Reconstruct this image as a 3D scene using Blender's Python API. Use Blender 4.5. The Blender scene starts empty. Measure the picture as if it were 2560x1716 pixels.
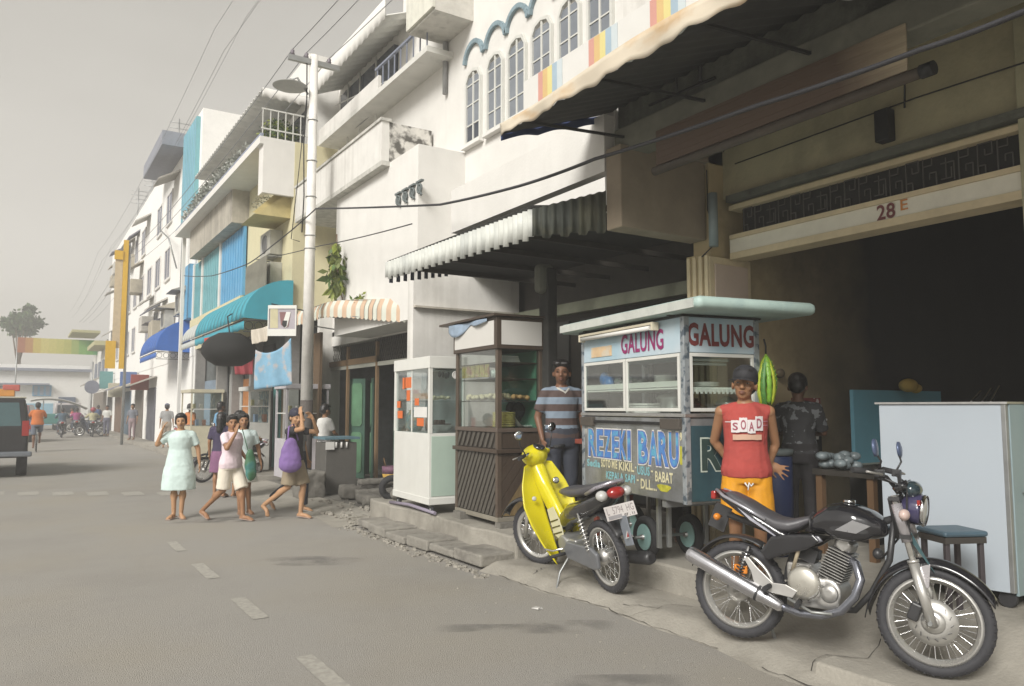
import bpy, math, random
import numpy as np
from mathutils import Vector as V, Matrix as Mx, noise
R = math.radians
random.seed(7); rnd = random.random
def ru(a, b): return a + (b - a) * rnd()
sc = bpy.context.scene
COL = sc.collection
# ---------------------------------------------------------------- camera, sky, sun, exposure
H = 1.6; FPX = 1925.0; PITCH = R(4.81); YAW = R(32.485)
cam = bpy.data.cameras.new('camera'); camo = bpy.data.objects.new('camera', cam); COL.objects.link(camo)
cam.sensor_width = 36; cam.lens = 36 * FPX / 2560; cam.clip_end = 2000; cam.clip_start = .05
camo.location = (0, 0, H); camo.rotation_euler = (R(90) + PITCH, 0, -YAW)
cam.dof.use_dof = False
sc.camera = camo
w = bpy.data.worlds.new('World'); sc.world = w; w.use_nodes = True
nt = w.node_tree; nt.nodes.clear()
def wn(t, **k):
    n = nt.nodes.new(t)
    for a, b in k.items(): setattr(n, a, b)
    return n
SUN_EL, SUN_AZ = R(35), R(239)          # azimuth clockwise from +Y
sky = wn('ShaderNodeTexSky', sky_type='NISHITA', sun_disc=False, sun_elevation=SUN_EL, sun_rotation=SUN_AZ, dust_density=6, ozone_density=1, air_density=1.2)
hs = wn('ShaderNodeHueSaturation'); hs.inputs['Saturation'].default_value = .10
mixc = wn('ShaderNodeMix', data_type='RGBA'); mixc.inputs['Factor'].default_value = .82     # an even veil of high cloud
tc = wn('ShaderNodeTexCoord'); ns = wn('ShaderNodeTexNoise'); ns.inputs['Scale'].default_value = 1.6; ns.inputs['Detail'].default_value = 5
mp = wn('ShaderNodeMapping'); mp.inputs['Scale'].default_value = (1, 1, 3)
cr = wn('ShaderNodeValToRGB'); cr.color_ramp.elements[0].color = (4.0, 3.78, 3.38, 1); cr.color_ramp.elements[1].color = (4.9, 4.65, 4.2, 1)
cr.color_ramp.elements[0].position = .3; cr.color_ramp.elements[1].position = .7
bg = wn('ShaderNodeBackground'); bg.inputs['Strength'].default_value = .05
out = wn('ShaderNodeOutputWorld'); L = nt.links.new
L(sky.outputs[0], hs.inputs['Color']); L(hs.outputs[0], mixc.inputs['A'])
L(tc.outputs['Generated'], mp.inputs[0]); L(mp.outputs[0], ns.inputs['Vector']); L(ns.outputs[0], cr.inputs[0]); L(cr.outputs[0], mixc.inputs['B'])
sz = wn('ShaderNodeSeparateXYZ'); L(tc.outputs['Generated'], sz.inputs[0]); gr = wn('ShaderNodeMapRange'); gr.inputs[1].default_value = 0; gr.inputs[2].default_value = .55; gr.inputs[3].default_value = 1.38; gr.inputs[4].default_value = .86; L(sz.outputs[2], gr.inputs[0])
vm = wn('ShaderNodeVectorMath', operation='SCALE'); L(mixc.outputs['Result'], vm.inputs[0]); L(gr.outputs[0], vm.inputs['Scale']); L(vm.outputs[0], bg.inputs[0]); L(bg.outputs[0], out.inputs[0])
sl = bpy.data.lights.new('sun', 'SUN'); sl.energy = 1.5; sl.angle = R(24); sl.color = (1, .97, .92)
so = bpy.data.objects.new('sun', sl); COL.objects.link(so)
sd = V((math.sin(SUN_AZ) * math.cos(SUN_EL), math.cos(SUN_AZ) * math.cos(SUN_EL), math.sin(SUN_EL)))
so.rotation_euler = sd.to_track_quat('Z', 'Y').to_euler(); so.location = (-20, -20, 30)
sc.view_settings.view_transform = 'Standard'; sc.view_settings.look = 'None'
sc.view_settings.exposure = 1.56; sc.view_settings.gamma = 1; sc.view_settings.use_curve_mapping = False
sc.cycles.max_bounces = 7; sc.cycles.diffuse_bounces = 4; sc.cycles.transparent_max_bounces = 16
# ---------------------------------------------------------------- planning helper: photograph pixel (2560 wide) -> point on a plane of the place
_F = V((math.sin(YAW) * math.cos(PITCH), math.cos(YAW) * math.cos(PITCH), math.sin(PITCH))); _R = V((math.cos(YAW), -math.sin(YAW), 0)); _U = _R.cross(_F)
def ray(x, y): return _F + _R * ((x - 1280) / FPX) + _U * ((858 - y) / FPX)
def at(x, y, ax, val):
    r = ray(x, y); i = 'XYZ'.index(ax); c = V((0, 0, H)); t = (val - c[i]) / r[i]; return c + r * t
# ---------------------------------------------------------------- materials
MATS = {}
def lin(c): return tuple(((x / 255) / 12.92 if x <= 10 else (((x / 255) + .055) / 1.055) ** 2.4) for x in c)
def mat(name, col, rough=.7, metal=0, var=.12, scale=6, bump=.0, bscale=60, dirt=0, dcol=(.05, .045, .035), dscale=1.2, streak=0, spec=.5, coat=0, sheen=0, stretch=(1, 1, 1), col2=None, c2scale=3, c2lo=.5, c2hi=.6):
    if name in MATS: return MATS[name]
    m = bpy.data.materials.new(name); m.use_nodes = True; t = m.node_tree; N = t.nodes; b = N['Principled BSDF']; K = t.links.new
    b.inputs['Roughness'].default_value = rough; b.inputs['Metallic'].default_value = metal
    b.inputs['Specular IOR Level'].default_value = spec; b.inputs['Coat Weight'].default_value = coat; b.inputs['Coat Roughness'].default_value = .08
    tc = N.new('ShaderNodeTexCoord'); mp = N.new('ShaderNodeMapping'); mp.inputs['Scale'].default_value = stretch; K(tc.outputs['Object'], mp.inputs[0])
    n = N.new('ShaderNodeTexNoise'); n.inputs['Scale'].default_value = scale; n.inputs['Detail'].default_value = 6; n.inputs['Roughness'].default_value = .6; K(mp.outputs[0], n.inputs['Vector'])
    r = N.new('ShaderNodeMapRange'); r.inputs[1].default_value = .25; r.inputs[2].default_value = .75; r.inputs[3].default_value = 1 - var; r.inputs[4].default_value = 1 + var; K(n.outputs[0], r.inputs[0])
    mul = N.new('ShaderNodeVectorMath'); mul.operation = 'SCALE'; mul.inputs[0].default_value = col[:3]; K(r.outputs[0], mul.inputs['Scale'])
    last = mul.outputs[0]
    def over(last, fac, c):
        mx = N.new('ShaderNodeMix'); mx.data_type = 'RGBA'; K(fac, mx.inputs['Factor']); K(last, mx.inputs['A']); mx.inputs['B'].default_value = (*c[:3], 1); return mx.outputs['Result']
    if col2:
        n3 = N.new('ShaderNodeTexNoise'); n3.inputs['Scale'].default_value = c2scale; n3.inputs['Detail'].default_value = 4; K(mp.outputs[0], n3.inputs['Vector'])
        r3 = N.new('ShaderNodeMapRange'); r3.inputs[1].default_value = c2lo; r3.inputs[2].default_value = c2hi; K(n3.outputs[0], r3.inputs[0]); last = over(last, r3.outputs[0], col2)
    if dirt:
        n2 = N.new('ShaderNodeTexNoise'); n2.inputs['Scale'].default_value = dscale; n2.inputs['Detail'].default_value = 8; n2.inputs['Roughness'].default_value = .7; K(tc.outputs['Object'], n2.inputs['Vector'])
        r2 = N.new('ShaderNodeMapRange'); r2.inputs[1].default_value = .48; r2.inputs[2].default_value = .72; r2.inputs[4].default_value = dirt; K(n2.outputs[0], r2.inputs[0]); last = over(last, r2.outputs[0], dcol)
    if streak:
        mp2 = N.new('ShaderNodeMapping'); mp2.inputs['Scale'].default_value = (7, 7, .35); K(tc.outputs['Object'], mp2.inputs[0])
        n4 = N.new('ShaderNodeTexNoise'); n4.inputs['Scale'].default_value = 1; n4.inputs['Detail'].default_value = 6; K(mp2.outputs[0], n4.inputs['Vector'])
        n5 = N.new('ShaderNodeTexNoise'); n5.inputs['Scale'].default_value = .5; n5.inputs['Detail'].default_value = 3; K(tc.outputs['Object'], n5.inputs['Vector'])
        mm = N.new('ShaderNodeMath'); mm.operation = 'MULTIPLY'; K(n4.outputs[0], mm.inputs[0]); K(n5.outputs[0], mm.inputs[1])
        r4 = N.new('ShaderNodeMapRange'); r4.inputs[1].default_value = .25; r4.inputs[2].default_value = .42; r4.inputs[4].default_value = streak; K(mm.outputs[0], r4.inputs[0]); last = over(last, r4.outputs[0], dcol)
    K(last, b.inputs['Base Color'])
    rr = N.new('ShaderNodeMapRange'); rr.inputs[3].default_value = max(.03, rough - .1); rr.inputs[4].default_value = min(1, rough + .1); K(n.outputs[0], rr.inputs[0]); K(rr.outputs[0], b.inputs['Roughness'])
    if bump:
        nb = N.new('ShaderNodeTexNoise'); nb.inputs['Scale'].default_value = bscale; nb.inputs['Detail'].default_value = 4; K(mp.outputs[0], nb.inputs['Vector'])
        bp = N.new('ShaderNodeBump'); bp.inputs['Strength'].default_value = bump; bp.inputs['Distance'].default_value = .02; K(nb.outputs[0], bp.inputs['Height']); K(bp.outputs[0], b.inputs['Normal'])
    MATS[name] = m; return m
def glass(name, tint=(.9, .95, .95), refl=.12, rough=.03, fog=.0):
    if name in MATS: return MATS[name]
    m = bpy.data.materials.new(name); m.use_nodes = True; t = m.node_tree; N = t.nodes; N.clear(); K = t.links.new
    o = N.new('ShaderNodeOutputMaterial'); tr = N.new('ShaderNodeBsdfTransparent'); tr.inputs[0].default_value = (*tint, 1)
    g = N.new('ShaderNodeBsdfGlossy'); g.inputs['Roughness'].default_value = rough
    lw = N.new('ShaderNodeLayerWeight'); lw.inputs[0].default_value = .12
    ad = N.new('ShaderNodeMath'); ad.operation = 'ADD'; ad.inputs[1].default_value = refl * .4; K(lw.outputs['Facing'], ad.inputs[0])
    mx = N.new('ShaderNodeMixShader'); K(ad.outputs[0], mx.inputs[0]); K(tr.outputs[0], mx.inputs[1]); K(g.outputs[0], mx.inputs[2]); last = mx.outputs[0]
    if fog:
        d = N.new('ShaderNodeBsdfDiffuse'); d.inputs[0].default_value = (.6, .6, .57, 1); tc = N.new('ShaderNodeTexCoord'); n = N.new('ShaderNodeTexNoise'); n.inputs['Scale'].default_value = 4; K(tc.outputs['Object'], n.inputs['Vector'])
        ml = N.new('ShaderNodeMath'); ml.operation = 'MULTIPLY'; ml.inputs[1].default_value = fog * 2; K(n.outputs[0], ml.inputs[0])
        m2 = N.new('ShaderNodeMixShader'); K(ml.outputs[0], m2.inputs[0]); K(last, m2.inputs[1]); K(d.outputs[0], m2.inputs[2]); last = m2.outputs[0]
    K(last, o.inputs[0]); MATS[name] = m; return m
# ---------------------------------------------------------------- mesh builder
def frame(d, up=V((0, 0, 1))):
    d = V(d).normalized(); a = up if abs(d.dot(up)) < .95 else V((1, 0, 0)); x = a.cross(d).normalized(); return x, d.cross(x), d
class MB:
    def __init__(s, M=None): s.v = []; s.f = []; s.mi = []; s.sm = []; s.M = M
    def add(s, vs, fs, mi=0, sm=False):
        o = len(s.v); s.v += [(s.M @ V(p)) if s.M else V(p) for p in vs]
        for f in fs: s.f.append([i + o for i in f]); s.mi.append(mi); s.sm.append(sm)
        return s
    def box(s, x0, x1, y0, y1, z0, z1, mi=0):
        return s.add([(x, y, z) for z in (z0, z1) for y in (y0, y1) for x in (x0, x1)], [(0, 2, 3, 1), (4, 5, 7, 6), (0, 1, 5, 4), (1, 3, 7, 5), (3, 2, 6, 7), (2, 0, 4, 6)], mi)
    def obox(s, c, size, rot=None, mi=0):
        rot = rot or Mx.Identity(3); a, b, d = [q / 2 for q in size]; c = V(c)
        return s.add([c + rot @ V((x, y, z)) for z in (-d, d) for y in (-b, b) for x in (-a, a)], [(0, 2, 3, 1), (4, 5, 7, 6), (0, 1, 5, 4), (1, 3, 7, 5), (3, 2, 6, 7), (2, 0, 4, 6)], mi)
    def bar(s, p, q, w, h, mi=0, up=V((0, 0, 1))):
        p = V(p); q = V(q); x, y, d = frame(q - p, up); rot = Mx((x, y, d)).transposed(); return s.obox((p + q) / 2, (w, h, (q - p).length), rot, mi)
    def rings(s, rs, mi=0, sm=True, caps=True, closed=False):
        n = len(rs[0]); vs = [p for r in rs for p in r]; fs = []
        m = len(rs)
        for i in range(m if closed else m - 1):
            j = (i + 1) % m
            for k in range(n): fs.append((i * n + k, i * n + (k + 1) % n, j * n + (k + 1) % n, j * n + k))
        s.add(vs, fs, mi, sm)
        if caps and not closed:
            o = len(s.v) - len(vs)
            s.f.append([o + k for k in range(n)][::-1]); s.mi.append(mi); s.sm.append(False)
            s.f.append([o + (m - 1) * n + k for k in range(n)]); s.mi.append(mi); s.sm.append(False)
        return s
    def cyl(s, p, q, r0, r1=None, n=12, mi=0, caps=True, sm=True):
        r1 = r0 if r1 is None else r1; p = V(p); q = V(q); x, y, d = frame(q - p)
        return s.rings([[c + x * (r * math.cos(t)) + y * (r * math.sin(t)) for t in [2 * math.pi * k / n for k in range(n)]] for c, r in ((p, r0), (q, r1))], mi, sm, caps)
    def tube(s, pts, r, n=8, mi=0, closed=False, flat=1, up=V((0, 0, 1))):
        pts = [V(p) for p in pts]; m = len(pts); rs = []; x = None
        for i, p in enumerate(pts):
            a = pts[i - 1] if (i or closed) else pts[i]; b = pts[(i + 1) % m] if (i < m - 1 or closed) else pts[i]
            d = (b - a).normalized()
            if x is None: x, y, _ = frame(d, up)
            else: x = (x - d * x.dot(d)).normalized(); y = d.cross(x)
            q = r[i] if isinstance(r, (list, tuple)) else r
            rs.append([p + x * (q * math.cos(t)) + y * (q * flat * math.sin(t)) for t in [2 * math.pi * k / n for k in range(n)]])
        return s.rings(rs, mi, True, True, closed)
    def lathe(s, prof, o=(0, 0, 0), ax=(0, 0, 1), n=20, mi=0, caps=True):
        x, y, d = frame(ax); o = V(o)
        return s.rings([[o + d * h + x * (r * math.cos(t)) + y * (r * math.sin(t)) for t in [2 * math.pi * k / n for k in range(n)]] for r, h in prof], mi, True, caps)
    def torus(s, c, ax, Rr, r, n=32, m=8, mi=0, flat=1):
        x, y, d = frame(ax); c = V(c); rs = []
        for i in range(n):
            t = 2 * math.pi * i / n; e = x * math.cos(t) + y * math.sin(t)
            rs.append([c + e * (Rr + r * math.cos(u)) + d * (r * flat * math.sin(u)) for u in [2 * math.pi * k / m for k in range(m)]])
        return s.rings(rs, mi, True, False, True)
    def ell(s, c, rad, rot=None, n=14, m=9, mi=0):
        c = V(c); rot = rot or Mx.Identity(3); rs = []
        for i in range(m):
            ph = math.pi * (i + .35) / (m - .3) - math.pi / 2
            rs.append([c + rot @ V((rad[0] * math.cos(ph) * math.cos(t), rad[1] * math.cos(ph) * math.sin(t), rad[2] * math.sin(ph))) for t in [2 * math.pi * k / n for k in range(n)]])
        return s.rings(rs, mi, True, True)
    def prism(s, poly, o, u, v, d, mi=0, sm=False):
        o, u, v = V(o), V(u), V(v); nn = u.cross(v).normalized() * d; n = len(poly)
        vs = [o + u * a + v * b for a, b in poly] + [o + u * a + v * b + nn for a, b in poly]
        return s.add(vs, [tuple(range(n))[::-1], tuple(range(n, 2 * n))] + [(i, (i + 1) % n, n + (i + 1) % n, n + i) for i in range(n)], mi, sm)
    def grid(s, fn, nu, nv, mi=0, sm=True):
        return s.add([fn(i / nu, j / nv) for j in range(nv + 1) for i in range(nu + 1)], [(j * (nu + 1) + i, j * (nu + 1) + i + 1, (j + 1) * (nu + 1) + i + 1, (j + 1) * (nu + 1) + i) for j in range(nv) for i in range(nu)], mi, sm)
    def capsule(s, p, q, r0, r1, n=12, fx=1, up=V((0, 0, 1))):
        p = V(p); q = V(q); x, y, d = frame(q - p, up); rs = []
        for a in (-80, -50, -20, 0): a = R(a); rs.append([p + d * (r0 * math.sin(a)) + (x * math.cos(t) * fx + y * math.sin(t)) * (r0 * math.cos(a)) for t in [2 * math.pi * k / n for k in range(n)]])
        for a in (0, 20, 50, 80): a = R(a); rs.append([q + d * (r1 * math.sin(a)) + (x * math.cos(t) * fx + y * math.sin(t)) * (r1 * math.cos(a)) for t in [2 * math.pi * k / n for k in range(n)]])
        return s.rings(rs)
    def mesh(s, name, mats, off=V((0, 0, 0))):
        me = bpy.data.meshes.new(name); me.from_pydata([p - off for p in s.v], [], s.f)
        for m in (mats if isinstance(mats, (list, tuple)) else [mats]): me.materials.append(m)
        me.polygons.foreach_set('material_index', s.mi); me.polygons.foreach_set('use_smooth', s.sm); me.update(); return me
    def build(s, name, mats, parent=None, world=False, bevel=0, solid=0, seg=2):
        off = V((0, 0, 0)); loc = None
        if parent is not None and world:
            q = parent
            while q: off += q.location; q = q.parent
        me = s.mesh(name, mats, off); o = bpy.data.objects.new(name, me); COL.objects.link(o); o.parent = parent
        if solid: m = o.modifiers.new('thick', 'SOLIDIFY'); m.thickness = solid; m.offset = 0
        if bevel:
            m = o.modifiers.new('edge', 'BEVEL'); m.width = bevel; m.segments = seg; m.limit_method = 'ANGLE'; m.angle_limit = R(40); m.harden_normals = False
        return o
def evalmesh(o):
    dg = bpy.context.evaluated_depsgraph_get(); dg.update(); return bpy.data.meshes.new_from_object(o.evaluated_get(dg), depsgraph=dg)
def blob(mb, name, m, parent, voxel=.012, smooth=3, wrinkle=0, wscale=.12, cut=None):
    """closed pieces in mb grown together into one continuous surface"""
    me = mb.mesh('tmp', m); o = bpy.data.objects.new('tmp', me); COL.objects.link(o)
    r = o.modifiers.new('r', 'REMESH'); r.mode = 'VOXEL'; r.voxel_size = voxel; r.use_smooth_shade = True
    if smooth: q = o.modifiers.new('s', 'SMOOTH'); q.iterations = smooth; q.factor = .5
    if wrinkle:
        tx = bpy.data.textures.new('w', 'CLOUDS'); tx.noise_scale = wscale; d = o.modifiers.new('d', 'DISPLACE'); d.texture = tx; d.strength = wrinkle; d.texture_coords = 'LOCAL'
    me2 = evalmesh(o); bpy.data.objects.remove(o); me2.name = name; me2.materials.clear(); me2.materials.append(m)
    me2.polygons.foreach_set('use_smooth', [True] * len(me2.polygons))
    ob = bpy.data.objects.new(name, me2); COL.objects.link(ob); ob.parent = parent; return ob
def thing(name, label, cat, loc=(0, 0, 0), rotz=0, group=None, kind=None, scale=1):
    o = bpy.data.objects.new(name, None); COL.objects.link(o); o.location = loc; o.rotation_euler = (0, 0, rotz); o.scale = (scale,) * 3
    o.empty_display_size = .1; return tag(o, label, cat, group, kind)
def tag(o, label=None, cat=None, group=None, kind=None):
    if label: o['label'] = label
    if cat: o['category'] = cat
    if group: o['group'] = group
    if kind: o['kind'] = kind
    return o
def struct(o): o['kind'] = 'structure'; return o
def copy_tree(o, parent=None):
    c = o.copy(); COL.objects.link(c); c.parent = parent
    for ch in list(o.children): copy_tree(ch, c)
    return c
def inst(me, name, loc, parent=None, rot=(0, 0, 0), scale=(1, 1, 1)):
    o = bpy.data.objects.new(name, me); COL.objects.link(o); o.parent = parent; o.location = loc; o.rotation_euler = rot; o.scale = scale; return o
def text(s, name, m, o, u, v, w, h, parent, world=False, depth=.002, bold=0, shear=0, outline=0, keep=False):
    """flat lettering fitted to w x h with its lower left corner at o, u to the right, v up"""
    cu = bpy.data.curves.new('t', 'FONT'); cu.body = s; cu.size = 1; cu.offset = bold; cu.shear = shear; cu.extrude = .0; cu.space_character = 1.0 + bold * 2; cu.resolution_u = 3
    ob = bpy.data.objects.new('t', cu); COL.objects.link(ob); me = evalmesh(ob); bpy.data.objects.remove(ob)
    vs = np.array([p.co[:] for p in me.vertices]); lo = vs.min(0); hi = vs.max(0); fs = [list(p.vertices) for p in me.polygons]
    mb = MB(); o, u, v = V(o), V(u).normalized(), V(v).normalized(); nn = u.cross(v)
    sx = w / (hi[0] - lo[0]); sy = h / (hi[1] - lo[1])
    mb.add([o + u * ((p[0] - lo[0]) * sx) + v * ((p[1] - lo[1]) * sy) + nn * depth for p in vs], fs)
    return mb.build(name, m, parent, world)
ZX, ZY, ZZ = V((1, 0, 0)), V((0, 1, 0)), V((0, 0, 1))
# ================================================================ MATERIALS OF THE PLACE
asph = mat('asphalt', (.295, .280, .255), .9, var=.13, scale=45, bump=.5, bscale=130, dirt=.30, dcol=(.14, .13, .115), dscale=.35, col2=(.30, .275, .23), c2scale=.5, c2lo=.45, c2hi=.75)
conc = mat('worn_concrete', (.31, .29, .25), .88, var=.14, scale=5, bump=.35, bscale=45, dirt=.6, dcol=(.12, .11, .09), dscale=1.5)
concd = mat('dirty_concrete', (.17, .16, .14), .9, var=.2, scale=9, bump=.5, bscale=30, dirt=.6, dcol=(.06, .055, .05), dscale=2)
white = mat('limewashed_wall', (.71, .695, .66), .85, var=.05, scale=3, bump=.12, bscale=30, dirt=.12, dcol=(.45, .43, .39), dscale=.9, streak=.10)
white2 = mat('stained_white_plaster', (.69, .675, .64), .85, var=.07, scale=3, bump=.15, bscale=25, dirt=.28, dcol=(.32, .30, .26), dscale=1.1, streak=.32)
mould = mat('mouldy_plaster', (.60, .58, .54), .9, var=.15, scale=8, bump=.3, bscale=25, col2=(.10, .095, .085), c2scale=5, c2lo=.44, c2hi=.56)
cream = mat('cream_plaster', (.60, .55, .36), .85, var=.06, scale=3, bump=.1, bscale=30, dirt=.3, dcol=(.40, .37, .25), dscale=.8, streak=.3)
olive = mat('olive_plaster', (.46, .42, .27), .85, var=.12, scale=4, bump=.15, bscale=30, dirt=.5, dcol=(.14, .12, .08), dscale=1.3)
taupe = mat('taupe_ceiling', (.30, .25, .19), .85, var=.12, scale=3, bump=.1, bscale=30, dirt=.5, dcol=(.10, .085, .07), dscale=1)
mossc = mat('mossy_concrete', (.13, .135, .11), .92, var=.35, scale=4, bump=.35, bscale=25, dirt=.85, dcol=(.025, .027, .022), dscale=1.6, streak=.5)
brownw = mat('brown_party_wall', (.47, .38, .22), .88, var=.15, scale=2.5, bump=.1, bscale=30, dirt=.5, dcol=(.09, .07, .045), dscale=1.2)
pink = mat('pinkish_render', (.56, .45, .37), .85, var=.06, scale=5, bump=.1, bscale=40, dirt=.2, dcol=(.25, .2, .15))
ltrim = mat('tan_trim', (.62, .52, .34), .8, var=.1, scale=10, dirt=.3, dcol=(.25, .2, .14))
lband = mat('grey_lintel_paint', (.74, .71, .60), .75, var=.06, scale=6, dirt=.25, dcol=(.25, .23, .19))
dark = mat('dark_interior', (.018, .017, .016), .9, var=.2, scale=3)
darkw = mat('dark_timber', (.035, .030, .024), .75, var=.3, scale=8, bump=.1)
iron = mat('black_iron', (.02, .02, .021), .55, var=.2, metal=.3)
zinc = mat('corrugated_zinc', (.46, .47, .46), .5, metal=.35, var=.15, scale=4, dirt=.3, dcol=(.25, .19, .13), dscale=2)
zincd = mat('dark_rusty_zinc', (.045, .05, .042), .8, var=.5, scale=4, dirt=.6, dcol=(.15, .14, .08), dscale=3, streak=.6, stretch=(8, 8, .6))
zincp = mat('painted_zinc', (.72, .72, .68), .6, var=.10, scale=3, dirt=.3, dcol=(.30, .32, .33), dscale=2, streak=.3)
tealc = mat('teal_canvas', (.045, .30, .38), .75, var=.12, scale=2, sheen=.3, bump=.05)
bluec = mat('blue_canvas', (.03, .12, .42), .7, var=.15, scale=2)
bluep = mat('blue_shutter_paint', (.10, .33, .55), .6, var=.12, scale=2, dirt=.2, dcol=(.25, .45, .6), streak=.3)
bluel = mat('pale_blue_paint', (.24, .45, .58), .65, var=.1, scale=2)
tealp = mat('teal_shutter_paint', (.16, .38, .42), .65, var=.12, scale=2)
frameW = mat('white_frame_paint', (.62, .62, .58), .5, var=.05)
winG = mat('dull_window_glass', (.20, .22, .25), .12, var=.25, scale=1.2, spec=.6)
winD = mat('dark_window_glass', (.05, .06, .08), .1, var=.25, scale=1.2, spec=.6)
greenp = mat('green_door_paint', (.11, .24, .135), .55, var=.2, scale=4, dirt=.3, dcol=(.03, .07, .04))
dgreen = mat('dark_green_wall', (.05, .12, .085), .7, var=.25, scale=3, dirt=.4, dcol=(.02, .03, .025))
wood = mat('raw_wood', (.19, .12, .06), .7, var=.25, scale=5, stretch=(6, 6, .8), bump=.1)
woodd = mat('weathered_brown_wood', (.12, .075, .04), .7, var=.3, scale=5, stretch=(6, 6, .8), bump=.1)
rubber = mat('black_rubber', (.022, .022, .024), .8, var=.2, scale=20, bump=.05)
chrome = mat('chrome', (.72, .72, .72), .14, metal=1, var=.05)
alu = mat('dull_aluminium', (.50, .50, .49), .38, metal=.85, var=.12, scale=14)
steel = mat('galvanised_steel', (.33, .34, .34), .42, metal=.6, var=.16, scale=5, dirt=.4, dcol=(.22, .22, .16), dscale=2)
linep = mat('worn_road_paint', (.365, .35, .31), .85, var=.15, scale=30, col2=(.30, .285, .255), c2scale=22, c2lo=.42, c2hi=.60)
grey = mat('grey_plastic', (.25, .25, .25), .6)
paper = mat('plain_white', (.66, .65, .62), .7, var=.04)
pwhite = mat('white_enamel', (.66, .66, .62), .35, var=.04, dirt=.12, dcol=(.4, .38, .32))
# ================================================================ GROUND
def ss(a, b, x): t = max(0, min(1, (x - a) / (b - a))); return t * t * (3 - 2 * t)
def edge_x(y): return 3.93 + .05 * math.sin(y * 1.7) + .03 * math.sin(y * 5.1 + 1)
def gz(x, y):
    if x < edge_x(y) - .02: return 0
    z = .075 * ss(0, .22, x - edge_x(y))
    up = .225 * ss(4.5, 5.2, x)
    k = ss(4.25, 4.5, y)
    return z + up * (1 - k)
mb = MB(); mb.box(-400, 400, -200, 600, -1.2, -.03); struct(mb.build('ground', conc))
mb = MB()
tp = MB(); tp.box(6.05, 6.4, 10.58, 10.61, 2.35, 2.6); tp.box(6.05, 6.5, 10.55, 10.6, 2.6, 2.63)
def rp(u, v):
    x = -16 + 60 * u; y = -10 + 150 * v
    return (x, y, 0)
mb.grid(rp, 60, 150); struct(mb.build('road', asph))
mb = MB()
def ap(u, v):
    y = -5 + 11.7 * v; x0 = edge_x(y); x = x0 + (5.35 - x0) * u
    z = gz(x, y) + .006 * noise.noise(V((x * 3, y * 3, 0)))
    return (x, y, z + .004 if u > 0 else -.005)
mb.grid(ap, 28, 150); struct(mb.build('pavement_apron', conc))
# raised kerb blocks at the near end of the apron
kb = MB(); kroot = thing('kerb', 'low worn concrete kerb edging the apron beside the black motorcycle', 'kerb', (3.9, 1.5, 0))
for i in range(5):
    y1 = 2.98 - i * .95; x = 3.98 + .045 * i
    b = MB(); b.add([(x, y1 - .93, 0), (x + .2, y1 - .93, 0), (x + .2, y1, 0), (x, y1, 0), (x + .03, y1 - .93, .12), (x + .2, y1 - .93, .13), (x + .2, y1, .125), (x + .03, y1, .115)], [(0, 3, 2, 1), (4, 5, 6, 7), (0, 1, 5, 4), (1, 2, 6, 5), (2, 3, 7, 6), (3, 0, 4, 7)])
    b.build('kerb_stone', conc, kroot, True, bevel=.012)
# cracks: thin dark wandering grooves in the concrete
def crack(pts, wdt=.006, nm='pavement_crack', wig=.03):
    m = MB(); P = []
    for a, b in zip(pts[:-1], pts[1:]):
        n = max(2, int((V(b) - V(a)).length / .06))
        for i in range(n):
            t = i / n; P.append((a[0] + (b[0] - a[0]) * t + ru(-wig, wig) * .5, a[1] + (b[1] - a[1]) * t + ru(-wig, wig) * .5))
    P.append(pts[-1][:2]); vs = []
    for i, (x, y) in enumerate(P):
        ww = wdt * ru(.4, 1.3); z = gz(x, y) + .012
        vs += [(x - ww, y, z), (x + ww, y, z)]
    m.add(vs, [(2 * i, 2 * i + 1, 2 * i + 3, 2 * i + 2) for i in range(len(P) - 1)]); o = m.build(nm, dirtm); struct(o); return o
dirtm = mat('dark_grime', (.05, .046, .04), .95, var=.3, scale=20)
crack([(edge_x(y) + .015, y, 0) for y in [6.4 - .3 * i for i in range(10)]], .0045, wig=.03)
crack([(edge_x(y) + .03, y, 0) for y in [3.3 - .2 * i for i in range(8)]], .006, wig=.04)
crack([(4.0, 4.6, 0), (4.15, 4.45, 0), (4.3, 4.5, 0), (4.45, 4.3, 0)], .004)
crack([(4.15, 4.45, 0), (4.1, 4.8, 0)], .004)
crack([(4.0, 3.0, 0), (4.25, 3.1, 0), (4.4, 2.9, 0), (4.7, 3.0, 0)], .005)
crack([(4.05, 6.0, 0), (4.25, 6.15, 0), (4.5, 6.1, 0)], .005)
# platform (raised walk of the arcades)
mb = MB(); mb.box(5.2, 13, -5, 4.452, 0, .3)
mb.box(4.60, 13, 4.45, 6.66, 0, .3)
def wob(y): return 4.27 + .03 * math.sin(y * 3.1) + .02 * math.sin(y * 9)
pts = [(wob(y), y) for y in np.linspace(6.66, 10.6, 30)]
mb.prism([(13, 6.66)] + pts + [(13, 10.6)], (0, 0, 0), ZX, ZY, .3)
struct(mb.build('platform', conc, bevel=.02))
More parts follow.
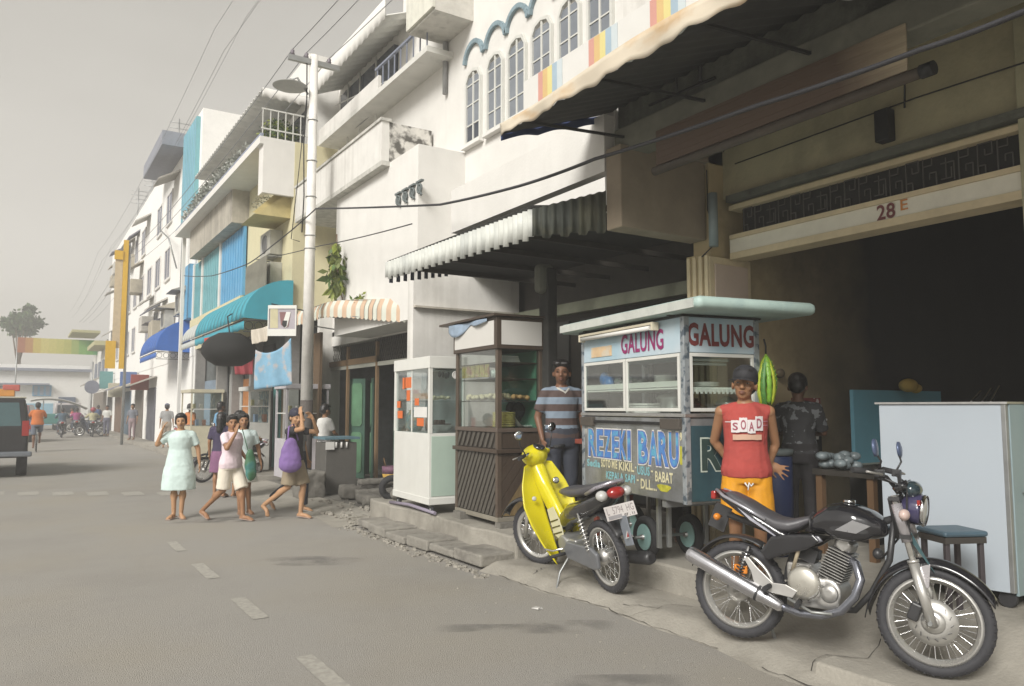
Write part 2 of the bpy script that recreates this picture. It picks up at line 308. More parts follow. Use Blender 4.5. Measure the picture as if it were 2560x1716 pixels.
# broken lower kerb in front of it, stone by stone
kr = thing('kerb', 'broken low step of concrete blocks below the white glass cabinet', 'kerb', (3.95, 8.2, 0))
y = 6.68
while y < 9.9:
    l = min(ru(.42, .75), 9.95 - y); x0 = 3.86 + .03 * math.sin(y * 2) + .04 * max(0, y - 9); z = .115 + .02 * math.sin(y * 5)
    b = MB(); b.prism([(x0 + ru(-.012, .012), y + .008), (4.3, y + .008), (4.3, y + l - .008), (x0 + ru(-.012, .012), y + l - .008)], (0, 0, .012 if rnd() > .3 else .03), ZX, ZY, z - .015)
    b.build('kerb_stone', mat('kerb_concrete', (.25, .235, .205), .9, var=.2, scale=7, bump=.7, bscale=22, dirt=.75, dcol=(.10, .09, .08), dscale=3), kr, True, bevel=.018); y += l
def chunk(m, c, r, fl=.6):
    c = V(c); rot = Mx.Rotation(ru(0, 6), 3, 'Z') @ Mx.Rotation(ru(-.4, .4), 3, 'X'); pts = [V((sx * ru(.6, 1), sy * ru(.6, 1), sz * ru(.6, 1) * fl)) * r for sz in (-1, 1) for sy in (-1, 1) for sx in (-1, 1)]
    m.add([c + rot @ p for p in pts], [(0, 2, 3, 1), (4, 5, 7, 6), (0, 1, 5, 4), (1, 3, 7, 5), (3, 2, 6, 7), (2, 0, 4, 6)])
mb = MB()
for i in range(260):
    y = ru(6.4, 10.2); chunk(mb, (3.85 - abs(random.gauss(0, .07)), y, .004), ru(.005, .028))
for i in range(150): chunk(mb, (ru(4.2, 6.3), ru(10.7, 13), .06), ru(.008, .04))
for i in range(170): chunk(mb, (ru(3, 4.9), ru(-1, 6.2), 0), ru(.003, .009)); 
for i in range(60): chunk(mb, (ru(3.9, 4.3), ru(9.7, 11.5), .03), ru(.01, .045))
tag(mb.build('rubble', conc), 'loose grit and broken concrete crumbs along the kerb', 'rubble', kind='stuff')
# walk in front of the next shops, and the pavement further up
mb = MB(); mb.box(4.55, 13, 10.62, 17, -.02, .05); struct(mb.build('shop_forecourt', concd))
mb = MB(); mb.box(4.25, 13, 17.02, 76, -.02, .13); struct(mb.build('far_pavement', conc))
mb = MB(); mb.grid(lambda u, v: (3.6 + .95 * u + .1 * math.sin(9 * v), 10.1 + 6.8 * v, .002 + .048 * ss(0, 1, u)), 6, 20); struct(mb.build('dirt_verge', conc))
# road markings
for (xa, ya, yb, wd) in [(1.61, 7.75, 8.55, .12), (1.62, 6.1, 6.85, .12), (1.62, 3.9, 5.05, .12), (1.6, 9.4, 10.1, .11), (1.6, 1.6, 2.8, .12)]:
    m = MB(); m.grid(lambda u, v: (xa - wd / 2 + wd * u + ru(-.004, .004), ya + (yb - ya) * v, .004), 3, 12); struct(m.build('lane_dash', linep))
for (x, y) in [(-.35, 17.5), (.2, 17.15), (.75, 16.8), (1.3, 16.45), (1.85, 16.1), (2.4, 15.75)]:
    m = MB(); m.grid(lambda u, v: (x - .17 + .34 * u + ru(-.02, .02), y - .35 + .7 * v, .004), 4, 6); struct(m.build('lane_dash', linep))
def stain(x, y, rx, ry, rot, m_, nm='oil_stain'):
    m = MB(); c, s = math.cos(rot), math.sin(rot); n = 28; ring = []
    for k in range(n):
        a = 2 * math.pi * k / n; q = 1 + .35 * noise.noise(V((math.cos(a) * 1.5 + x, math.sin(a) * 1.5, y))); ring.append((rx * q * math.cos(a), ry * q * math.sin(a)))
    vs = [(x, y, .0035)] + [(x + a * c - b * s, y + a * s + b * c, .0035) for a, b in ring]
    m.add(vs, [(0, 1 + k, 1 + (k + 1) % n) for k in range(n)]); return struct(m.build(nm, m_))
def soft(name, col, sc_):                    # worn damp patch: its edge breaks up into the asphalt
    m = bpy.data.materials.new(name); m.use_nodes = True; t = m.node_tree; N = t.nodes; K = t.links.new; b = N['Principled BSDF']; b.inputs['Base Color'].default_value = (*col, 1); b.inputs['Roughness'].default_value = .85
    tc = N.new('ShaderNodeTexCoord'); g = N.new('ShaderNodeVectorMath'); g.operation = 'SUBTRACT'; g.inputs[1].default_value = (.5, .5, 0); K(tc.outputs['Generated'], g.inputs[0])
    fl = N.new('ShaderNodeVectorMath'); fl.operation = 'MULTIPLY'; fl.inputs[1].default_value = (1, 1, 0); K(g.outputs[0], fl.inputs[0])
    ln = N.new('ShaderNodeVectorMath'); ln.operation = 'LENGTH'; K(fl.outputs[0], ln.inputs[0])
    r = N.new('ShaderNodeMapRange'); r.inputs[1].default_value = .48; r.inputs[2].default_value = .12; r.inputs[3].default_value = 0; r.inputs[4].default_value = 1; K(ln.outputs['Value'], r.inputs[0])
    n = N.new('ShaderNodeTexNoise'); n.inputs['Scale'].default_value = sc_; n.inputs['Detail'].default_value = 7; K(tc.outputs['Object'], n.inputs['Vector'])
    r2 = N.new('ShaderNodeMapRange'); r2.inputs[1].default_value = .35; r2.inputs[2].default_value = .65; K(n.outputs[0], r2.inputs[0])
    mu = N.new('ShaderNodeMath'); mu.operation = 'MULTIPLY'; K(r.outputs[0], mu.inputs[0]); K(r2.outputs[0], mu.inputs[1])
    m2 = N.new('ShaderNodeMath'); m2.operation = 'MULTIPLY'; m2.inputs[1].default_value = .75; K(mu.outputs[0], m2.inputs[0]); K(m2.outputs[0], b.inputs['Alpha']); return m
dampm = soft('damp_patch', (.215, .207, .192), 3)
stain(2.6, 8.1, .8, .22, -.6, dampm); stain(3.0, 3.55, .55, .2, -.5, dampm); stain(-.1, 5.2, .2, .28, .2, dampm); stain(.05, 5.0, .5, .16, -.1, dampm); stain(2.9, 5.0, .5, .1, -.5, dampm); stain(2.75, 11.6, 1.2, .3, -.3, dampm); stain(3.4, 4.7, .5, .2, -.6, dampm)
m = MB(); chunk(m, (3.55, 5.2, .01), .04, .2); tag(m.build('litter', paper), 'small scrap of white paper litter on the asphalt near the yellow motorbike', 'litter')
# ================================================================ 28E ARCADE BUILDING (nearest, right)
A = thing('arcade_building', 'dark weathered arcade building with the number 28 E over its open shop front', 'building', (5.5, 3, .3))
def dark_blend(m, x0, x1, dk):                         # base colour blended towards dk along an axis, its edge broken by noise
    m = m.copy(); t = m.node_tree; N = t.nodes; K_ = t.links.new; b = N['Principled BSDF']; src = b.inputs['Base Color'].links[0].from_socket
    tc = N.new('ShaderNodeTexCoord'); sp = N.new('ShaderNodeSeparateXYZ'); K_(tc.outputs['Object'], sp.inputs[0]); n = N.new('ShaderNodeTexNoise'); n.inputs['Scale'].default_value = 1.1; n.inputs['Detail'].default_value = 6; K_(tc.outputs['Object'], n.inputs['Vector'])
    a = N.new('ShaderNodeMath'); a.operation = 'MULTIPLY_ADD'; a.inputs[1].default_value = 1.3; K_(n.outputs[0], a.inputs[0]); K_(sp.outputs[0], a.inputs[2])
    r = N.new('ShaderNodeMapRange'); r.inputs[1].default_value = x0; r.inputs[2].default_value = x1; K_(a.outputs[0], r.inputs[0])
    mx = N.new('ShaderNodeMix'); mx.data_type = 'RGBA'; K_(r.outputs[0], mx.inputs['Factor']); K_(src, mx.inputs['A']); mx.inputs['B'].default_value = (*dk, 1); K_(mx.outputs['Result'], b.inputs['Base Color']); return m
brownw = dark_blend(brownw, 1.3, 3.4, (.022, .021, .02))  # brown fading to near-black: the unlit depth of the shop painted into its colour
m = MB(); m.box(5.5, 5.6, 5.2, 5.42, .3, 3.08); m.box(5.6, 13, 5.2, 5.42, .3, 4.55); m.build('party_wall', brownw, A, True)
m = MB(); m.box(4.5, 5.58, 5.23, 5.44, 3.23, 4.0); m.build('cross_beam', mat('stained_beam', (.27, .22, .16), .88, var=.15, scale=4, dirt=.5, dcol=(.13, .11, .08)), A, True, bevel=.01)
# pillar with pink panel and fluted strips
m = MB(); m.box(5.5, 6.08, 5.12, 5.195, .3, 3.05); m.build('pillar', ltrim, A, True, bevel=.006)
m = MB(); m.box(5.56, 6.02, 5.105, 5.118, .5, 2.98); m.build('pillar_panel', pink, A, True, bevel=.005)
for i in range(4): m = MB(); m.box(5.475, 5.498, 5.125 + i * .078, 5.165 + i * .078, .3, 3.06); m.build('fluting_strip', ltrim, A, True, bevel=.004)
# lintel, lattice, wall over it
XL = 5.78
m = MB(); m.box(XL, XL + .22, -4, 5.118, 3.10, 3.24); m.build('lintel', lband, A, True, bevel=.006)
m = MB(); m.box(XL - .02, XL + .2, -4, 5.1, 3.035, 3.098); m.build('lintel_trim', ltrim, A, True)
m = MB(); m.box(XL - .02, XL - .002, -4, 5.1, 3.235, 3.275); m.build('lattice_frame', ltrim, A, True)
m = MB(); m.box(XL + .06, XL + .1, -4, 5.0, 3.24, 3.52); m.build('transom_backing', dark, A, True)
m = MB(); m.box(XL - .02, XL + .16, -4, 5.1, 3.52, 3.565); m.build('lattice_frame', ltrim, A, True)
m = MB(); m.box(XL - .06, XL + .2, -4, 5.1, 3.595, 3.66); m.build('cornice', mossc, A, True)
m = MB(); m.box(XL - .03, XL + .12, 2.12, 2.50, .3, 4.5); m.build('pier', mat('olive_pier', (.42, .40, .26), .8, dirt=.4), A, True, bevel=.008)
y = 4.96; k = 0; fret = []
P1 = [((0, 0), (0, .23)), ((0, .23), (-.10, .23)), ((-.10, .23), (-.10, .14)), ((-.10, .14), (-.05, .14)), ((-.05, .14), (-.05, .185)), ((0, .07), (-.05, .07)), ((-.05, .07), (-.05, .01))]
P2 = [((0, 0), (0, .23)), ((0, 0), (-.10, 0)), ((-.10, 0), (-.10, .11)), ((-.10, .11), (-.05, .11)), ((-.05, .11), (-.05, .06)), ((0, .17), (-.07, .17)), ((-.07, .17), (-.07, .23))]
P3 = [((0, .04), (-.08, .04)), ((-.04, .04), (-.04, .2)), ((-.08, .04), (-.08, .12)), ((0, .16), (-.10, .16)), ((-.10, .16), (-.10, .02))]
while y > 2.6:
    g = MB(); x = XL + .03
    for a, b in (P1, P2, P3, P2)[k % 4]: g.bar((x, y + a[0], 3.283 + a[1]), (x, y + b[0], 3.283 + b[1]), .008, .008)
    g.build('iron_fret', mat('fret_iron', (.085, .08, .07), .6), A, True); y -= .135; k += 1
m = MB(); m.box(XL + .02, XL + .2, -4, 5.2, 3.66, 4.55); m.box(XL + .04, XL + .2, -4, 5.1, 3.565, 3.595); m.build('upper_wall', olive, A, True)
text('28', 'lettering', mat('maroon_paint', (.16, .04, .04), .6), (XL - .005, 3.575, 3.103), -ZY, ZZ, .155, .125, A, True, .003, .02)
text('E', 'lettering', mat('orange_paint', (.55, .22, .05), .6), (XL - .005, 3.375, 3.145), -ZY, ZZ, .06, .085, A, True, .003, .01)
m = MB(); m.box(4.62, 13, -4, 5.2, 4.55, 4.7); m.build('ceiling', taupe, A, True)
m = MB(); m.box(4.6, 4.85, -4, 5.44, 3.96, 4.2); m.build('edge_beam', mat('grey_green_beam', (.20, .20, .16), .9, var=.2, scale=5, dirt=.6, dcol=(.08, .08, .065)), A, True, bevel=.015)
m = MB(); m.box(4.64, 4.84, -4, 5.42, 4.2, 5.1); m.build('parapet_wall', mossc, A, True)
m = MB(); m.box(4.85, 5.8, 5.2, 5.42, 4.0, 4.55); m.build('cross_wall', taupe, A, True)
m = MB(); m.box(4.7, 13, -4, 5.4, 5.1, 12); m.build('upper_storeys', white2, A, True)
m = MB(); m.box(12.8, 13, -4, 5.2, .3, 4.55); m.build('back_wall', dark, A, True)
m = MB(); m.box(5.6, 13, -4.2, -4, .3, 4.55); m.build('side_wall', mat('side_wall_paint', (.09, .07, .05), .9), A, True)
for (xa, ya, xb, yb) in [(4.7, 4.86, 4.7, 4.2), (4.7, 3.9, 4.7, 3.4)]: pass
# brackets and conduits under the canopy
m = MB(); m.tube([(4.6, 4.95, 4.28), (4.62, 4.2, 4.26)], .012); m.tube([(4.61, 4.35, 4.28), (4.61, 4.35, 4.9)], .016); m.tube([(4.61, 4.62, 4.3), (4.61, 4.62, 4.85)], .01); m.build('conduit', iron, A, True)
m = MB(); m.box(XL - .09, XL + .015, 3.40, 3.52, 3.72, 3.98); m.build('meter_box', iron, A, True, bevel=.01)
m = MB(); m.tube([(XL - .02, 3.30, 3.95), (XL - .02, 3.27, 4.5), (5.3, 3.5, 4.53)], .008); m.tube([(XL - .03, 5.0, 3.96), (XL - .04, 3.2, 3.99), (XL - .03, 1.5, 3.96)], .006, 6); m.tube([(5.7, 5.1, 4.1), (5.5, 4.4, 4.35), (5.2, 2.6, 4.45), (5.2, 1, 4.5)], .005, 6); m.tube([(5.52, 5.15, 3.9), (5.51, 5.14, 3.5), (5.6, 5.1, 3.2), (5.48, 5.2, 3.05)], .006, 6); m.build('loose_wire', iron, A, True)
m = MB(); m.tube([(5.54, 5.10, 3.14), (5.54, 5.10, 3.66)], .045, 12); m.build('downpipe', mat('grey_pipe', (.22, .27, .28), .5, dirt=.4), A, True)
# canopy over the street: sloping zinc, valance and painted signboard
Cn = thing('canopy', 'sagging zinc street canopy with tan tarp valance and rainbow striped fascia above the arcade', 'canopy', (3.6, 3, 4))
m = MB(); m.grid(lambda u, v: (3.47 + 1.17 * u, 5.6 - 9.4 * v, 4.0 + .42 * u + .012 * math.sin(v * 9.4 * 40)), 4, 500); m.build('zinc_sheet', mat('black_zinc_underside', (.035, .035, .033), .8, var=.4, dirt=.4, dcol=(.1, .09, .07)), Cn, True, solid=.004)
def val(u, v):
    y = 5.6 - 8.2 * u; return (3.45 + .025 * math.sin(y * 9) * (1 - v) - .01 * v, y, 3.975 + .012 * math.sin(y * 23) * (1 - v) + (.13 + .03 * math.sin(y * 2.1)) * v)
m = MB(); m.grid(val, 220, 4); m.build('valance', mat('tan_tarp', (.60, .53, .42), .75, var=.12, scale=3, col2=(.52, .36, .20), c2scale=2.2, c2lo=.5, c2hi=.65, stretch=(1, 1, 2)), Cn, True, solid=.004)
def val2(u, v):
    x = 3.45 + 1.15 * u; return (x, 5.6 + .01 * math.sin(x * 20), 3.93 + .38 * u + .02 * abs(math.sin(u * 9)) * (1 - v) + .09 * v)
m = MB(); m.grid(val2, 40, 3); m.build('valance', mat('navy_tarp', (.03, .05, .14), .7), Cn, True, solid=.004)
m = MB(); m.box(3.49, 3.52, -2.5, 5.3, 4.07, 4.36); m.build('fascia_board', paper, Cn, True)
for y0 in (5.07, 4.40, 3.73, 3.06, 2.39):
    for j, c in enumerate([(.58, .30, .25), (.62, .44, .20), (.66, .58, .25), (.34, .44, .52), (.54, .60, .62)]):
        m = MB(); a = y0 - j * .066; m.box(3.483, 3.488, a - .066, a - .0005, 4.085, 4.352); m.build('colour_stripe', mat('stripe_%d' % j, c, .6, var=.05), Cn, True)
m = MB()
for yy in (5.3, 4.3, 3.3, 2.3): m = MB(); m.bar((3.5, yy, 4.02), (4.64, yy, 4.10), .022, .022); m.build('bracket', dark, Cn, True)
def bun(u, v):
    y = 2.62 - 1.1 * u; return (3.9 - .06 * math.sin(v * 3.14), y, 3.98 + .5 * v - .07 * abs(math.sin(u * 11)) * (1 - v) * (1 - v))
B2 = thing('bunting_cloth', 'scalloped white cloth with yellow green and orange bands hung at the top edge', 'banner', (3.9, 2, 4))
cs = [(.7, .7, .68), (.68, .7, .7), (.45, .55, .65), (.06, .28, .18), (.62, .55, .04), (.62, .42, .28), (.45, .12, .06), (.35, .4, .5), (.7, .7, .68), (.7, .7, .68)]
for i, c in enumerate(cs):
    m = MB(); m.grid(lambda u, v: bun((i + u) / 10, v), 8, 5); m.build('cloth_band', mat('bunting_%d' % i, c, .8, var=.06), B2, True, solid=.003)
# rolled blind under the beam
Bl = thing('roller_blind', 'brown bamboo roller blind half rolled under the arcade beam', 'blind', (4.66, 3.7, 3.7))
bln = dark_blend(mat('blind_straw', (.50, .42, .29), .7, var=.3, scale=3, stretch=(1, .4, 9)), 0, 1, (.12, .08, .055))
for nd in bln.node_tree.nodes:                     # pale straw at the near end, grading to brown at the far end
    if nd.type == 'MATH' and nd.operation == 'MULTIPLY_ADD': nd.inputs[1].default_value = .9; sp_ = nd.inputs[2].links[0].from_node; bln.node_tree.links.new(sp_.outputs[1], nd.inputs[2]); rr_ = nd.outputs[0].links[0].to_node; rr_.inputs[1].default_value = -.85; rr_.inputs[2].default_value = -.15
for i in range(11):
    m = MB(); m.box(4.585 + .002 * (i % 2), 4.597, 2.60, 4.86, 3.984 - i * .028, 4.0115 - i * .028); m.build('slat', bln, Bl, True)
m = MB(); m.cyl((4.60, 2.52, 3.665), (4.60, 4.9, 3.665), .038, n=14); m.build('roll', mat('dark_roll', (.07, .055, .04), .6, var=.3), Bl, True)
m = MB(); m.cyl((4.60, 2.44, 3.665), (4.60, 2.52, 3.665), .045, n=14); m.build('end_cap', iron, Bl, True)
# ================================================================ SECOND SHOP (dark arcade under the corrugated canopy) + arched windows above
S = thing('white_building', 'white building with five tall arched windows above the corrugated canopy', 'building', (6, 8, .3))
m = MB(); m.box(6, 6.25, 5.46, 13.4, 3.7, 13); m.build('facade', white, S, True)
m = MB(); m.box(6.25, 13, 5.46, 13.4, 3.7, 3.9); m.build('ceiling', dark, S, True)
m = MB(); m.box(4.62, 6.0, 5.45, 5.6, 3.45, 4.6); m.box(4.5, 4.62, 5.46, 8.5, 3.80, 4.35); m.build('balcony_slab', white, S, True)
m = MB(); m.box(6.9, 7.0, 5.44, 10.6, .3, 3.7); m.build('shade_front', darkw, S, True)  # dark wall added to stand in for the darkness inside the shop
m = MB(); m.box(6.75, 6.88, 5.44, 10.6, 2.98, 3.14); m.build('lintel', mat('greenish_lintel', (.16, .17, .12), .8, dirt=.4), S, True)
for yy in (5.6, 6.5, 7.4, 8.3, 9.2, 10.1): m = MB(); m.box(6.86, 6.9, yy, yy + .62, .35, 2.9); m.build('shade_leaf', mat('shade_black', (.03, .03, .028), .6, var=.3), S, True, bevel=.01)  # black leaves added, standing in for the shadow inside the shop
m = MB(); m.box(5.0, 5.14, 7.1, 7.28, .3, 3.2); m.build('column', mat('dark_column', (.02, .02, .018), .8, var=.4, dirt=.4, dcol=(.15, .15, .13)), S, True, bevel=.02)
m = MB(); m.box(4.9, 5.14, 7.12, 7.26, 2.9, 3.25); m.build('bracket', mossc, S, True, bevel=.06)
m = MB(); m.box(4.98, 6.9, 10.62, 10.82, .0, 3.72); m.build('side_wall', white2, S, True)
m = MB(); m.box(4.98, 6.9, 10.54, 10.615, 3.12, 3.15); m.build('ledge', mouldl := mat('ledge_stain', (.45, .42, .36), .9, dirt=.5), S, True)
m = MB(); m.box(6.9, 7.2, 10.45, 10.61, .3, 3.7); m.build('shade_panel', darkw, S, True)  # dark panel added where the far interior only falls into darkness
# arched windows
wins = [(10.80, 10.29), (10.11, 9.62), (9.50, 8.99), (8.86, 8.34), (8.20, 7.70), (7.56, 7.05)]
for (ya, yb) in wins:
    f = MB(); z0, z1 = 5.86, 7.10; wd = ya - yb; t = .045
    def archpts(s=0.0):
        return [(ya - s, z0 + s), (yb + s, z0 + s), (yb + s, z1 - .2), (yb + s + (wd / 2 - s) * .35, z1 - s - .04), ((ya + yb) / 2, z1 - s), (ya - s - (wd / 2 - s) * .35, z1 - s - .04), (ya - s, z1 - .2)]
    o, q = archpts(), archpts(t); n = 7
    for i in range(n):
        j = (i + 1) % n; f.add([(xx, *p) for xx in (5.95, 5.998) for p in (o[i], o[j], q[j], q[i])], [(0, 1, 2, 3), (7, 6, 5, 4), (0, 4, 5, 1), (1, 5, 6, 2), (2, 6, 7, 3), (3, 7, 4, 0)])
    wf = f.build('window', frameW, S, True)
    b = MB(); b.box(5.962, 5.992, (ya + yb) / 2 - .016, (ya + yb) / 2 + .016, z0 + .02, z1 - .04)
    for zz in (6.18, 6.52, 6.85): b.box(5.966, 5.99, yb + .03, ya - .03, zz - .01, zz + .01)
    b.build('glazing_bar', frameW, wf, True)
    ym = (ya + yb) / 2
    for (a, b_) in ((ya - .05, ym + .018), (ym - .018, yb + .05)):
        for k, (c, d) in enumerate(((5.92, 6.168), (6.192, 6.508), (6.532, 6.838), (6.862, 6.98))):
            p = MB(); p.box(5.978, 5.984, b_, a, c, d); p.build('pane', winD if k == 0 and ya > 10.5 else winG, wf, True)
    ar = MB(); pts = [(5.97, ym + .30 * math.cos(a), 7.22 + .33 * math.sin(a)) for a in np.linspace(R(8), R(172), 12)]
    for p, q2 in zip(pts[:-1], pts[1:]): ar.bar(p, q2, .07, .05, up=ZX)
    ar.build('arch_moulding', mat('blue_grey_moulding', (.22, .30, .34), .8, var=.2), wf, True)
    sl_ = MB(); sl_.box(5.90, 5.998, yb - .04, ya + .04, 5.80, 5.855); sl_.build('sill', white, wf, True, bevel=.008)
m = MB(); m.tube([(5.95, 11.5, 7.0), (5.95, 11.5, 8.9)], .045, 10); m.build('downpipe', mat('grey_pipe2', (.30, .30, .30), .7, dirt=.4), S, True)
# openwork vent of scroll blocks in the facade
for i in range(4):
    v = MB(); yy = 9.95 + .0 - i * .0; 
    cx = 5.19
for i in range(4):
    v = MB(); c = V((5.12, 11.55 - i * .27, 5.02)); 
    v.torus(c, ZX, .07, .018, 16, 6); v.box(5.10, 5.15, c.y - .1, c.y + .1, 5.12, 5.15); v.bar((5.12, c.y + .06, 5.12), (5.12, c.y - .07, 4.90), .03, .03, up=ZX)
    v.build('vent_block', mat('vent_dark', (.13, .15, .15), .9, var=.3), S, True)
# lower white volume beside it
m = MB(); m.box(5.15, 6.0, 10.85, 14.6, 3.0, 5.78); m.build('projecting_bay', white, S, True)
m = MB(); m.box(4.95, 5.1, 12.6, 13.6, 3.9, 4.9); 
# balcony with mouldy end
m = MB(); m.box(5.0, 5.14, 12.0, 16.9, 5.80, 6.50); m.build('balcony_parapet', white2, S, True)
m = MB(); m.box(5.14, 5.95, 12.0, 12.12, 5.80, 6.50); m.build('balcony_end', mould, S, True)
m = MB(); m.box(5.0, 6.0, 11.98, 16.9, 5.72, 5.80); m.box(4.97, 5.17, 11.97, 16.9, 6.50, 6.55); m.build('balcony_slab', mat('mould_edge', (.50, .49, .45), .9, var=.3, scale=8, dirt=.5, dcol=(.18, .18, .15)), S, True)
m = MB(); m.box(6, 6.2, 13.4, 17, 3.0, 9.2); m.build('facade', white, S, True)
# upper terrace: slab with stained underside, rail, scalloped roof over dark openings
m = MB(); m.box(5.5, 6.0, 11.3, 16.9, 7.58, 7.68); m.build('terrace_slab', mat('terrace_stain', (.66, .65, .61), .9, dirt=.35, dcol=(.25, .25, .23), dscale=3, streak=.4), S, True)
m = MB(); m.box(5.5, 5.56, 13.4, 16.9, 7.68, 7.95); m.build('terrace_parapet', white2, S, True)
for i in range(9): m = MB(); yy = 11.35 + i * .27; m.box(5.52, 5.54, yy, yy + .02, 7.68, 8.1); m.build('rail_bar', mat('slate_rail', (.2, .22, .28), .6), S, True)
m = MB(); m.box(5.505, 5.555, 11.3, 13.6, 8.1, 8.14); m.build('rail', mat('slate_rail', (.2, .22, .28), .6), S, True)
for i in range(6):
    m = MB(); yy = 10.6 + i * .45; m.add([(4.997, yy, 7.2), (4.997, yy + .07, 7.2), (4.997, yy + .04, 6.85 + ru(-.1, .1))], [(0, 1, 2)])
m = MB(); m.box(5.9, 5.998, 13.6, 16.6, 7.72, 8.75); m.build('dark_opening', winD, S, True)
for yy in (14.4, 15.3, 16.0): m = MB(); m.tube([(5.86, yy, 7.3), (5.86, yy, 8.8)], .02, 6, ); m.build('terrace_post', frameW, S, True)
m = MB(); m.tube([(5.8, 13.7, 8.0), (5.78, 16.6, 8.5)], .015, 6); m.tube([(5.8, 13.7, 7.7), (5.78, 16.6, 8.0)], .015, 6); m.build('laundry_pole', frameW, S, True)
m = MB(); m.grid(lambda u, v: (5.84 - .05 * math.sin(3.1 * u), 14.2 + 1.6 * u, 8.0 - .1 * math.sin(3.14 * u) - .35 * v), 12, 3); m.build('hung_cloth', mat('grey_cloth', (.35, .35, .36), .8), S, True, solid=.004)
m = MB(); m.grid(lambda u, v: (5.3 + .7 * v, 12.6 + 4.3 * u, 8.72 + .3 * v + .035 * math.sin(u * 4.3 / .28 * 6.283)), 160, 2); m.build('zinc_roof', zincp, S, True, solid=.01)
m = MB(); m.grid(lambda u, v: (5.28, 12.6 + 4.3 * u, 8.62 + .045 * abs(math.sin(u * 4.3 / .28 * 3.14)) * (1 - v) + .42 * v), 160, 2); m.build('roof_fascia', white, S, True, solid=.02)
m = MB(); m.box(5.3, 5.998, 10.6, 11.6, 7.93, 9.5); m.build('roof_box', mat('grey_soffit', (.60, .58, .53), .85, dirt=.4, streak=.5), S, True)
m = MB(); m.box(5.25, 5.297, 10.6, 11.6, 7.97, 9.5); m.build('signboard_back', mat('pale_board', (.66, .65, .57), .8, streak=.2), S, True)
# ---------------------------------------------------------------- corrugated canopy over the second shop
K2 = thing('corrugated_canopy', 'corrugated zinc canopy with toothed valance over the glass food cabinets', 'canopy', (4.3, 7.5, 3.2))
def corr(p0, p1, z0a, z1a, z0b, z1b, mm, nm, amp=.018, teeth=True):
    p0, p1 = V(p0), V(p1); L_ = (p1 - p0).length; d = (p1 - p0) / L_; nn = V((d.y, -d.x, 0)); n = int(L_ / .012); g = MB(); vs = []
    for i in range(n + 1):
        t = i / n; s_ = t * L_; q = p0 + d * s_ + nn * (amp * math.sin(s_ / .085 * 6.283)); up = .03 if (teeth and (s_ % .17) < .085) else 0
        vs += [(q.x, q.y, z0a + (z0b - z0a) * t + up), (q.x, q.y, z1a + (z1b - z1a) * t)]
    g.add(vs, [(2 * i, 2 * i + 2, 2 * i + 3, 2 * i + 1) for i in range(n)], 0, True); return g.build(nm, mm, K2, True, solid=.004)
corr((3.9, 9.15, 0), (3.95, 5.85, 0), 3.24, 3.47, 3.16, 3.45, mat('grimy_painted_zinc', (.56, .57, .53), .7, var=.15, scale=3, dirt=.5, dcol=(.22, .24, .24), dscale=2.5, streak=.55), 'valance')
corr((3.95, 5.85, 0), (4.52, 5.47, 0), 3.16, 3.45, 3.22, 3.62, zincd, 'side_valance')
m = MB(); m.prism([(3.92, 9.15), (3.96, 5.86), (4.52, 5.49), (6.0, 5.49), (6.0, 9.15)], (0, 0, 3.46), ZX, ZY, .03); m.build('deck', mat('near_black_deck', (.022, .022, .02), .9, var=.3), K2, True)  # deck in one near-black colour
m = MB()
for yy in (5.9, 6.7, 7.5, 8.3, 9.1): m.bar((3.98, yy, 3.42), (6.9, yy, 3.42), .05, .06)
m.build('joist', darkw, K2, True)
for i in range(9):
    m = MB(); x = 3.95 + i * .1; m.box(x, x + .05, 9.15, 9.16, 3.21 + .02 * i, 3.44); m.build('end_tooth', mat('navy_zinc', (.05, .06, .10), .7), K2, True)  # navy teeth closing the far end of the canopy
# ================================================================ THIRD SHOP (green interior, striped awning)
T = thing('green_shop', 'open shop with green panelled doors behind the striped awning', 'building', (6, 13.5, 0))
m = MB(); m.box(5.9, 6.1, 10.84, 17, 2.98, 3.7); m.build('upper_wall', white2, T, True)
m = MB(); m.box(5.9, 6.05, 10.84, 11.0, .05, 3.0); m.build('pier', white2, T, True)
m = MB(); m.box(5.6, 6.1, 16.85, 17, .05, 3.7); m.build('pier', white2, T, True)
m = MB(); m.box(8.4, 8.5, 10.84, 19, .05, 3.2); m.build('back_wall', dgreen, T, True)
m = MB(); m.box(5.92, 8.4, 18.9, 19.0, .05, 3.2); m.box(5.92, 8.4, 10.84, 10.9, .05, 3.2); m.build('side_wall', dgreen, T, True)
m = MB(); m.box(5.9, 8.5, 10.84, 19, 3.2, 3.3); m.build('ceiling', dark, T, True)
m = MB(); m.box(5.86, 5.9, 11.0, 16.8, 2.42, 2.50); m.build('transom_rail', mat('worn_rail', (.36, .36, .31), .8), T, True)
m = MB(); m.box(5.95, 5.97, 11.0, 14.3, 2.5, 2.98); m.build('transom_backing', dark, T, True)
g = MB()
for i in range(60):
    y = 11.0 + i * .11
    for s_ in (-1, 1): g.bar((5.93, y, 2.52), (5.93, y + s_ * .24, 2.96), .008, .008, up=ZX)
g.build('wire_mesh', mat('mesh_iron', (.09, .085, .07), .7), T, True)
def door_leaf(x, y, rot, w_=.42, h_=2.1):
    mtx = Mx.Translation((x, y, .12)) @ Mx.Rotation(rot, 4, 'Z'); d = MB(mtx); d.box(0, .04, 0, w_, 0, h_); o = d.build('door_leaf', dgreen, T, True, bevel=.006)
    for (z0, z1) in ((.12, h_ * .46), (h_ * .52, h_ - .1)):
        p = MB(mtx); c = .05; a, b = .06, w_ - .06
        p.prism([(a + c, z0), (b - c, z0), (b, z0 + c), (b, z1 - c), (b - c, z1), (a + c, z1), (a, z1 - c), (a, z0 + c)], (-.002, 0, 0), ZY, ZZ, -.018); p.build('door_panel', greenp, o, True)
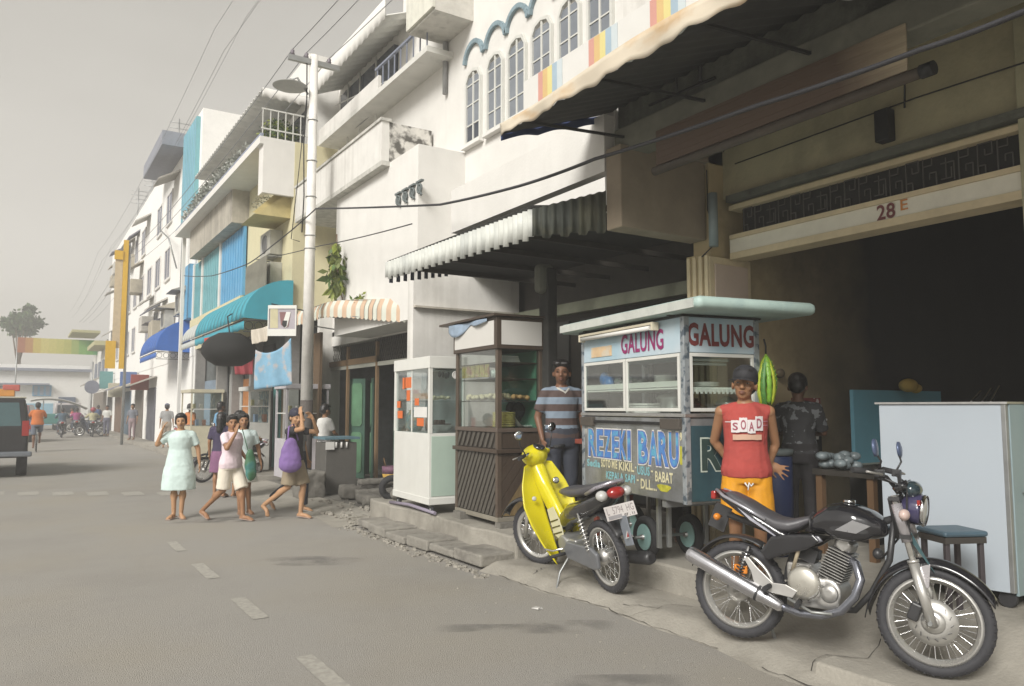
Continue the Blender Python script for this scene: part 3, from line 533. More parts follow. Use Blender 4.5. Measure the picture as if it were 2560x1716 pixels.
for k, (x, y, r_) in enumerate([(6.1, 14.95, -.35), (6.15, 15.45, .5), (6.2, 16.0, -.4), (6.4, 16.4, -1.2), (6.3, 14.3, -1.3)]): door_leaf(x, y, r_)
for yy in (14.1, 15.7): m = MB(); m.box(5.84, 5.9, yy, yy + .07, .1, 2.9); m.build('door_post', wood, T, True, bevel=.005)
m = MB(); m.box(5.84, 5.9, 14.1, 16.9, 2.5, 2.62); m.build('door_head', wood, T, True)
m = MB(); m.box(5.3, 5.36, 15.9, 17.0, .1, 3.2); m.build('brown_partition', woodd, T, True)
# striped awning
W = thing('striped_awning', 'peach and white striped awning with scalloped hem beside the lamp post', 'awning', (4.9, 13, 3.2))
n = 34; y0, y1 = 10.64, 16.0
def awp(y): t = ss(10.6, 14.6, y); return 5.2 - .38 * t, 2.94 + .37 * t
for i in range(n):
    a, b = y0 + (y1 - y0) * i / n, y0 + (y1 - y0) * (i + 1) / n
    mm = mat('awning_peach', (.56, .40, .28), .8, var=.08) if i % 2 else mat('awning_cream', (.60, .62, .54), .8, var=.08)
    m = MB(); m.grid(lambda u, v: (awp(a + (b - a) * u)[0] + .02 * math.sin(a * 3 + u) + .16 * max(0, v - .6), a + (b - a) * u, awp(a + (b - a) * u)[1] + (.03 * (1 - math.sin(u * 3.14)) if v == 0 else 0) + (.42 - .11 * ss(10.6, 14.6, a)) * v), 5, 6); m.build('stripe', mm, W, True)
m = MB(); m.tube([(awp(y)[0] + .03, y, awp(y)[1] + .04) for y in np.linspace(10.66, 16, 12)], .015, 6)
for yy in (10.9, 12.3, 14.2, 15.9): m.tube([(awp(yy)[0] + .03, yy, awp(yy)[1] + .04), (5.9, yy, 3.25)], .014, 6)
m.build('frame', steel, W, True)
m = MB(); m.grid(lambda u, v: (awp(10.64 + 5.36 * u)[0] + .06 + .7 * v, 10.64 + 5.36 * u, awp(10.64 + 5.36 * u)[1] + .42 - .11 * ss(0, .7, u) + .1 * v), 20, 4); m.build('top_sheet', mat('awning_top', (.55, .52, .45), .8, dirt=.4), W, True, solid=.004)
# ================================================================ YELLOW-CREAM BUILDING WITH BLUE SHUTTERS
Cb = thing('cream_building', 'cream building with large blue shutters and a planted roof terrace', 'building', (5, 22, .1))
m = MB(); m.box(5.0, 9, 17.02, 28.2, 3.6, 7.62); m.build('facade', cream, Cb, True)
m = MB(); m.box(5.3, 9, 17.05, 28.2, 7.62, 9.8); m.build('upper_storey', white, Cb, True)
m = MB(); m.box(4.22, 5.32, 17.03, 28.2, 7.45, 7.62); m.build('terrace_slab', white, Cb, True)
m = MB(); m.box(4.3, 5.0, 17.03, 17.13, 6.35, 7.45); m.box(4.3, 4.4, 17.13, 17.4, 6.35, 7.45); m.build('balcony_side', white, Cb, True)
m = MB(); m.box(4.24, 4.30, 17.05, 28.2, 7.62, 7.70); m.build('coping', mat('blue_grey_coping', (.25, .28, .36), .8), Cb, True)
for i in range(7): m = MB(); x = 4.27 + i * .17; m.box(x, x + .02, 17.06, 17.08, 7.62, 8.25); m.build('rail_post', frameW, Cb, True)
for zz in (7.8, 8.25): m = MB(); m.box(4.25, 5.3, 17.055, 17.085, zz, zz + .03); m.build('rail', frameW, Cb, True)
m = MB(); m.grid(lambda u, v: (4.25 + 1.05 * u, 17.04, 8.5 + .04 * abs(math.sin(u * 16)) * (1 - v) + .22 * v), 60, 2); m.build('scalloped_fascia', white, Cb, True, solid=.02)
m = MB(); m.grid(lambda u, v: (4.25 + 1.05 * u, 17.04 + 8 * v, 8.72 + .03 * math.sin(v * 200)), 2, 200); m.build('terrace_roof', zincp, Cb, True, solid=.01)
m = MB(); m.box(5.29, 5.298, 17.3, 21, 7.7, 8.5); m.build('dark_window', winD, Cb, True)
def leafy(name, label, c, rad, n, cols, size=.07, cat='plant', droop=0, stem=None, world=True, group=None):
    t = thing(name, label, cat, (c[0], c[1], c[2] - rad[2]), group=group)
    for k, cm in enumerate(cols):
        g = MB()
        for i in range(n // len(cols)):
            d = V((random.gauss(0, 1), random.gauss(0, 1), random.gauss(0, 1))).normalized() * (rnd() ** .5)
            p = V(c) + V((d.x * rad[0], d.y * rad[1], d.z * rad[2])); a = V((random.gauss(0, 1), random.gauss(0, 1), random.gauss(0, .6) - droop)).normalized(); b_ = a.cross(V((rnd(), rnd(), rnd() + .1))).normalized()
            s_ = size * ru(.6, 1.3); g.add([p, p + a * s_ * .5 + b_ * s_ * .22, p + a * s_, p + a * s_ * .5 - b_ * s_ * .22], [(0, 1, 2, 3)])
        tag(g.build('foliage', cm, t, True), kind='stuff')
    if stem:
        g = MB(); g.tube(stem, [.012] * len(stem), 6); g.build('stem', woodd, t, True)
    return t
lf1 = mat('leaf_green', (.07, .12, .03), .6, var=.3); lf2 = mat('leaf_dark', (.03, .06, .02), .6, var=.3); lf3 = mat('leaf_yellow_green', (.20, .24, .04), .6, var=.3)
leafy('terrace_plants', 'row of green potted plants behind the terrace rail of the cream building', (4.85, 17.6, 7.95), (.5, .4, .33), 900, [lf1, lf2, lf3], .09)
leafy('planter_shrubs', 'dusty shrubs trailing along the cream building roof edge', (4.3, 23, 7.85), (.12, 4.5, .22), 1500, [mat('dusty_leaf', (.28, .30, .26), .8), mat('grey_leaf', (.40, .41, .38), .8)], .12)
# big shutter bay with concrete hood
m = MB(); m.box(4.55, 4.998, 21.1, 27.2, 6.55, 7.45); m.build('hood', mat('hood_concrete', (.42, .39, .33), .9, dirt=.5, dcol=(.2, .18, .15), streak=.6, dscale=2), Cb, True)
for (a, b, mm) in ((21.15, 23.9, bluep), (24.15, 26.6, tealp), (26.85, 28.1, tealp)):
    f = MB(); f.box(4.9, 4.96, a, b, 4.62, 6.52); o = f.build('shutter', mm, Cb, True); nsl = 9
    for i in range(nsl): s_ = MB(); yy = a + (b - a) * i / nsl; s_.box(4.885, 4.899, yy + .01, yy + .05, 4.64, 6.5); s_.build('shutter_rib', mm, o, True)
    m = MB(); m.box(4.86, 4.96, b + .02, b + .2, 4.5, 6.55); m.build('mullion', white, Cb, True)
m = MB(); m.box(4.8, 4.998, 21.0, 28.2, 4.3, 4.58); m.build('sill_band', cream, Cb, True)
m = MB(); m.box(4.985, 4.998, 18.9, 19.5, 4.5, 7.3);
# ground floor of the cream building: open shop bays
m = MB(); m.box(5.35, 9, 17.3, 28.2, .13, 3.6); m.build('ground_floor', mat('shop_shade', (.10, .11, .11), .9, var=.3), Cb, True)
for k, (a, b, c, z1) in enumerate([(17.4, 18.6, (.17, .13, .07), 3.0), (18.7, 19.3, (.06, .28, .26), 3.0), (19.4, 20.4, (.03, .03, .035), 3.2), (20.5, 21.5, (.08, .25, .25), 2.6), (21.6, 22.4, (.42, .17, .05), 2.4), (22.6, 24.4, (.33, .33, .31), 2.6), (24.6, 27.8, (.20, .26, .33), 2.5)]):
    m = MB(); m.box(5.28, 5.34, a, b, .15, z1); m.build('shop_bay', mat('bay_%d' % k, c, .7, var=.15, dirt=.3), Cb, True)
for yy in (17.3, 20.45, 22.5, 24.5, 27.9): m = MB(); m.box(5.0, 5.3, yy, yy + .16, .13, 3.6); m.build('column', mat('shaded_grimy_column', (.26, .25, .24), .85, dirt=.5), Cb, True)  # grey instead of white: awning shade painted into the columns, plus dirt
# air conditioners and little yellow hood
def ac_unit(label, x, y, z, s=.8, group='air conditioner boxes on the facades', rust=None):
    t = thing('air_conditioner', label, 'air conditioner', (x, y, z), group=group)
    m = MB(); m.box(-.3 * s, 0, -.42 * s, .42 * s, 0, .58 * s); m.build('casing', mat('ac_casing', (.42, .41, .36), .6, dirt=.4, streak=.4) if not rust else rust, t, bevel=.015)
    m = MB(); m.cyl((-.305 * s, 0, .29 * s), (-.302 * s, 0, .29 * s), .22 * s, n=18); m.build('fan_grille', mat('ac_grille', (.12, .12, .12), .7), t)
    m = MB(); m.torus((-.31 * s, 0, .29 * s), ZX, .21 * s, .012, 18, 5); m.build('grille_ring', grey, t)
    m = MB(); m.box(-.34 * s, 0, -.4 * s, -.34 * s, -.05, -.02); m.box(-.34 * s, 0, .34 * s, .4 * s, -.05, -.02); m.build('bracket', steel, t); return t
ac_unit('upper air conditioner with round fan above the teal awning', 5.0, 18.25, 5.15, 1.0)
ac_unit('lower air conditioner half hidden by the teal awning', 5.0, 18.2, 4.42, .95)
m = MB(); m.box(4.55, 4.998, 17.5, 19.4, 4.3, 4.36); m.box(4.55, 4.57, 17.5, 19.4, 4.36, 5.05); m.build('ac_cage', mat('cage_mesh', (.20, .19, .15), .8, dirt=.4), Cb, True)
Yh = thing('window_hood', 'mossy yellow window hood on the cream wall left of the lamp post', 'hood', (4.7, 17.6, 6))
m = MB(); m.prism([(0, 0), (.85, .0), (.85, .85)], (4.18, 17.35, 5.95), ZX, ZZ, -.0 - .001); m.prism([(0, 0), (.82, 0), (.82, .62)], (4.2, 17.25, 5.9), ZX, ZZ, -1.3); m.build('hood_body', mat('ochre_hood', (.50, .42, .20), .85), Yh, True)
leafy('wall_moss', 'tuft of grey moss growing along the yellow window hood edge', (4.6, 17.8, 6.3), (.35, .3, .22), 260, [mat('moss_grey', (.22, .22, .15), .9), mat('moss2', (.32, .31, .24), .9)], .07)
# teal barrel awning
def barrel(name, label, y0, y1, x0, x1, z0, z1, mm, n=14):
    t = thing(name, label, 'awning', ((x0 + x1) / 2, (y0 + y1) / 2, z0))
    prof = [(x1 - (x1 - x0) * math.sin(a), z0 + (z1 - z0) * math.cos(a) ** .9) for a in np.linspace(0, R(88), 12)]
    k = 0
    for i in range(n):
        a, b = y0 + (y1 - y0) * i / n, y0 + (y1 - y0) * (i + 1) / n
        g = MB(); g.rings([[(x, yy, z) for x, z in prof] for yy in (a, b)], caps=False); 
        g.f = [f for f in g.f if abs(f[0] % 12 - f[1] % 12) < 2]; g.mi = [0] * len(g.f); g.sm = [True] * len(g.f); g.build('canvas_panel', mm, t, True, solid=.004)
    g = MB(); g.add([(x, y0, z) for x, z in prof] + [(x1, y0, z0)], [tuple(range(13))]); g.build('end_panel', mm, t, True, solid=.004)
    g = MB(); g.grid(lambda u, v: (x0 + .01, y0 + (y1 - y0) * u, z0 - .22 + .03 * abs(math.sin(u * 30)) * (1 - v) + .2 * v), 60, 2); g.build('valance', mm, t, True, solid=.004)
    g = MB(); g.tube([(x0, y0, z0), (x0, y1, z0)], .015, 6); g.tube([(x1, y0, z0), (x0, y0, z0)], .015, 6); g.tube([(x1, y0, z0 - .25), (x0, y0, z0 - .25)], .012, 6)
    for i in range(5): g.torus((x0 + (x1 - x0) * (.1 + .2 * i), y0 - .01, z0 - .12), ZY, .09, .007, 12, 4)
    g.build('iron_frame', iron, t, True); return t
barrel('teal_awning', 'teal barrel awning on curled iron brackets above the food stalls', 16.9, 22.4, 3.95, 5.0, 3.48, 4.42, tealc)
barrel('blue_awning', 'small royal blue barrel awning further up the street', 29.2, 33.5, 3.9, 5.0, 3.55, 4.7, bluec, 8)
barrel('white_awning', 'faded white barrel awning between the blue and teal awnings', 22.8, 26, 4.2, 5.0, 3.6, 4.3, mat('faded_canvas', (.50, .52, .50), .8), 8)
# ================================================================ TALL WHITE BUILDING
D = thing('tall_white_building', 'tall white building with a narrow teal shutter strip and cluttered balconies', 'building', (5, 38, .1))
whitef = mat('bright_far_wall', (.82, .81, .78), .85, var=.05, dirt=.12, dcol=(.5, .48, .44))
m = MB(); m.box(5.0, 13, 28.22, 60, 3.4, 12.2); m.build('facade', whitef, D, True)
m = MB(); m.box(5.02, 13, 28.22, 60, .13, 3.4); m.build('ground_floor', whitef, D, True)
m = MB(); m.box(4.86, 4.998, 28.6, 31.2, 8.6, 12.0); o = m.build('teal_shutter', tealp, D, True)
for i in range(8): s_ = MB(); s_.box(4.84, 4.858, 28.7 + i * .32, 28.76 + i * .32, 8.65, 11.95); s_.build('shutter_rib', bluel, o, True)
m = MB(); m.box(4.1, 4.998, 31.2, 36.5, 11.6, 12.15); m.build('roof_overhang', mat('slate_overhang', (.25, .26, .30), .9), D, True)
m = MB(); m.box(4.75, 4.998, 28.3, 29.4, 4.7, 6.6); m.build('dark_shutter', bluep, D, True)
wm = MB(); wm.box(-.02, 0, 0, 1, 0, 1); wme = wm.mesh('window', mat('louvred_window', (.16, .17, .22), .5, var=.3))
fm = MB(); fm.box(-.05, 0, -.06, 0, -.06, 1.06); fm.box(-.05, 0, 1, 1.06, -.06, 1.06); fm.box(-.05, 0, 0, 1, 1, 1.06); fm.box(-.07, 0, 0, 1, -.08, 0); fm.box(-.04, -.021, .48, .52, 0, 1); fme = fm.mesh('window_frame', white2)
for j, z in enumerate((4.6, 7.0, 9.4)):
    for i in range(9):
        y = 34.2 + i * 2.7
        if rnd() < .12: continue
        o = inst(wme, 'window', (0, 0, 0), D); o.location = (4.998 - D.location.x, y - D.location.y, z - D.location.z); o.scale = (1, 1.3, 1.25); f_ = inst(fme, 'window_frame', (0, 0, 0), o)
# balconies, small roofs, boxes: the clutter that sticks out of the facade
cl = [mat('clutter_grey', (.36, .34, .30), .9, dirt=.5), mat('clutter_tan', (.42, .38, .30), .9, dirt=.4), mat('clutter_slate', (.20, .20, .24), .9), mat('clutter_pale', (.50, .48, .44), .9, dirt=.3)]
for i in range(13):
    y = 32.5 + i * 2.05; z = random.choice([6.3, 8.6, 10.6, 5.7, 10.8]); 
    m = MB(); dpt = ru(.5, .9); m.add([(5, y, z + .45), (5, y + 1.5, z + .45), (5 - dpt, y + 1.5, z), (5 - dpt, y, z), (5, y, z + .52), (5, y + 1.5, z + .52), (5 - dpt, y + 1.5, z + .06), (5 - dpt, y, z + .06)], [(0, 1, 2, 3), (7, 6, 5, 4), (0, 3, 7, 4), (1, 0, 4, 5), (2, 1, 5, 6), (3, 2, 6, 7)]); m.build('window_hood', random.choice(cl), D, True)
    if i % 2: m = MB(); m.box(5 - dpt * .8, 4.998, y, y + 1.1, z - 1.2, z - .5); m.build('balcony_box', random.choice(cl), D, True, bevel=.02)
for i, (y, z) in enumerate([(30.5, 3.9), (33.8, 4.0), (29.0, 3.2)]): pass
for i, (y, z, lb) in enumerate([(29.6, 4.95, 'rusty boxed air conditioner above the blue awning'), (33.0, 4.7, 'tan boxed air conditioner beyond the blue awning'), (36.2, 4.4, 'grey boxed air conditioner far along the white facade')]):
    t = ac_unit(lb, 4.97, y, z, 1.25)
    m = MB(); m.prism([(0, 0), (.7, .0), (.7, .28)], (-.68, -.7, .78), ZX, ZZ, -1.4); m.build('rain_cover', cl[i % 3], t)
m = MB(); m.tube([(4.75, 29.9, 3.5), (4.75, 29.9, 7.5), (4.8, 29.9, 8.6)], .05, 8); m.tube([(4.9, 32, 7), (4.6, 32.2, 8.2), (4.5, 34, 8.9), (4.7, 36, 9.6)], .03, 6); m.build('drain_pipe', steel, D, True)
m = MB(); m.box(4.5, 4.6, 28.25, 28.4, .13, 8.4); m.build('corner_post', white, D, True)
# antennas on the roof
m = MB()
for (y, h_) in ((36, 2.2), (44, 1.8), (50, 2.5)):
    m.tube([(5.4, y, 12.2), (5.4, y, 12.2 + h_)], .03, 5)
    for k in range(4): m.tube([(5.0, y, 12 + h_ - k * .25), (5.9, y, 12 + h_ - k * .25)], .018, 5)
m.build('antenna', steel, D, True)
# farther row
Eb = thing('far_row_building', 'hazy pale building with an ochre balcony at the end of the right side', 'building', (5, 68, .1))
m = MB(); m.box(5.2, 14, 60.1, 76, .1, 6.2); m.build('facade', white, Eb, True)
m = MB(); m.box(4.2, 5.2, 61, 68, 6.0, 6.3); m.box(3.2, 5.2, 70, 76, 7.6, 7.8); m.build('balcony', mat('ochre_far', (.42, .40, .22), .9), Eb, True)
m = MB(); m.box(5.19, 5.3, 62, 74, .2, 2.8); m.build('shopfront', mat('far_shop', (.20, .17, .14), .9, var=.4), Eb, True)
for i in range(4): m = MB(); m.box(5.1, 5.19, 61.5 + 3.3 * i, 63 + 3.3 * i, 3.9, 5.2); m.build('window', mat('far_window', (.18, .2, .25), .5), Eb, True)
m = MB(); m.add([(5.2, 60.2, 4.0), (5.2, 64, 4.0), (3.6, 64, 3.1), (3.6, 60.2, 3.1), (5.2, 60.2, 4.1), (5.2, 64, 4.1), (3.6, 64, 3.2), (3.6, 60.2, 3.2)], [(0, 1, 2, 3), (7, 6, 5, 4), (0, 3, 7, 4), (2, 1, 5, 6), (3, 2, 6, 7)]); m.build('lean_to_roof', cl[0], Eb, True)
Fb = thing('cross_building', 'long low white building closing the street end with small blue windows', 'building', (-4, 84, 0))
m = MB(); m.box(-40, 5.5, 84, 96, 0, 5.6); m.build('wall', whitef, Fb, True)
m = MB(); m.box(-40, 5.7, 83.5, 84, 5.0, 5.25); m.box(-3, 2.2, 83.2, 84, 3.7, 3.85); m.build('ledge', mat('slate_ledge', (.22, .24, .30), .9), Fb, True)
for (x, z, c) in [(.9, 2.7, bluep), (-2.1, 2.6, mat('purple_window', (.15, .14, .2), .6)), (-6, 2.7, bluep)]:
    f = MB(); f.box(x, x + 1.5, 83.9, 83.998, z, z + 1.0); o = f.build('window', c, Fb, True)
    for k in range(3): b = MB(); b.box(x + .1 + k * .48, x + .4 + k * .48, 83.86, 83.9, z + .08, z + .9); b.build('pane', mat('far_pane', (.25, .32, .42), .3), o, True)
m = MB(); m.box(.2, 2.6, 83.8, 83.998, 0, 2.0); m.build('gate', bluel, Fb, True)
m = MB(); m.box(3.0, 4.4, 83.8, 83.998, 0, 2.6); m.build('doorway', mat('blue_dark_door', (.06, .09, .16), .7), Fb, True)
Bn = thing('street_banner', 'long banner fading from red through yellow to green across the street end', 'banner', (2.8, 72, 6))
for i, c in enumerate([(.34, .13, .07), (.42, .22, .08), (.50, .40, .10), (.54, .48, .16), (.50, .46, .14), (.46, .44, .12), (.40, .40, .1), (.28, .36, .10), (.16, .33, .08), (.12, .32, .07), (.10, .30, .12), (.2, .3, .26)]):
    m = MB(); x = -.4 + i * .53; m.box(x, x + .53, 72, 72.05, 5.95, 7.15); m.build('cloth_section', mat('banner_%d' % i, c, .8), Bn, True)
m = MB()
for x in (-.4, 5.9): m.tube([(x, 72.1, 0), (x, 72.1, 7.3)], .06, 6)
m.build('banner_pole', steel, Bn, True)
def tree(label, c, r, hh, n, s=.35, dens=None):
    t = thing('tree', label, 'tree', (c[0], c[1], 0)); g = MB(); g.tube([(0, 0, 0), (.1, 0, hh * .5), (0, .1, hh)], [.3, .2, .08], 8)
    for i in range(6): a = i * 1.05; g.tube([(0, 0, hh * .55), (math.cos(a) * r * .4, math.sin(a) * r * .4, hh * .8), (math.cos(a) * r * .7, math.sin(a) * r * .7, hh)], [.12, .07, .02], 5)
    g.build('trunk', woodd, t); cl_ = [V((random.gauss(0, .45), random.gauss(0, .45), random.gauss(0, .4))) for _ in range(16)]
    for mm in (lf1, lf2, mat('leaf_mid', (.05, .10, .04), .7)):
        g = MB()
        for i in range(n // 3):
            q = random.choice(cl_); p = V((0, 0, hh)) + V((q.x * r, q.y * r, q.z * r * .9)) + V((random.gauss(0, .2), random.gauss(0, .2), random.gauss(0, .18))) * r
            a = V((random.gauss(0, 1), random.gauss(0, 1), random.gauss(0, 1))).normalized(); b_ = a.cross(V((rnd(), rnd(), rnd() + .1))).normalized(); g.add([p, p + a * s * .5 + b_ * s * .3, p + a * s, p + a * s * .5 - b_ * s * .3], [(0, 1, 2, 3)])
        tag(g.build('crown', mm, t), kind='stuff')
    return t
tree('bushy blue green tree rising behind the street banner', (-.4, 100), 1.25, 11.0, 5400, .5)
# yellow vertical sign on its pole
Ys = thing('vertical_sign', 'tall narrow yellow vertical sign with pale lettering panel on a street pole', 'sign', (3.7, 37.5, 0))
m = MB(); m.box(3.55, 3.75, 37.5, 37.6, 3.3, 9.0); m.build('sign_panel', mat('sign_yellow', (.60, .36, .02), .6, var=.08), Ys, True)
m = MB(); m.box(3.25, 3.54, 37.52, 37.58, 4.2, 8.2); m.build('sign_strip', mat('sign_pale', (.50, .40, .26), .7), Ys, True)
m = MB(); m.box(3.2, 3.54, 37.45, 37.51, 8.1, 8.5); m.box(3.0, 3.4, 37.45, 37.51, 3.3, 4.5); m.build('sign_box', mat('sign_yellow', (.60, .36, .02), .6), Ys, True)
for i, ch in enumerate('HOTEL'[:0]): pass
m = MB(); m.tube([(3.8, 37.6, 0), (3.8, 37.6, 8.8)], .06, 8); m.build('sign_pole', steel, Ys, True)
rs = thing('road_sign', 'small round traffic sign on a thin pole at the far pavement', 'sign', (3.75, 55, 0)); m = MB(); m.tube([(0, 0, 0), (0, 0, 4.5)], .05, 8); m.build('pole', steel, rs); m = MB(); m.cyl((0, -.06, 2.9), (0, -.09, 2.9), .42, n=20); m.build('sign_disc', mat('sign_back', (.16, .17, .22), .6), rs)
# ================================================================ LAMP POST + WIRES
Lp = thing('lamp_post', 'tall whitewashed utility pole with a black painted foot and saucer lamp', 'lamp post', (4.5, 14.2, 0))
m = MB(); m.cyl((0, 0, 1.741), (0, 0, 8.4), .112, .075, 16); m.build('pole', mat('white_pole_paint', (.78, .76, .72), .7, dirt=.2, dcol=(.4, .38, .34)), Lp)
m = MB(); m.cyl((0, 0, 0), (0, 0, 1.74), .12, .117, 16); m.build('painted_foot', mat('black_pole_paint', (.07, .06, .055), .7, dirt=.4, dcol=(.2, .17, .14)), Lp)
m = MB()
for z in (4.6, 4.85, 5.6, 6.3, 7.1): m.torus((0, 0, z), ZZ, .106 - .005 * (z - 4), .01, 16, 5)
m.build('steel_band', steel, Lp)
m = MB(); m.lathe([(.02, .16), (.05, .14), (.12, .08), (.30, .02), (.33, 0), (.30, -.01), (.1, -.04)], (-.42, .1, 7.72), ZZ, 24); m.build('lamp_shade', mat('lamp_grey', (.38, .38, .36), .6), Lp)
m = MB(); m.tube([(-.1, 0, 7.6), (-.3, .05, 7.9), (-.42, .1, 7.85)], .02, 6); m.build('lamp_arm', steel, Lp)
m = MB(); m.tube([(-.14, 0, 8.3), (-.13, -.02, 7.4), (-.17, -.02, 6.6), (-.14, -.01, 5.6), (-.16, 0, 4.9)], .012, 6); m.tube([(-.13, -.03, 7.6), (-.26, -.03, 6.0), (-.36, 0, 4.75), (-.2, 0, 4.72)], .008, 6); m.build('pole_cable', iron, Lp)
m = MB(); m.box(-.5, .5, -.04, .04, 8.2, 8.3); m.build('crossarm', steel, Lp)
for x in (-.42, -.15, .3): m = MB(); m.lathe([(.02, 0), (.045, .03), (.03, .06), (.04, .09), (.01, .12)], (x, 0, 8.3), ZZ, 10); m.build('insulator', mat('insulator_brown', (.14, .12, .14), .4), Lp)
wirem = mat('cable_black', (.035, .035, .04), .6)
def wire(pts, r, label, sag=0, mm=wirem, nm='cable'):
    P = []
    for a, b in zip(pts[:-1], pts[1:]):
        a, b = V(a), V(b); n = 14
        for i in range(n): t = i / n; P.append(a + (b - a) * t - ZZ * (4 * sag * t * (1 - t)))
    P.append(V(pts[-1])); m = MB(); m.tube(P, r, 6); return tag(m.build(nm, mm), label, 'cable')
p0 = at(790, 522, 'X', 4.38)
wire([p0, at(1100, 512, 'X', 4.2), at(1300, 465, 'X', 4.1), at(1487, 398, 'X', 4.0), at(1900, 262, 'X', 3.95), at(2300, 125, 'X', 3.9), at(2600, 12, 'X', 3.85)], .015, 'thick black twisted cable sweeping from the lamp post past the arcade front', .01)
wire([at(1155, 530, 'X', 5.1), at(1300, 470, 'X', 4.9), at(1450, 405, 'X', 4.6)], .008, 'short drooping wire across the white bay wall', .01)
wire([p0, at(680, 615, 'X', 4.3), at(620, 660, 'X', 4.3), at(530, 690, 'X', 4.4), at(460, 690, 'X', 4.5)], .012, 'slack wire running from the lamp post to the blue shutters', .02)
wire([at(1030, 560, 'X', 4.6), at(800, 615, 'X', 4.6), at(640, 650, 'X', 4.7)], .009, 'thin wire crossing behind the lamp post', .02)
for k, (dx, z, r) in enumerate([(-.42, 8.42, .009), (-.15, 8.42, .009), (.3, 8.42, .008)]):
    wire([(4.5 + dx, -2, 8.4), (4.5 + dx, 14.2, z), (4.2 + dx, 40, 8.6), (4.1 + dx, 70, 8.4)], r, ['outer pale overhead power line left of the lamp post', 'middle pale overhead power line over the lamp post', 'inner pale overhead power line near the facade'][k], .35, mat('pale_cable', (.25, .25, .26), .6), 'power_line')
for k, (x, z) in enumerate([(3.2, 8.9), (3.0, 9.3), (3.6, 9.7)]):
    wire([(x, -2, z), (x, 16, z), (x, 44, z + .2), (x, 72, z)], .0045, ['lowest thin pale wire high over the road side', 'outermost thin pale wire high over the road side', 'highest thin pale wire running over the facades'][k], .45, mat('pale_cable', (.25, .25, .26), .6), 'power_line')
# small tree-like plant growing on the bay wall
leafy('wall_plant', 'young drooping plant growing from the white bay wall behind the lamp post', (4.95, 14.0, 4.25), (.16, .16, .62), 130, [lf3, lf1, mat('leaf_olive', (.14, .17, .05), .6)], .24, droop=1.2, stem=[(5.1, 14.0, 3.6), (4.98, 14.0, 4.1), (4.95, 14.0, 4.9)])
wp = leafy('creeper', 'small creeper sprig clinging under the bay', (5.1, 13.2, 3.55), (.05, .3, .12), 60, [lf1, lf3], .1)
# framed picture sign, dark round parasol, hanging cloths
P = thing('framed_sign', 'square framed picture sign showing a glass goblet beside the lamp post', 'sign', (3.8, 13.5, 3.1))
c0, c1 = at(664, 838, 'X', 4.05), at(738, 764, 'X', 4.05)
g = V((.843, -.537, 0)); o = V((3.59, 13.59, 2.85)); hh = .54; ww = .50
def sq(a, b, c, d, dep): return [(a, c), (b, c), (b, d), (a, d)]
m = MB(); m.prism([(0, 0), (ww, 0), (ww, hh), (0, hh)], o, g, ZZ, -.03); m.build('backing', mat('pale_violet_print', (.36, .33, .36), .6), P, True)
nrm = g.cross(ZZ)
m = MB()
for (a, b, c, d) in ((0, .02, 0, hh), (ww - .02, ww, 0, hh), (.02, ww - .02, 0, .12), (.02, ww - .02, hh - .06, hh)): m.prism([(a, c), (b, c), (b, d), (a, d)], o + nrm * .001, g, ZZ, .014)
m.build('frame', pwhite, P, True)
m = MB(); m.prism([(.2, .42), (.4, .42), (.36, .16), (.3, .14), (.23, .2)], o + nrm * .002, g, ZZ, .004); m.build('goblet_print', mat('print_brown', (.20, .09, .09), .5), P, True)
m = MB(); m.prism([(.32, .42), (.40, .42), (.34, .16), (.30, .14), (.28, .28)], o + nrm * .007, g, ZZ, .002); m.build('goblet_highlight', pwhite, P, True)
m = MB(); m.prism([(.26, .27), (.34, .27), (.33, .17), (.29, .15), (.25, .2)], o + nrm * .010, g, ZZ, .002); m.build('print_shadow', iron, P, True)
m = MB(); m.prism([(.04, .14), (.18, .14), (.17, .5), (.04, .5)], o + nrm * .002, g, ZZ, .003); m.build('print_panel', mat('print_cream', (.48, .44, .28), .6), P, True)
m = MB(); m.tube([(4.4, 14.2, 3.42), (3.65, 13.6, 3.42)], .012, 6); m.build('hanger_arm', iron, P, True)
U = thing('parasol', 'large black round parasol standing under the teal awning', 'parasol', (3.85, 17.7, .42), scale=.95)
m = MB(); rs_ = []
for i in range(9):
    ph = i / 8; r = .62 * math.sin(ph * 1.57) + .001; z = 2.95 - .62 * (1 - math.cos(ph * 1.57)) * 1.0; rs_.append([(r * math.cos(t) * (1 + .03 * math.cos(8 * t)), r * math.sin(t) * (1 + .03 * math.cos(8 * t)), z + .0) for t in [2 * math.pi * k / 32 for k in range(32)]])
m = MB()
for k in range(2): pass
m.lathe([(.03, 3.0), (.25, 2.97), (.45, 2.86), (.58, 2.72), (.62, 2.6), (.6, 2.48), (.5, 2.34), (.3, 2.22), (.05, 2.2)], (0, 0, 0), ZZ, 32); m.build('canopy', mat('parasol_black', (.012, .012, .012), .9), U)
m = MB(); m.cyl((0, 0, -.3), (0, 0, 2.3), .025); m.build('pole', iron, U)
m = MB(); m.tube([(0, 0, 2.95), (0, .3, 3.4), (.3, .6, 3.6)], .015, 6); m.build('hanger', iron, U)
def cloth(name, label, pts, mm, sag=.08, fold=.03, z0=None):
    (a, b, c, d) = [V(p) for p in pts]   # top-left, top-right, bottom-right, bottom-left
    def f(u, v):
        t = a.lerp(b, u); bo = d.lerp(c, u); p = bo.lerp(t, v); p.z -= sag * 4 * u * (1 - u) * v; n_ = (b - a).cross(ZZ).normalized(); return p + n_ * (fold * math.sin(u * 14 + v * 2) * (1.2 - v) + fold * .5 * math.sin(u * 5))
    m = MB(); m.grid(f, 28, 16); return tag(m.build(name, mm, solid=.003), label, 'cloth')
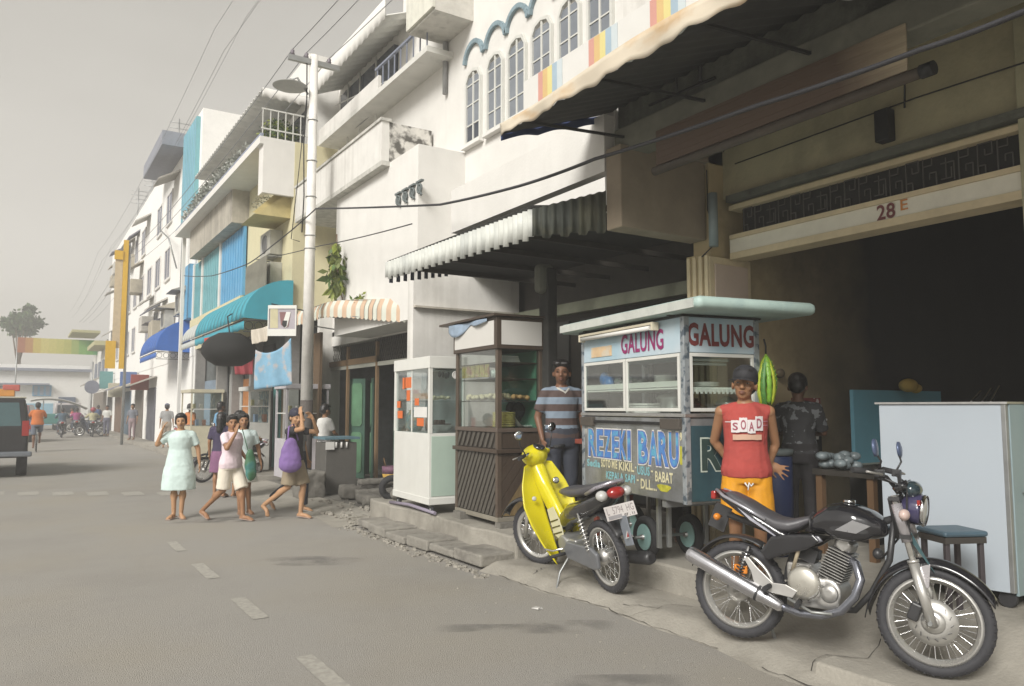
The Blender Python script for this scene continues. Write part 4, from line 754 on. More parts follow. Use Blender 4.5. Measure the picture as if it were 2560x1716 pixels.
cloth('hanging_cloth', 'pale blue patterned cloth hung out under the framed sign', [(3.86, 15.45, 2.74), (4.38, 14.9, 2.96), (4.44, 14.9, 2.05), (3.86, 15.5, 1.95)], mat('blue_print_cloth', (.20, .38, .52), .8, var=.15, scale=6, col2=(.42, .40, .40), c2scale=5, c2lo=.5, c2hi=.6), .16)
cloth('hanging_cloth', 'dark red cloth hanging behind the black parasol', [(4.3, 19.3, 2.95), (4.7, 19.0, 2.95), (4.7, 19.0, 2.4), (4.35, 19.3, 2.4)], mat('red_cloth', (.28, .04, .05), .8), .03)
cloth('hanging_cloth', 'bright red cloth edge showing left of the parasol', [(3.62, 19.3, 3.25), (3.9, 19.1, 3.35), (3.9, 19.1, 2.9), (3.65, 19.3, 3.0)], mat('bright_red_cloth', (.5, .06, .04), .8), .02)
cloth('hanging_cloth', 'cream cloth strip hanging left of the framed sign', [(3.75, 15.4, 3.12), (4.0, 15.1, 3.2), (4.0, 15.1, 2.9), (3.78, 15.4, 2.83)], mat('cream_cloth', (.55, .50, .42), .8), .02)
# ================================================================ AIR
hz = bpy.data.materials.new('haze'); hz.use_nodes = True; N = hz.node_tree.nodes; N.clear(); ho = N.new('ShaderNodeOutputMaterial'); pv = N.new('ShaderNodeVolumePrincipled'); pv.inputs['Density'].default_value = .0060; pv.inputs['Color'].default_value = (.97, .96, .93, 1); hz.node_tree.links.new(pv.outputs[0], ho.inputs['Volume'])
m = MB(); m.box(-60, 60, -14, 125, -2.2, 17); ho_ = m.build('haze', hz); tag(ho_, kind='stuff')
# ================================================================ FOOD CART (aluminium, painted lettering)
cartp = mat('cart_metal_grey', (.30, .31, .32), .38, metal=.55, var=.2, scale=3, bump=.06, bscale=12, dirt=.5, dcol=(.16, .15, .09), dscale=4, col2=(.20, .21, .20), c2scale=5, c2lo=.5, c2hi=.7)
cartg = mat('cart_dark_teal', (.035, .085, .105), .4, metal=.2, var=.25, scale=4, dirt=.4, dcol=(.02, .03, .04), dscale=3, col2=(.09, .15, .17), c2scale=6, c2lo=.58, c2hi=.75)
signb = mat('sign_pale_blue', (.36, .50, .58), .5, var=.05, scale=2, col2=(.50, .56, .60), c2scale=2, c2lo=.4, c2hi=.7)
mint = mat('mint_roof_paint', (.40, .52, .48), .55, var=.08, dirt=.25, dcol=(.1, .2, .25), dscale=9)
roofl = mat('cart_roof_pale', (.52, .54, .50), .6, var=.08, dirt=.3, dcol=(.2, .2, .2), dscale=5)
clear = glass('cart_glass', (.92, .96, .94), .06)
K = thing('food_cart', 'metal noodle cart with GALUNG sign, glass case and blue REZEKI BARU lettering', 'food cart', (4.352, 4.338, .3), R(-9.5))
CW, CLn = .73, 1.68
m = MB(); m.box(0, CW, 0, CLn, .56, 1.22); m.build('lower_box', [cartp], K, bevel=.008)
m = MB(); m.box(.004, CW - .002, -.006, -.001, .575, 1.16); m.build('end_panel', cartg, K, bevel=.003)
for (x, y) in ((.0, .0), (CW - .04, .0), (0, CLn - .04), (CW - .04, CLn - .04)):
    m = MB(); m.box(x - .006, x + .046, y - .01, y + .04, .555, 2.02); m.build('corner_post', mat('post_scratched', (.33, .36, .38), .45, metal=.4, var=.2, scale=12, col2=(.10, .13, .16), c2scale=14, c2lo=.52, c2hi=.6), K, bevel=.004)
m = MB(); m.box(-.012, CW + .012, -.014, CLn + .012, 1.225, 1.255); m.build('counter', alu, K, bevel=.005)
m = MB(); m.box(-.018, -.002, .06, CLn - .05, 1.16, 1.185); m.build('trim_strip', iron, K)
for (a, b) in ((.03, .30), (1.42, 1.66)): m = MB(); m.box(-.035, -.001, a, b, 1.13, 1.215); m.build('hinge_block', mat('dark_hinge', (.07, .06, .05), .7), K, bevel=.004)
for (fa, fb) in ((.06, .86), (.88, 1.63)):     # framed sliding panes on the street side
    f = MB(); z0, z1 = 1.27, 1.73; t = .028
    for (a, b, c, d) in ((fa, fb, z0, z0 + t), (fa, fb, z1 - t, z1), (fa, fa + t, z0 + t, z1 - t), (fb - t, fb, z0 + t, z1 - t)): f.box(-.004, .014, a, b, c, d)
    o = f.build('window', frameW, K, bevel=.003); g = MB(); g.box(.003, .006, fa + t, fb - t, z0 + t, z1 - t); g.build('pane', clear, o)
f = MB(); z0, z1 = 1.27, 1.73
for (a, b, c, d) in ((.05, CW - .05, z0, z0 + .028), (.05, CW - .05, z1 - .028, z1), (.05, .078, z0 + .028, z1 - .028), (CW - .078, CW - .05, z0 + .028, z1 - .028)): f.box(a, b, -.006, .012, c, d)
o = f.build('window', frameW, K, bevel=.003); g = MB(); g.box(.08, CW - .08, .002, .005, z0 + .028, z1 - .028); g.build('pane', clear, o)
m = MB(); m.box(.02, CW - .02, .03, CLn - .03, 1.45, 1.463); m.build('shelf', mat('shelf_white', (.72, .72, .68), .5), K)
m = MB(); m.box(.012, .03, .03, CLn - .03, 1.468, 1.515); m.build('shelf_edge', frameW, K)
m = MB(); m.box(.06, CW - .06, .016, .03, 1.425, 1.448); 
for i in range(14): m.box(.08 + i * .042, .10 + i * .042, .012, .02, 1.41, 1.445)
m.build('lace_edge', paper, K)
m = MB(); m.box(0, CW, 0, CLn, 1.735, 2.015); m.build('sign_core', signb, K, bevel=.004)
m = MB(); m.box(-.02, CW + .02, -.02, CLn + .02, 2.015, 2.03); m.build('sign_cap', iron, K)
for i, s_ in enumerate('R'[:0]): pass
mar = mat('maroon_letter', (.20, .02, .035), .55, var=.15); mard = mat('dark_maroon_letter', (.16, .03, .03), .55, var=.15); mag = mat('magenta_letter', (.26, .02, .12), .55, var=.15)
text('GALUNG', 'lettering', mard, (.035, -.001, 1.785), ZX, ZZ, CW - .08, .185, K, depth=.003, bold=.035)
text('GALUNG', 'lettering', mag, (-.001, .93, 1.775), -ZY, ZZ, .66, .17, K, depth=.004, bold=.02)
m = MB(); m.box(-.006, -.001, 1.10, 1.48, 1.775, 1.87); m.build('price_patch', mat('peach_patch', (.62, .45, .27), .6, col2=(.56, .50, .40), c2scale=8), K)
m = MB(); m.cyl((-.07, .36, 1.955), (-.07, 1.55, 1.955), .019, n=10); m.build('lamp_tube', paper, K)
m = MB(); m.box(-.085, -.02, .33, 1.57, 1.978, 2.0); m.box(-.085, -.02, .31, .335, 1.93, 2.0); m.box(-.085, -.02, 1.565, 1.59, 1.93, 2.0); m.build('lamp_batten', mat('batten_cream', (.55, .50, .38), .6), K, bevel=.004)
# roof slab with rounded ends
def rslab(x0, x1, y0, y1, z0, z1, r=.05):
    prof = [(0, 0), (.012, -.0), (.03, .0)]; g = MB(); rs = []
    for (ins, z) in ((.03, z0), (.004, z0 + .02), (0, (z0 + z1) / 2), (.006, z1 - .02), (.035, z1)):
        ring = []
        for (cx, cy, a0) in ((x1 - r, y0 + r, -90), (x1 - r, y1 - r, 0), (x0 + r, y1 - r, 90), (x0 + r, y0 + r, 180)):
            for k in range(6): a = R(a0 + 18 * k); ring.append((cx + (r - ins) * math.cos(a), cy + (r - ins) * math.sin(a), z))
        rs.append(ring)
    g.rings(rs); return g
rslab(-.12, CW + .30, -.36, CLn + .27, 2.035, 2.13).build('roof', mint, K)
m = MB(); m.box(-.13, -.118, -.30, CLn + .22, 2.045, 2.115); m.build('roof_edge', roofl, K)
m = MB(); 
for (y) in (.1, 1.5): m.box(-.06, CW + .05, y, y + .04, 2.028, 2.037)
tag(m.build('roof_batten', darkw, K), kind='stuff')
# lettering on the long side
out_ = mat('letter_outline', (.60, .60, .56), .6); blu = mat('letter_blue', (.07, .19, .48), .5, var=.25, scale=14, col2=(.10, .34, .50), c2scale=9); vio = mat('letter_violet', (.10, .12, .38), .5)
for s_, a, b in (('R', 1.55, 1.40), ('E', 1.39, 1.265), ('Z', 1.255, 1.12), ('E', 1.11, .985), ('K', .975, .86), ('I', .845, .79), ('B', .67, .52), ('A', .51, .37), ('R', .365, .225), ('U', .215, .085)):
    z = .845 if b > .7 else .83; hh = .255 if b > .7 else .275
    text(s_, 'lettering', out_, (-.001, a + .014, z - .014), -ZY, ZZ, a - b + .024, hh + .028, K, depth=.002, bold=.07)
    text(s_, 'lettering', vio, (-.001, a + .003, z - .003), -ZY, ZZ, a - b + .004, hh + .006, K, depth=.0035, bold=.045)
    text(s_, 'lettering', blu, (-.001, a - .003, z + .004), -ZY, ZZ, a - b - .008, hh - .008, K, depth=.005, bold=.03)
text('"', 'lettering', out_, (-.001, 1.62, 1.05), -ZY, ZZ, .04, .05, K, depth=.003); text('94', 'lettering', mat('letter_cream', (.60, .56, .36), .6), (-.001, .068, 1.04), -ZY, ZZ, .062, .07, K, depth=.003, bold=.05)
cyl_ = mat('letter_cyan', (.22, .46, .50), .6); crm = mat('letter_cream', (.60, .56, .36), .6)
for s_, a, b, z, h_, mm in (('Sedia', 1.58, 1.33, .745, .07, cyl_), ('SOTO MIE', 1.31, 1.02, .755, .075, crm), ('KIKIL', .99, .74, .75, .075, crm), ('-', .725, .705, .785, .012, crm), ('USUS', .69, .50, .735, .075, cyl_), ('-', .48, .45, .77, .014, crm), ('BABAT', .42, .17, .70, .085, crm), ('KEPALA SAPI', 1.22, .73, .655, .07, cyl_), ('-', .70, .67, .68, .014, crm), ('DLL...', .64, .40, .62, .085, crm)):
    text(s_, 'lettering', mm, (-.001, a, z), -ZY, ZZ, a - b, h_, K, depth=.003, bold=.03)
    if mm is crm and s_ in ('BABAT', 'DLL...')and 0: text(s_, 'lettering', mat('letter_brown', (.20, .09, .05), .6), (-.001, a - .002, z + .003), -ZY, ZZ, a - b - .004, h_ - .006, K, depth=.0045, bold=.0)
def blotch(y, z, ry, rz, mm, nm='paint_blotch'):
    g = MB(); ring = [(-.0018, y + ry * math.cos(a) * (1 + .25 * math.sin(3 * a)), z + rz * math.sin(a) * (1 + .2 * math.cos(2 * a))) for a in np.linspace(0, 2 * math.pi, 20, endpoint=False)]; g.add(ring, [tuple(range(20))[::-1]]); return g.build(nm, mm, K)
ybl = mat('yellow_spray', (.42, .40, .04), .5, var=.3, scale=20); blotch(.055, .93, .035, .09, ybl); blotch(.30, .655, .09, .035, ybl)
# end lettering RB outlined
for s_, a in (('R', .13), ('B', .38)):
    text(s_, 'lettering', mat('letter_offwhite', (.46, .52, .46), .6), (a, -.0075, .80), ZX, ZZ, .22, .27, K, depth=.002, bold=.05)
    text(s_, 'lettering', mat('letter_green_dark', (.03, .055, .05), .5), (a + .012, -.0075, .812), ZX, ZZ, .196, .246, K, depth=.004, bold=.035)
# undercarriage
def pneu(root, x, y, r=.18, w_=.075, z=None, wname='wheel'):
    t = MB(); t.torus((x, y, r if z is None else z), ZX, r - w_ * .45, w_ * .5, 30, 10, flat=1.15); o = t.build(wname, rubber, root)
    g = MB(); zz = r if z is None else z
    for s_ in (-1, 1): g.lathe([(r * .62, .030), (r * .58, .022), (r * .5, .012), (r * .2, .018), (r * .16, .03), (.02, .035)], (x, y, zz), ZX * s_, 24)
    g.build('rim', mat('mint_rim', (.30, .50, .48), .5, dirt=.3, dcol=(.1, .1, .1)), o)
    g = MB(); g.cyl((x - .06, y, zz), (x + .06, y, zz), .022); g.build('hub', alu, o)
    for k in range(22):
        a = k * 2 * math.pi / 22
    return o
pneu(K, .17, .83); pneu(K, .47, 1.52); pneu(K, .60, .80); 
m = MB(); m.cyl((.05, .83, .18), (.68, .83, .18), .014); m.build('axle', steel, K)
for (x, y) in ((.14, .60), (.24, .60), (.06, .98), (.62, .6), (.1, 1.5), (.62, 1.5), (.62, .12)):
    m = MB(); m.box(x, x + .035, y, y + .035, .0 if y in (.12,) else .12, .56); m.build('leg', steel, K, bevel=.003)
m = MB(); m.box(.02, CW - .02, .3, .36, .50, .56); m.box(.02, CW - .02, 1.2, 1.26, .50, .56); tag(m.build('chassis_bar', steel, K), kind='stuff')
# things in the case: each its own object
def put(nm, lab, cat, build, mm, group=None, loc=None):
    g = MB(); build(g); x, y, z = loc; w_ = V(K.location) + Mx.Rotation(R(-9.5), 3, 'Z') @ V((x, y, z - 0)); o = g.build(nm, mm); o.location = w_; o.rotation_euler = (0, 0, R(-9.5)); return tag(o, lab, cat, group)
def stack(g, r=.1, n=6, h=.012):
    for i in range(n): g.lathe([(r * .55, i * h), (r, i * h + .016), (r * 1.02, i * h + .018), (.02, i * h + .008)], (0, 0, 0), ZZ, 20)
put('plate_stack', 'stack of white plates on the upper shelf at the cart corner', 'plates', lambda g: stack(g, .11, 3), paper, loc=(.32, .16, 1.465))
put('plate_stack', 'taller stack of white plates on the upper shelf mid cart', 'plates', lambda g: stack(g, .10, 9), paper, loc=(.25, .62, 1.465))
put('plate_stack', 'stack of white plates low behind the second window', 'plates', lambda g: stack(g, .12, 4), paper, loc=(.28, .36, 1.257))
def pot(g, r, h): g.lathe([(r * .96, 0), (r, .01), (r, h), (r * 1.07, h + .005), (r * 1.07, h + .012), (r * .9, h + .03), (r * .3, h + .06), (.02, h + .065)], (0, 0, 0), ZZ, 26)
put('cooking_pot', 'large aluminium stew pot behind the second cart window', 'pot', lambda g: pot(g, .15, .12), alu, loc=(.38, .68, 1.257))
put('cooking_pot', 'small lidded aluminium pot behind the end window', 'pot', lambda g: pot(g, .09, .07), alu, loc=(.55, .18, 1.257))
put('bowl', 'shallow steel bowl at the left of the case', 'bowl', lambda g: g.lathe([(.05, 0), (.13, .05), (.135, .055), (.12, .05), (.04, .01)], (0, 0, 0), ZZ, 22), alu, loc=(.25, 1.15, 1.257))
put('bottle', 'dark soy sauce bottle standing in the end window', 'bottle', lambda g: g.lathe([(.032, 0), (.032, .11), (.014, .14), (.014, .165)], (0, 0, 0), ZZ, 14), mat('sauce_bottle', (.02, .012, .01), .15), loc=(.14, .12, 1.257))
put('bottle', 'short dark jar beside the soy sauce bottle', 'bottle', lambda g: g.lathe([(.045, 0), (.048, .09), (.03, .1), (.03, .12)], (0, 0, 0), ZZ, 14), mat('sauce_bottle', (.02, .012, .01), .15), loc=(.24, .2, 1.257))
put('snack_tray', 'tray of fried snacks on the upper shelf behind the second window', 'food', lambda g: [g.ell((ru(-.1, .1), ru(-.16, .16), .03), (.03, .035, .02), n=8, m=5) for _ in range(22)], mat('fried_food', (.35, .2, .07), .7, var=.3), loc=(.2, .38, 1.465))
put('plastic_bag', 'crumpled blue plastic bag in the top left of the case', 'bag', lambda g: [g.ell((ru(-.05, .05), ru(-.08, .08), .07 + ru(-.03, .04)), (.05, .06, .07), n=9, m=6) for _ in range(5)], mat('blue_plastic', (.05, .18, .45), .35, var=.3), loc=(.16, 1.42, 1.465))
put('vegetable_heap', 'heap of herbs and noodles on the upper shelf left window', 'food', lambda g: [g.ell((ru(-.1, .1), ru(-.22, .22), ru(.02, .09)), (.04, .05, .035), n=8, m=5) for _ in range(26)], mat('herbs', (.16, .18, .16), .8, var=.6, scale=25, col2=(.35, .3, .35), c2scale=18), loc=(.25, 1.12, 1.465))
put('towel', 'folded white towel on the lower shelf of the case', 'towel', lambda g: [g.box(-.1, .1, -.17, .17, i * .022, i * .022 + .016) for i in range(4)], paper, loc=(.2, .86, 1.257))
tk = put('fluorescent_lamp', 'fluorescent tube hanging inside the end window of the cart', 'lamp', lambda g: (g.cyl((-.18, 0, 0), (.2, 0, 0), .013), g.box(-.2, .22, -.02, .02, .02, .04)), paper, loc=(.36, .2, 1.66))
# green hanging bundle (string beans / net) and hook
Gb = thing('bean_bundle', 'bundle of bright yellow green petai pods hanging from the cart roof', 'bean pods', (5.12, 4.18, 1.60))
base = V((0, 0, .44)); cols = [mat('petai_green', (.16, .34, .03), .45, var=.35, scale=40), mat('petai_yellow', (.36, .42, .03), .45, var=.3), mat('petai_dark', (.06, .18, .03), .5)]
for k in range(9):
    a = k * .7; x, y = .07 * math.cos(a), .06 * math.sin(a); L_ = ru(.36, .46); P_ = [base + V((x * math.sin(t * 2.6) * 1.1, y * math.sin(t * 2.6) * 1.1, -L_ * t)) for t in np.linspace(0, 1, 12)]
    m = MB(); m.tube(P_, [.004] + [.018 + .006 * (i % 2) for i in range(10)] + [.004], 8, flat=.55); m.build('pod', cols[k % 3], Gb)
    g = MB()
    for i in range(2, 11):
        for s_ in (-1, 1): q = P_[i] + V((s_ * .012, -.012 * 0, 0)); g.bar(P_[i], P_[i] + V((s_ * .02, -.008, .012)), .003, .003)
    tag(g.build('pod_fringe', cols[1], Gb), kind='stuff')
m = MB(); m.tube([(0, 0, .44), (0, 0, .50), (-.02, 0, .56)], .008, 6); m.build('hook', iron, Gb)
# ================================================================ WHITE GLASS CABINET
def cabinet(name, label, loc, rz, W_, L_, group=None): return thing(name, label, 'food cabinet', loc, rz, group)
fogg = glass('cabinet_glass', (.90, .95, .95), .10, fog=.04)
Wc = cabinet('display_cabinet', 'white painted glass food cabinet on small casters, orange labels on its panes', (4.244, 8.555, .3), R(-3), .46, 1.19)
w_, l_ = .50, 1.2
m = MB(); m.box(0, w_, 0, l_, .135, .985); m.build('lower_box', pwhite, Wc, bevel=.006)
m = MB(); m.box(.03, w_ - .01, -.006, -.001, .22, .95); m.build('end_panel', mat('pale_mint_panel', (.40, .50, .43), .45, var=.05), Wc, bevel=.003)
m = MB(); m.box(-.008, w_ + .006, -.012, l_ + .006, .12, .2); m.build('plinth', pwhite, Wc, bevel=.004)
for x, y in ((0, 0), (w_ - .04, 0), (0, l_ - .04), (w_ - .04, l_ - .04)): m = MB(); m.box(x - .003, x + .043, y - .003, y + .043, .985, 1.93); m.build('post', pwhite, Wc, bevel=.004)
m = MB(); m.box(-.01, w_ + .01, -.01, l_ + .01, 1.79, 1.94); m.build('header', pwhite, Wc, bevel=.006)
m = MB(); m.box(.02, w_ - .02, .02, l_ - .02, 1.38, 1.39); m.build('shelf', fogg, Wc)
m = MB(); m.box(.44, .452, .05, l_ - .04, .99, 1.79); m.build('back_panel', mat('back_grey', (.30, .31, .30), .7), Wc)
m = MB(); m.box(.012, .016, .043, l_ / 2, .99, 1.79); m.build('pane', fogg, Wc); m = MB(); m.box(.02, .024, l_ / 2, l_ - .04, .99, 1.79); m.build('pane', fogg, Wc)
m = MB(); m.box(.043, w_ - .043, .012, .016, .99, 1.79); m.build('pane', fogg, Wc)
m = MB(); m.box(.008, .024, l_ / 2 - .012, l_ / 2 + .012, .99, 1.79); m.build('pane_joint', frameW, Wc)
ora = mat('orange_label', (.62, .14, .03), .55, var=.06)
for (a, b, c, d) in ((.62, .83, 1.56, 1.70), (.66, .78, 1.39, 1.53), (.92, 1.10, 1.16, 1.26), (.20, .42, 1.07, 1.17), (1.0, 1.12, 1.30, 1.39), (.36, .50, 1.33, 1.42), (.86, .93, 1.55, 1.7)): m = MB(); m.box(.0095, .0115, a, b, c, d); m.build('orange_label', ora, Wc)
for (a, b, c, d) in ((.10, .52, 1.18, 1.31),): m = MB(); m.box(.0095, .0115, a, b, c, d); m.build('white_label', paper, Wc)
for x, y in ((.06, .05), (.06, l_ - .06), (w_ - .06, .05), (w_ - .06, l_ - .06)):
    m = MB(); m.cyl((x - .018, y, .055), (x + .018, y, .055), .055, n=16); o = m.build('caster', rubber, Wc); m = MB(); m.box(x - .026, x + .026, y - .025, y + .025, .1, .13); m.cyl((x - .022, y, .055), (x + .022, y, .055), .02, n=10); m.build('caster_fork', steel, o)
m = MB(); m.tube([(.05, -.08, .03), (.03, .7, .05), (.0, 1.3, .02)], .022, 8); m.build('pole_below', mat('violet_pole', (.25, .22, .28), .6), Wc)
def put2(K_, rz, nm, lab, cat, build, mm, loc, group=None):
    g = MB(); build(g); o = g.build(nm, mm); o.location = V(K_.location) + Mx.Rotation(rz, 3, 'Z') @ V(loc); o.rotation_euler = (0, 0, rz); return tag(o, lab, cat, group)
q = lambda *a, **k: put2(Wc, R(-3), *a, **k)
def heap(n, r, rx, ry, h): return lambda g: [g.ell((ru(-rx, rx), ru(-ry, ry), r + ru(0, h)), (r * 1.2, r * 1.3, r), n=8, m=5) for _ in range(n)]
q('bun_pile', 'pile of pale cakes on the glass shelf of the white cabinet', 'food', heap(30, .02, .1, .15, .03), mat('pale_cake', (.55, .50, .34), .8, var=.1), (.22, .22, 1.392))
q('metal_bowl', 'steel mixing bowl at the bottom of the white cabinet', 'bowl', lambda g: g.lathe([(.07, 0), (.15, .09), (.155, .095), (.14, .09), (.05, .01)], (0, 0, 0), ZZ, 24), alu, (.26, .2, .99))
q('snack_tray', 'tray of dark snacks balanced on the steel bowl', 'food', lambda g: ([g.ell((ru(-.08, .08), ru(-.06, .06), .03), (.02, .02, .03), n=7, m=5) for _ in range(14)], g.box(-.12, .12, -.08, .08, 0, .01)), mat('dark_snack', (.09, .05, .035), .7, var=.3), (.22, .18, 1.09))
q('glass_jar', 'big round glass jar behind the labels of the white cabinet', 'jar', lambda g: g.lathe([(.09, 0), (.12, .05), (.12, .2), (.07, .26), (.08, .28)], (0, 0, 0), ZZ, 22), mat('murky_jar', (.20, .30, .30), .2, var=.5, scale=15, col2=(.45, .38, .22), c2scale=12), (.2, .98, .99))
q('plastic_bags', 'bundle of pale plastic bags hanging at the white cabinet window', 'bags', lambda g: [g.tube([(0, y_, .3), (ru(-.02, .02), y_ + ru(-.02, .02), .15), (ru(-.02, .02), y_ + ru(-.03, .03), 0)], [.006, .02, .03], 6, flat=.4) for y_ in (-.1, -.04, .03, .1)], mat('pale_plastic', (.42, .44, .44), .4, var=.3), (.06, .28, 1.45))
q('wall_clock', 'round white dial hanging at the top of the white cabinet end', 'clock', lambda g: (g.cyl((0, .0, 0), (0, -.02, 0), .045, n=20), g.torus((0, -.02, 0), ZY, .045, .006, 20, 5)), paper, (.36, .03, 1.71))
q('ladle_set', 'dark ladles hanging beside the dial in the white cabinet', 'ladles', lambda g: [g.ell((x_, 0, -.05 - ru(0, .03)), (.022, .01, .04), n=8, m=6) for x_ in (-.09, -.04, 0, .03)] + [g.box(-.15, .08, -.004, .004, .0, .012)], iron, (.24, .04, 1.77))
# ================================================================ BROWN WOODEN CABINET
bw = mat('dark_brown_wood', (.060, .042, .030), .5, var=.25, scale=6, stretch=(5, 5, .8), bump=.08); bw2 = mat('brown_slat', (.075, .066, .055), .55, var=.3, scale=6, stretch=(5, 5, .8)); bl_ = mat('olive_plank', (.17, .12, .055), .5, var=.3, scale=5, stretch=(3, 3, .6), bump=.1)
Bc = cabinet('display_cabinet', 'tall brown wooden snack cabinet with diagonal slats and blank white light box sign', (4.43, 7.25, .3), R(-3), .55, 1.07)
w_, l_ = .58, 1.06
m = MB(); m.box(.012, w_ - .012, .012, l_ - .012, .09, 1.06); m.build('carcass', mat('carcass_black', (.02, .016, .012), .6), Bc)
m = MB(); m.box(-.008, w_ + .008, -.008, l_ + .008, .06, .11); m.build('base_rail', mat('pale_base_wood', (.22, .20, .16), .8, dirt=.5), Bc, bevel=.004)
for x, y in ((-.006, -.006), (w_ - .045, -.006), (-.006, l_ - .045), (w_ - .045, l_ - .045)): m = MB(); m.box(x, x + .055, y, y + .055, .0, 1.98); m.build('post', mat('brown_post', (.085, .062, .045), .5, var=.2), Bc, bevel=.004)
m = MB(); m.box(-.035, w_ + .035, -.035, l_ + .035, .80, .845); m.build('ledge', bw, Bc, bevel=.006)
m = MB(); m.box(-.012, w_ + .012, -.012, l_ + .012, 1.03, 1.075); m.build('counter', mat('brown_counter', (.10, .075, .06), .5), Bc, bevel=.004)
# slanted slats clipped to rectangles on the street face
def slats(y0, y1, z0, z1, n, slope, wd, x, face='X', mm=bw2, name='slat', gap=.012, th=.012, mms=None):
    hh_ = slope * (z1 - z0); lo_ = -max(0, hh_); hi_ = (y1 - y0) + max(0, -hh_)
    for i in range(n):
        a = lo_ + (hi_ - lo_) * i / n; mm = mms(i) if mms else mm
        # parallelogram (y = a + slope*(z-z0)) width wd, clipped in y
        poly = [(a, z0), (a + wd, z0), (a + wd + slope * (z1 - z0), z1), (a + slope * (z1 - z0), z1)]
        poly = clip(poly, 0, y1 - y0)
        if len(poly) < 3: continue
        g = MB()
        if face == 'X': g.prism([(y0 + p, z) for p, z in poly], (x, 0, 0), ZY, ZZ, -th)
        else: g.prism([(y0 + p, z) for p, z in poly], (0, x, 0), ZX, ZZ, th)
        g.build(name, mm, Bc)
def clip(poly, a, b):
    for sgn, lim in ((1, a), (-1, -b)):
        out = []
        for i in range(len(poly)):
            p, q_ = poly[i], poly[(i + 1) % len(poly)]; ip, iq = sgn * p[0] >= lim, sgn * q_[0] >= lim
            if ip: out.append(p)
            if ip != iq: t = (lim / sgn - p[0]) / (q_[0] - p[0]); out.append((lim / sgn, p[1] + t * (q_[1] - p[1])))
        poly = out
        if not poly: return []
    return poly
slats(.05, l_ - .05, .12, .79, 15, -.62, .062, .012)
slats(.05, l_ - .05, .855, 1.02, 9, -.6, .062, .012)
slats(.05, w_ - .05, .12, .79, 8, .75, .118, .012, 'Y', bl_, 'plank', mms=lambda i: bl_ if i in (4, 5, 6, 7) else bw)
m = MB(); m.box(.05, w_ - .05, .004, .012, .855, 1.02); m.build('end_board', bw, Bc)
m = MB(); m.prism([(.10, .12), (w_ - .06, .12), (w_ - .06, .3)], (0, -.004, 0), ZX, ZZ, .003)
gbk = mat('green_back_board', (.08, .22, .15), .6, var=.08)
m = MB(); m.box(w_ - .06, w_ - .05, .05, l_ - .05, 1.075, 1.95); m.build('back_board', gbk, Bc)
for z in (1.37, 1.62, 1.80):
    m = MB(); m.box(.03, w_ - .03, .03, l_ - .03, z, z + .012); m.build('shelf', bw if z > 1.7 else mat('shelf_dark', (.05, .045, .035), .6), Bc)
m = MB(); m.box(.008, .012, .05, l_ - .05, 1.08, 1.95); m.build('pane', clear, Bc); m = MB(); m.box(.05, w_ - .05, .008, .012, 1.08, 1.95); m.build('pane', clear, Bc)
m = MB(); m.box(-.03, w_ + .03, -.03, l_ + .03, 1.955, 2.31); o = m.build('light_box', bw, Bc, bevel=.006)
m = MB(); m.box(.03, w_ - .03, -.036, -.031, 2.0, 2.27); m.build('blank_sign', mat('blank_sign_white', (.60, .585, .55), .5, var=.02), Bc)
m = MB(); m.box(-.036, -.031, .03, l_ - .02, 2.0, 2.27); m.build('blank_sign', mat('blank_sign_white', (.60, .585, .55), .5), Bc)
m = MB(); m.box(-.08, w_ + .1, -.06, l_ + .35, 2.315, 2.34); m.build('roof_board', bw, Bc)
m = MB(); m.grid(lambda u, v: (-.06 - .02 * math.sin(u * 9), .15 + 1.0 * u, 2.30 - (.03 + .16 * u * abs(math.sin(u * 5 + 1))) * (1 - v)), 24, 4); m.build('torn_plastic', mat('blue_grey_plastic', (.28, .36, .46), .5, var=.3), Bc, solid=.003)
q = lambda *a, **k: put2(Bc, R(-3), *a, **k)
q('brick_block', 'concrete block wedged under the front of the brown cabinet', 'block', lambda g: g.box(-.1, .1, -.09, .1, 0, .085), concd, (.02, .86, -.0))
q('brick_block', 'dark block under the near corner of the brown cabinet', 'block', lambda g: g.box(-.07, .12, -.06, .06, 0, .06), concd, (.06, -.02, -.0))
q('bun_pile', 'long row of cream buns on the middle shelf of the brown cabinet', 'food', heap(90, .026, .12, .42, .035), mat('cream_bun', (.60, .52, .36), .75, var=.08), (.16, .52, 1.382))
q('bun_pile', 'golden fried buns at the near end of the middle shelf', 'food', heap(22, .026, .15, .1, .02), mat('golden_bun', (.48, .28, .12), .7, var=.2), (.34, .14, 1.382))
q('rice_basket', 'yellow woven basket of food under a white cloth on the cabinet counter', 'basket', lambda g: [g.torus((0, 0, .02 + i * .024), ZZ, .12, .013, 24, 6) for i in range(7)] + [g.cyl((0, 0, 0), (0, 0, .16), .11, n=20)], mat('straw', (.42, .35, .10), .8, var=.3, scale=30), (.2, .22, 1.077))
q('white_cloth', 'white cloth draped from the straw basket down to the counter', 'cloth', lambda g: g.grid(lambda u, v: (.0 + .42 * u, -.12 + .22 * v + .02 * math.sin(u * 8), .175 - .165 * ss(.15, .6, u) + .01 * math.sin(v * 9)), 24, 8), paper, (.14, .22, 1.08))
q('paper_stack', 'white folded paper boxes on the top shelf of the brown cabinet', 'boxes', lambda g: [g.box(-.13 + .01 * i, .13 - .008 * i, -.09, .09, i * .02, i * .02 + .016) for i in range(4)], paper, (.22, .2, 1.812))
q('snack_packets', 'yellow and brown snack packets hanging at the top of the brown cabinet', 'snacks', lambda g: [g.box(-.006, .006, -.36 + i * .12, -.26 + i * .12, ru(-.01, .01), .15) for i in range(6)], mat('snack_yellow', (.36, .30, .09), .5, var=.5, scale=14, col2=(.3, .14, .08), c2scale=9), (.05, .66, 1.66))
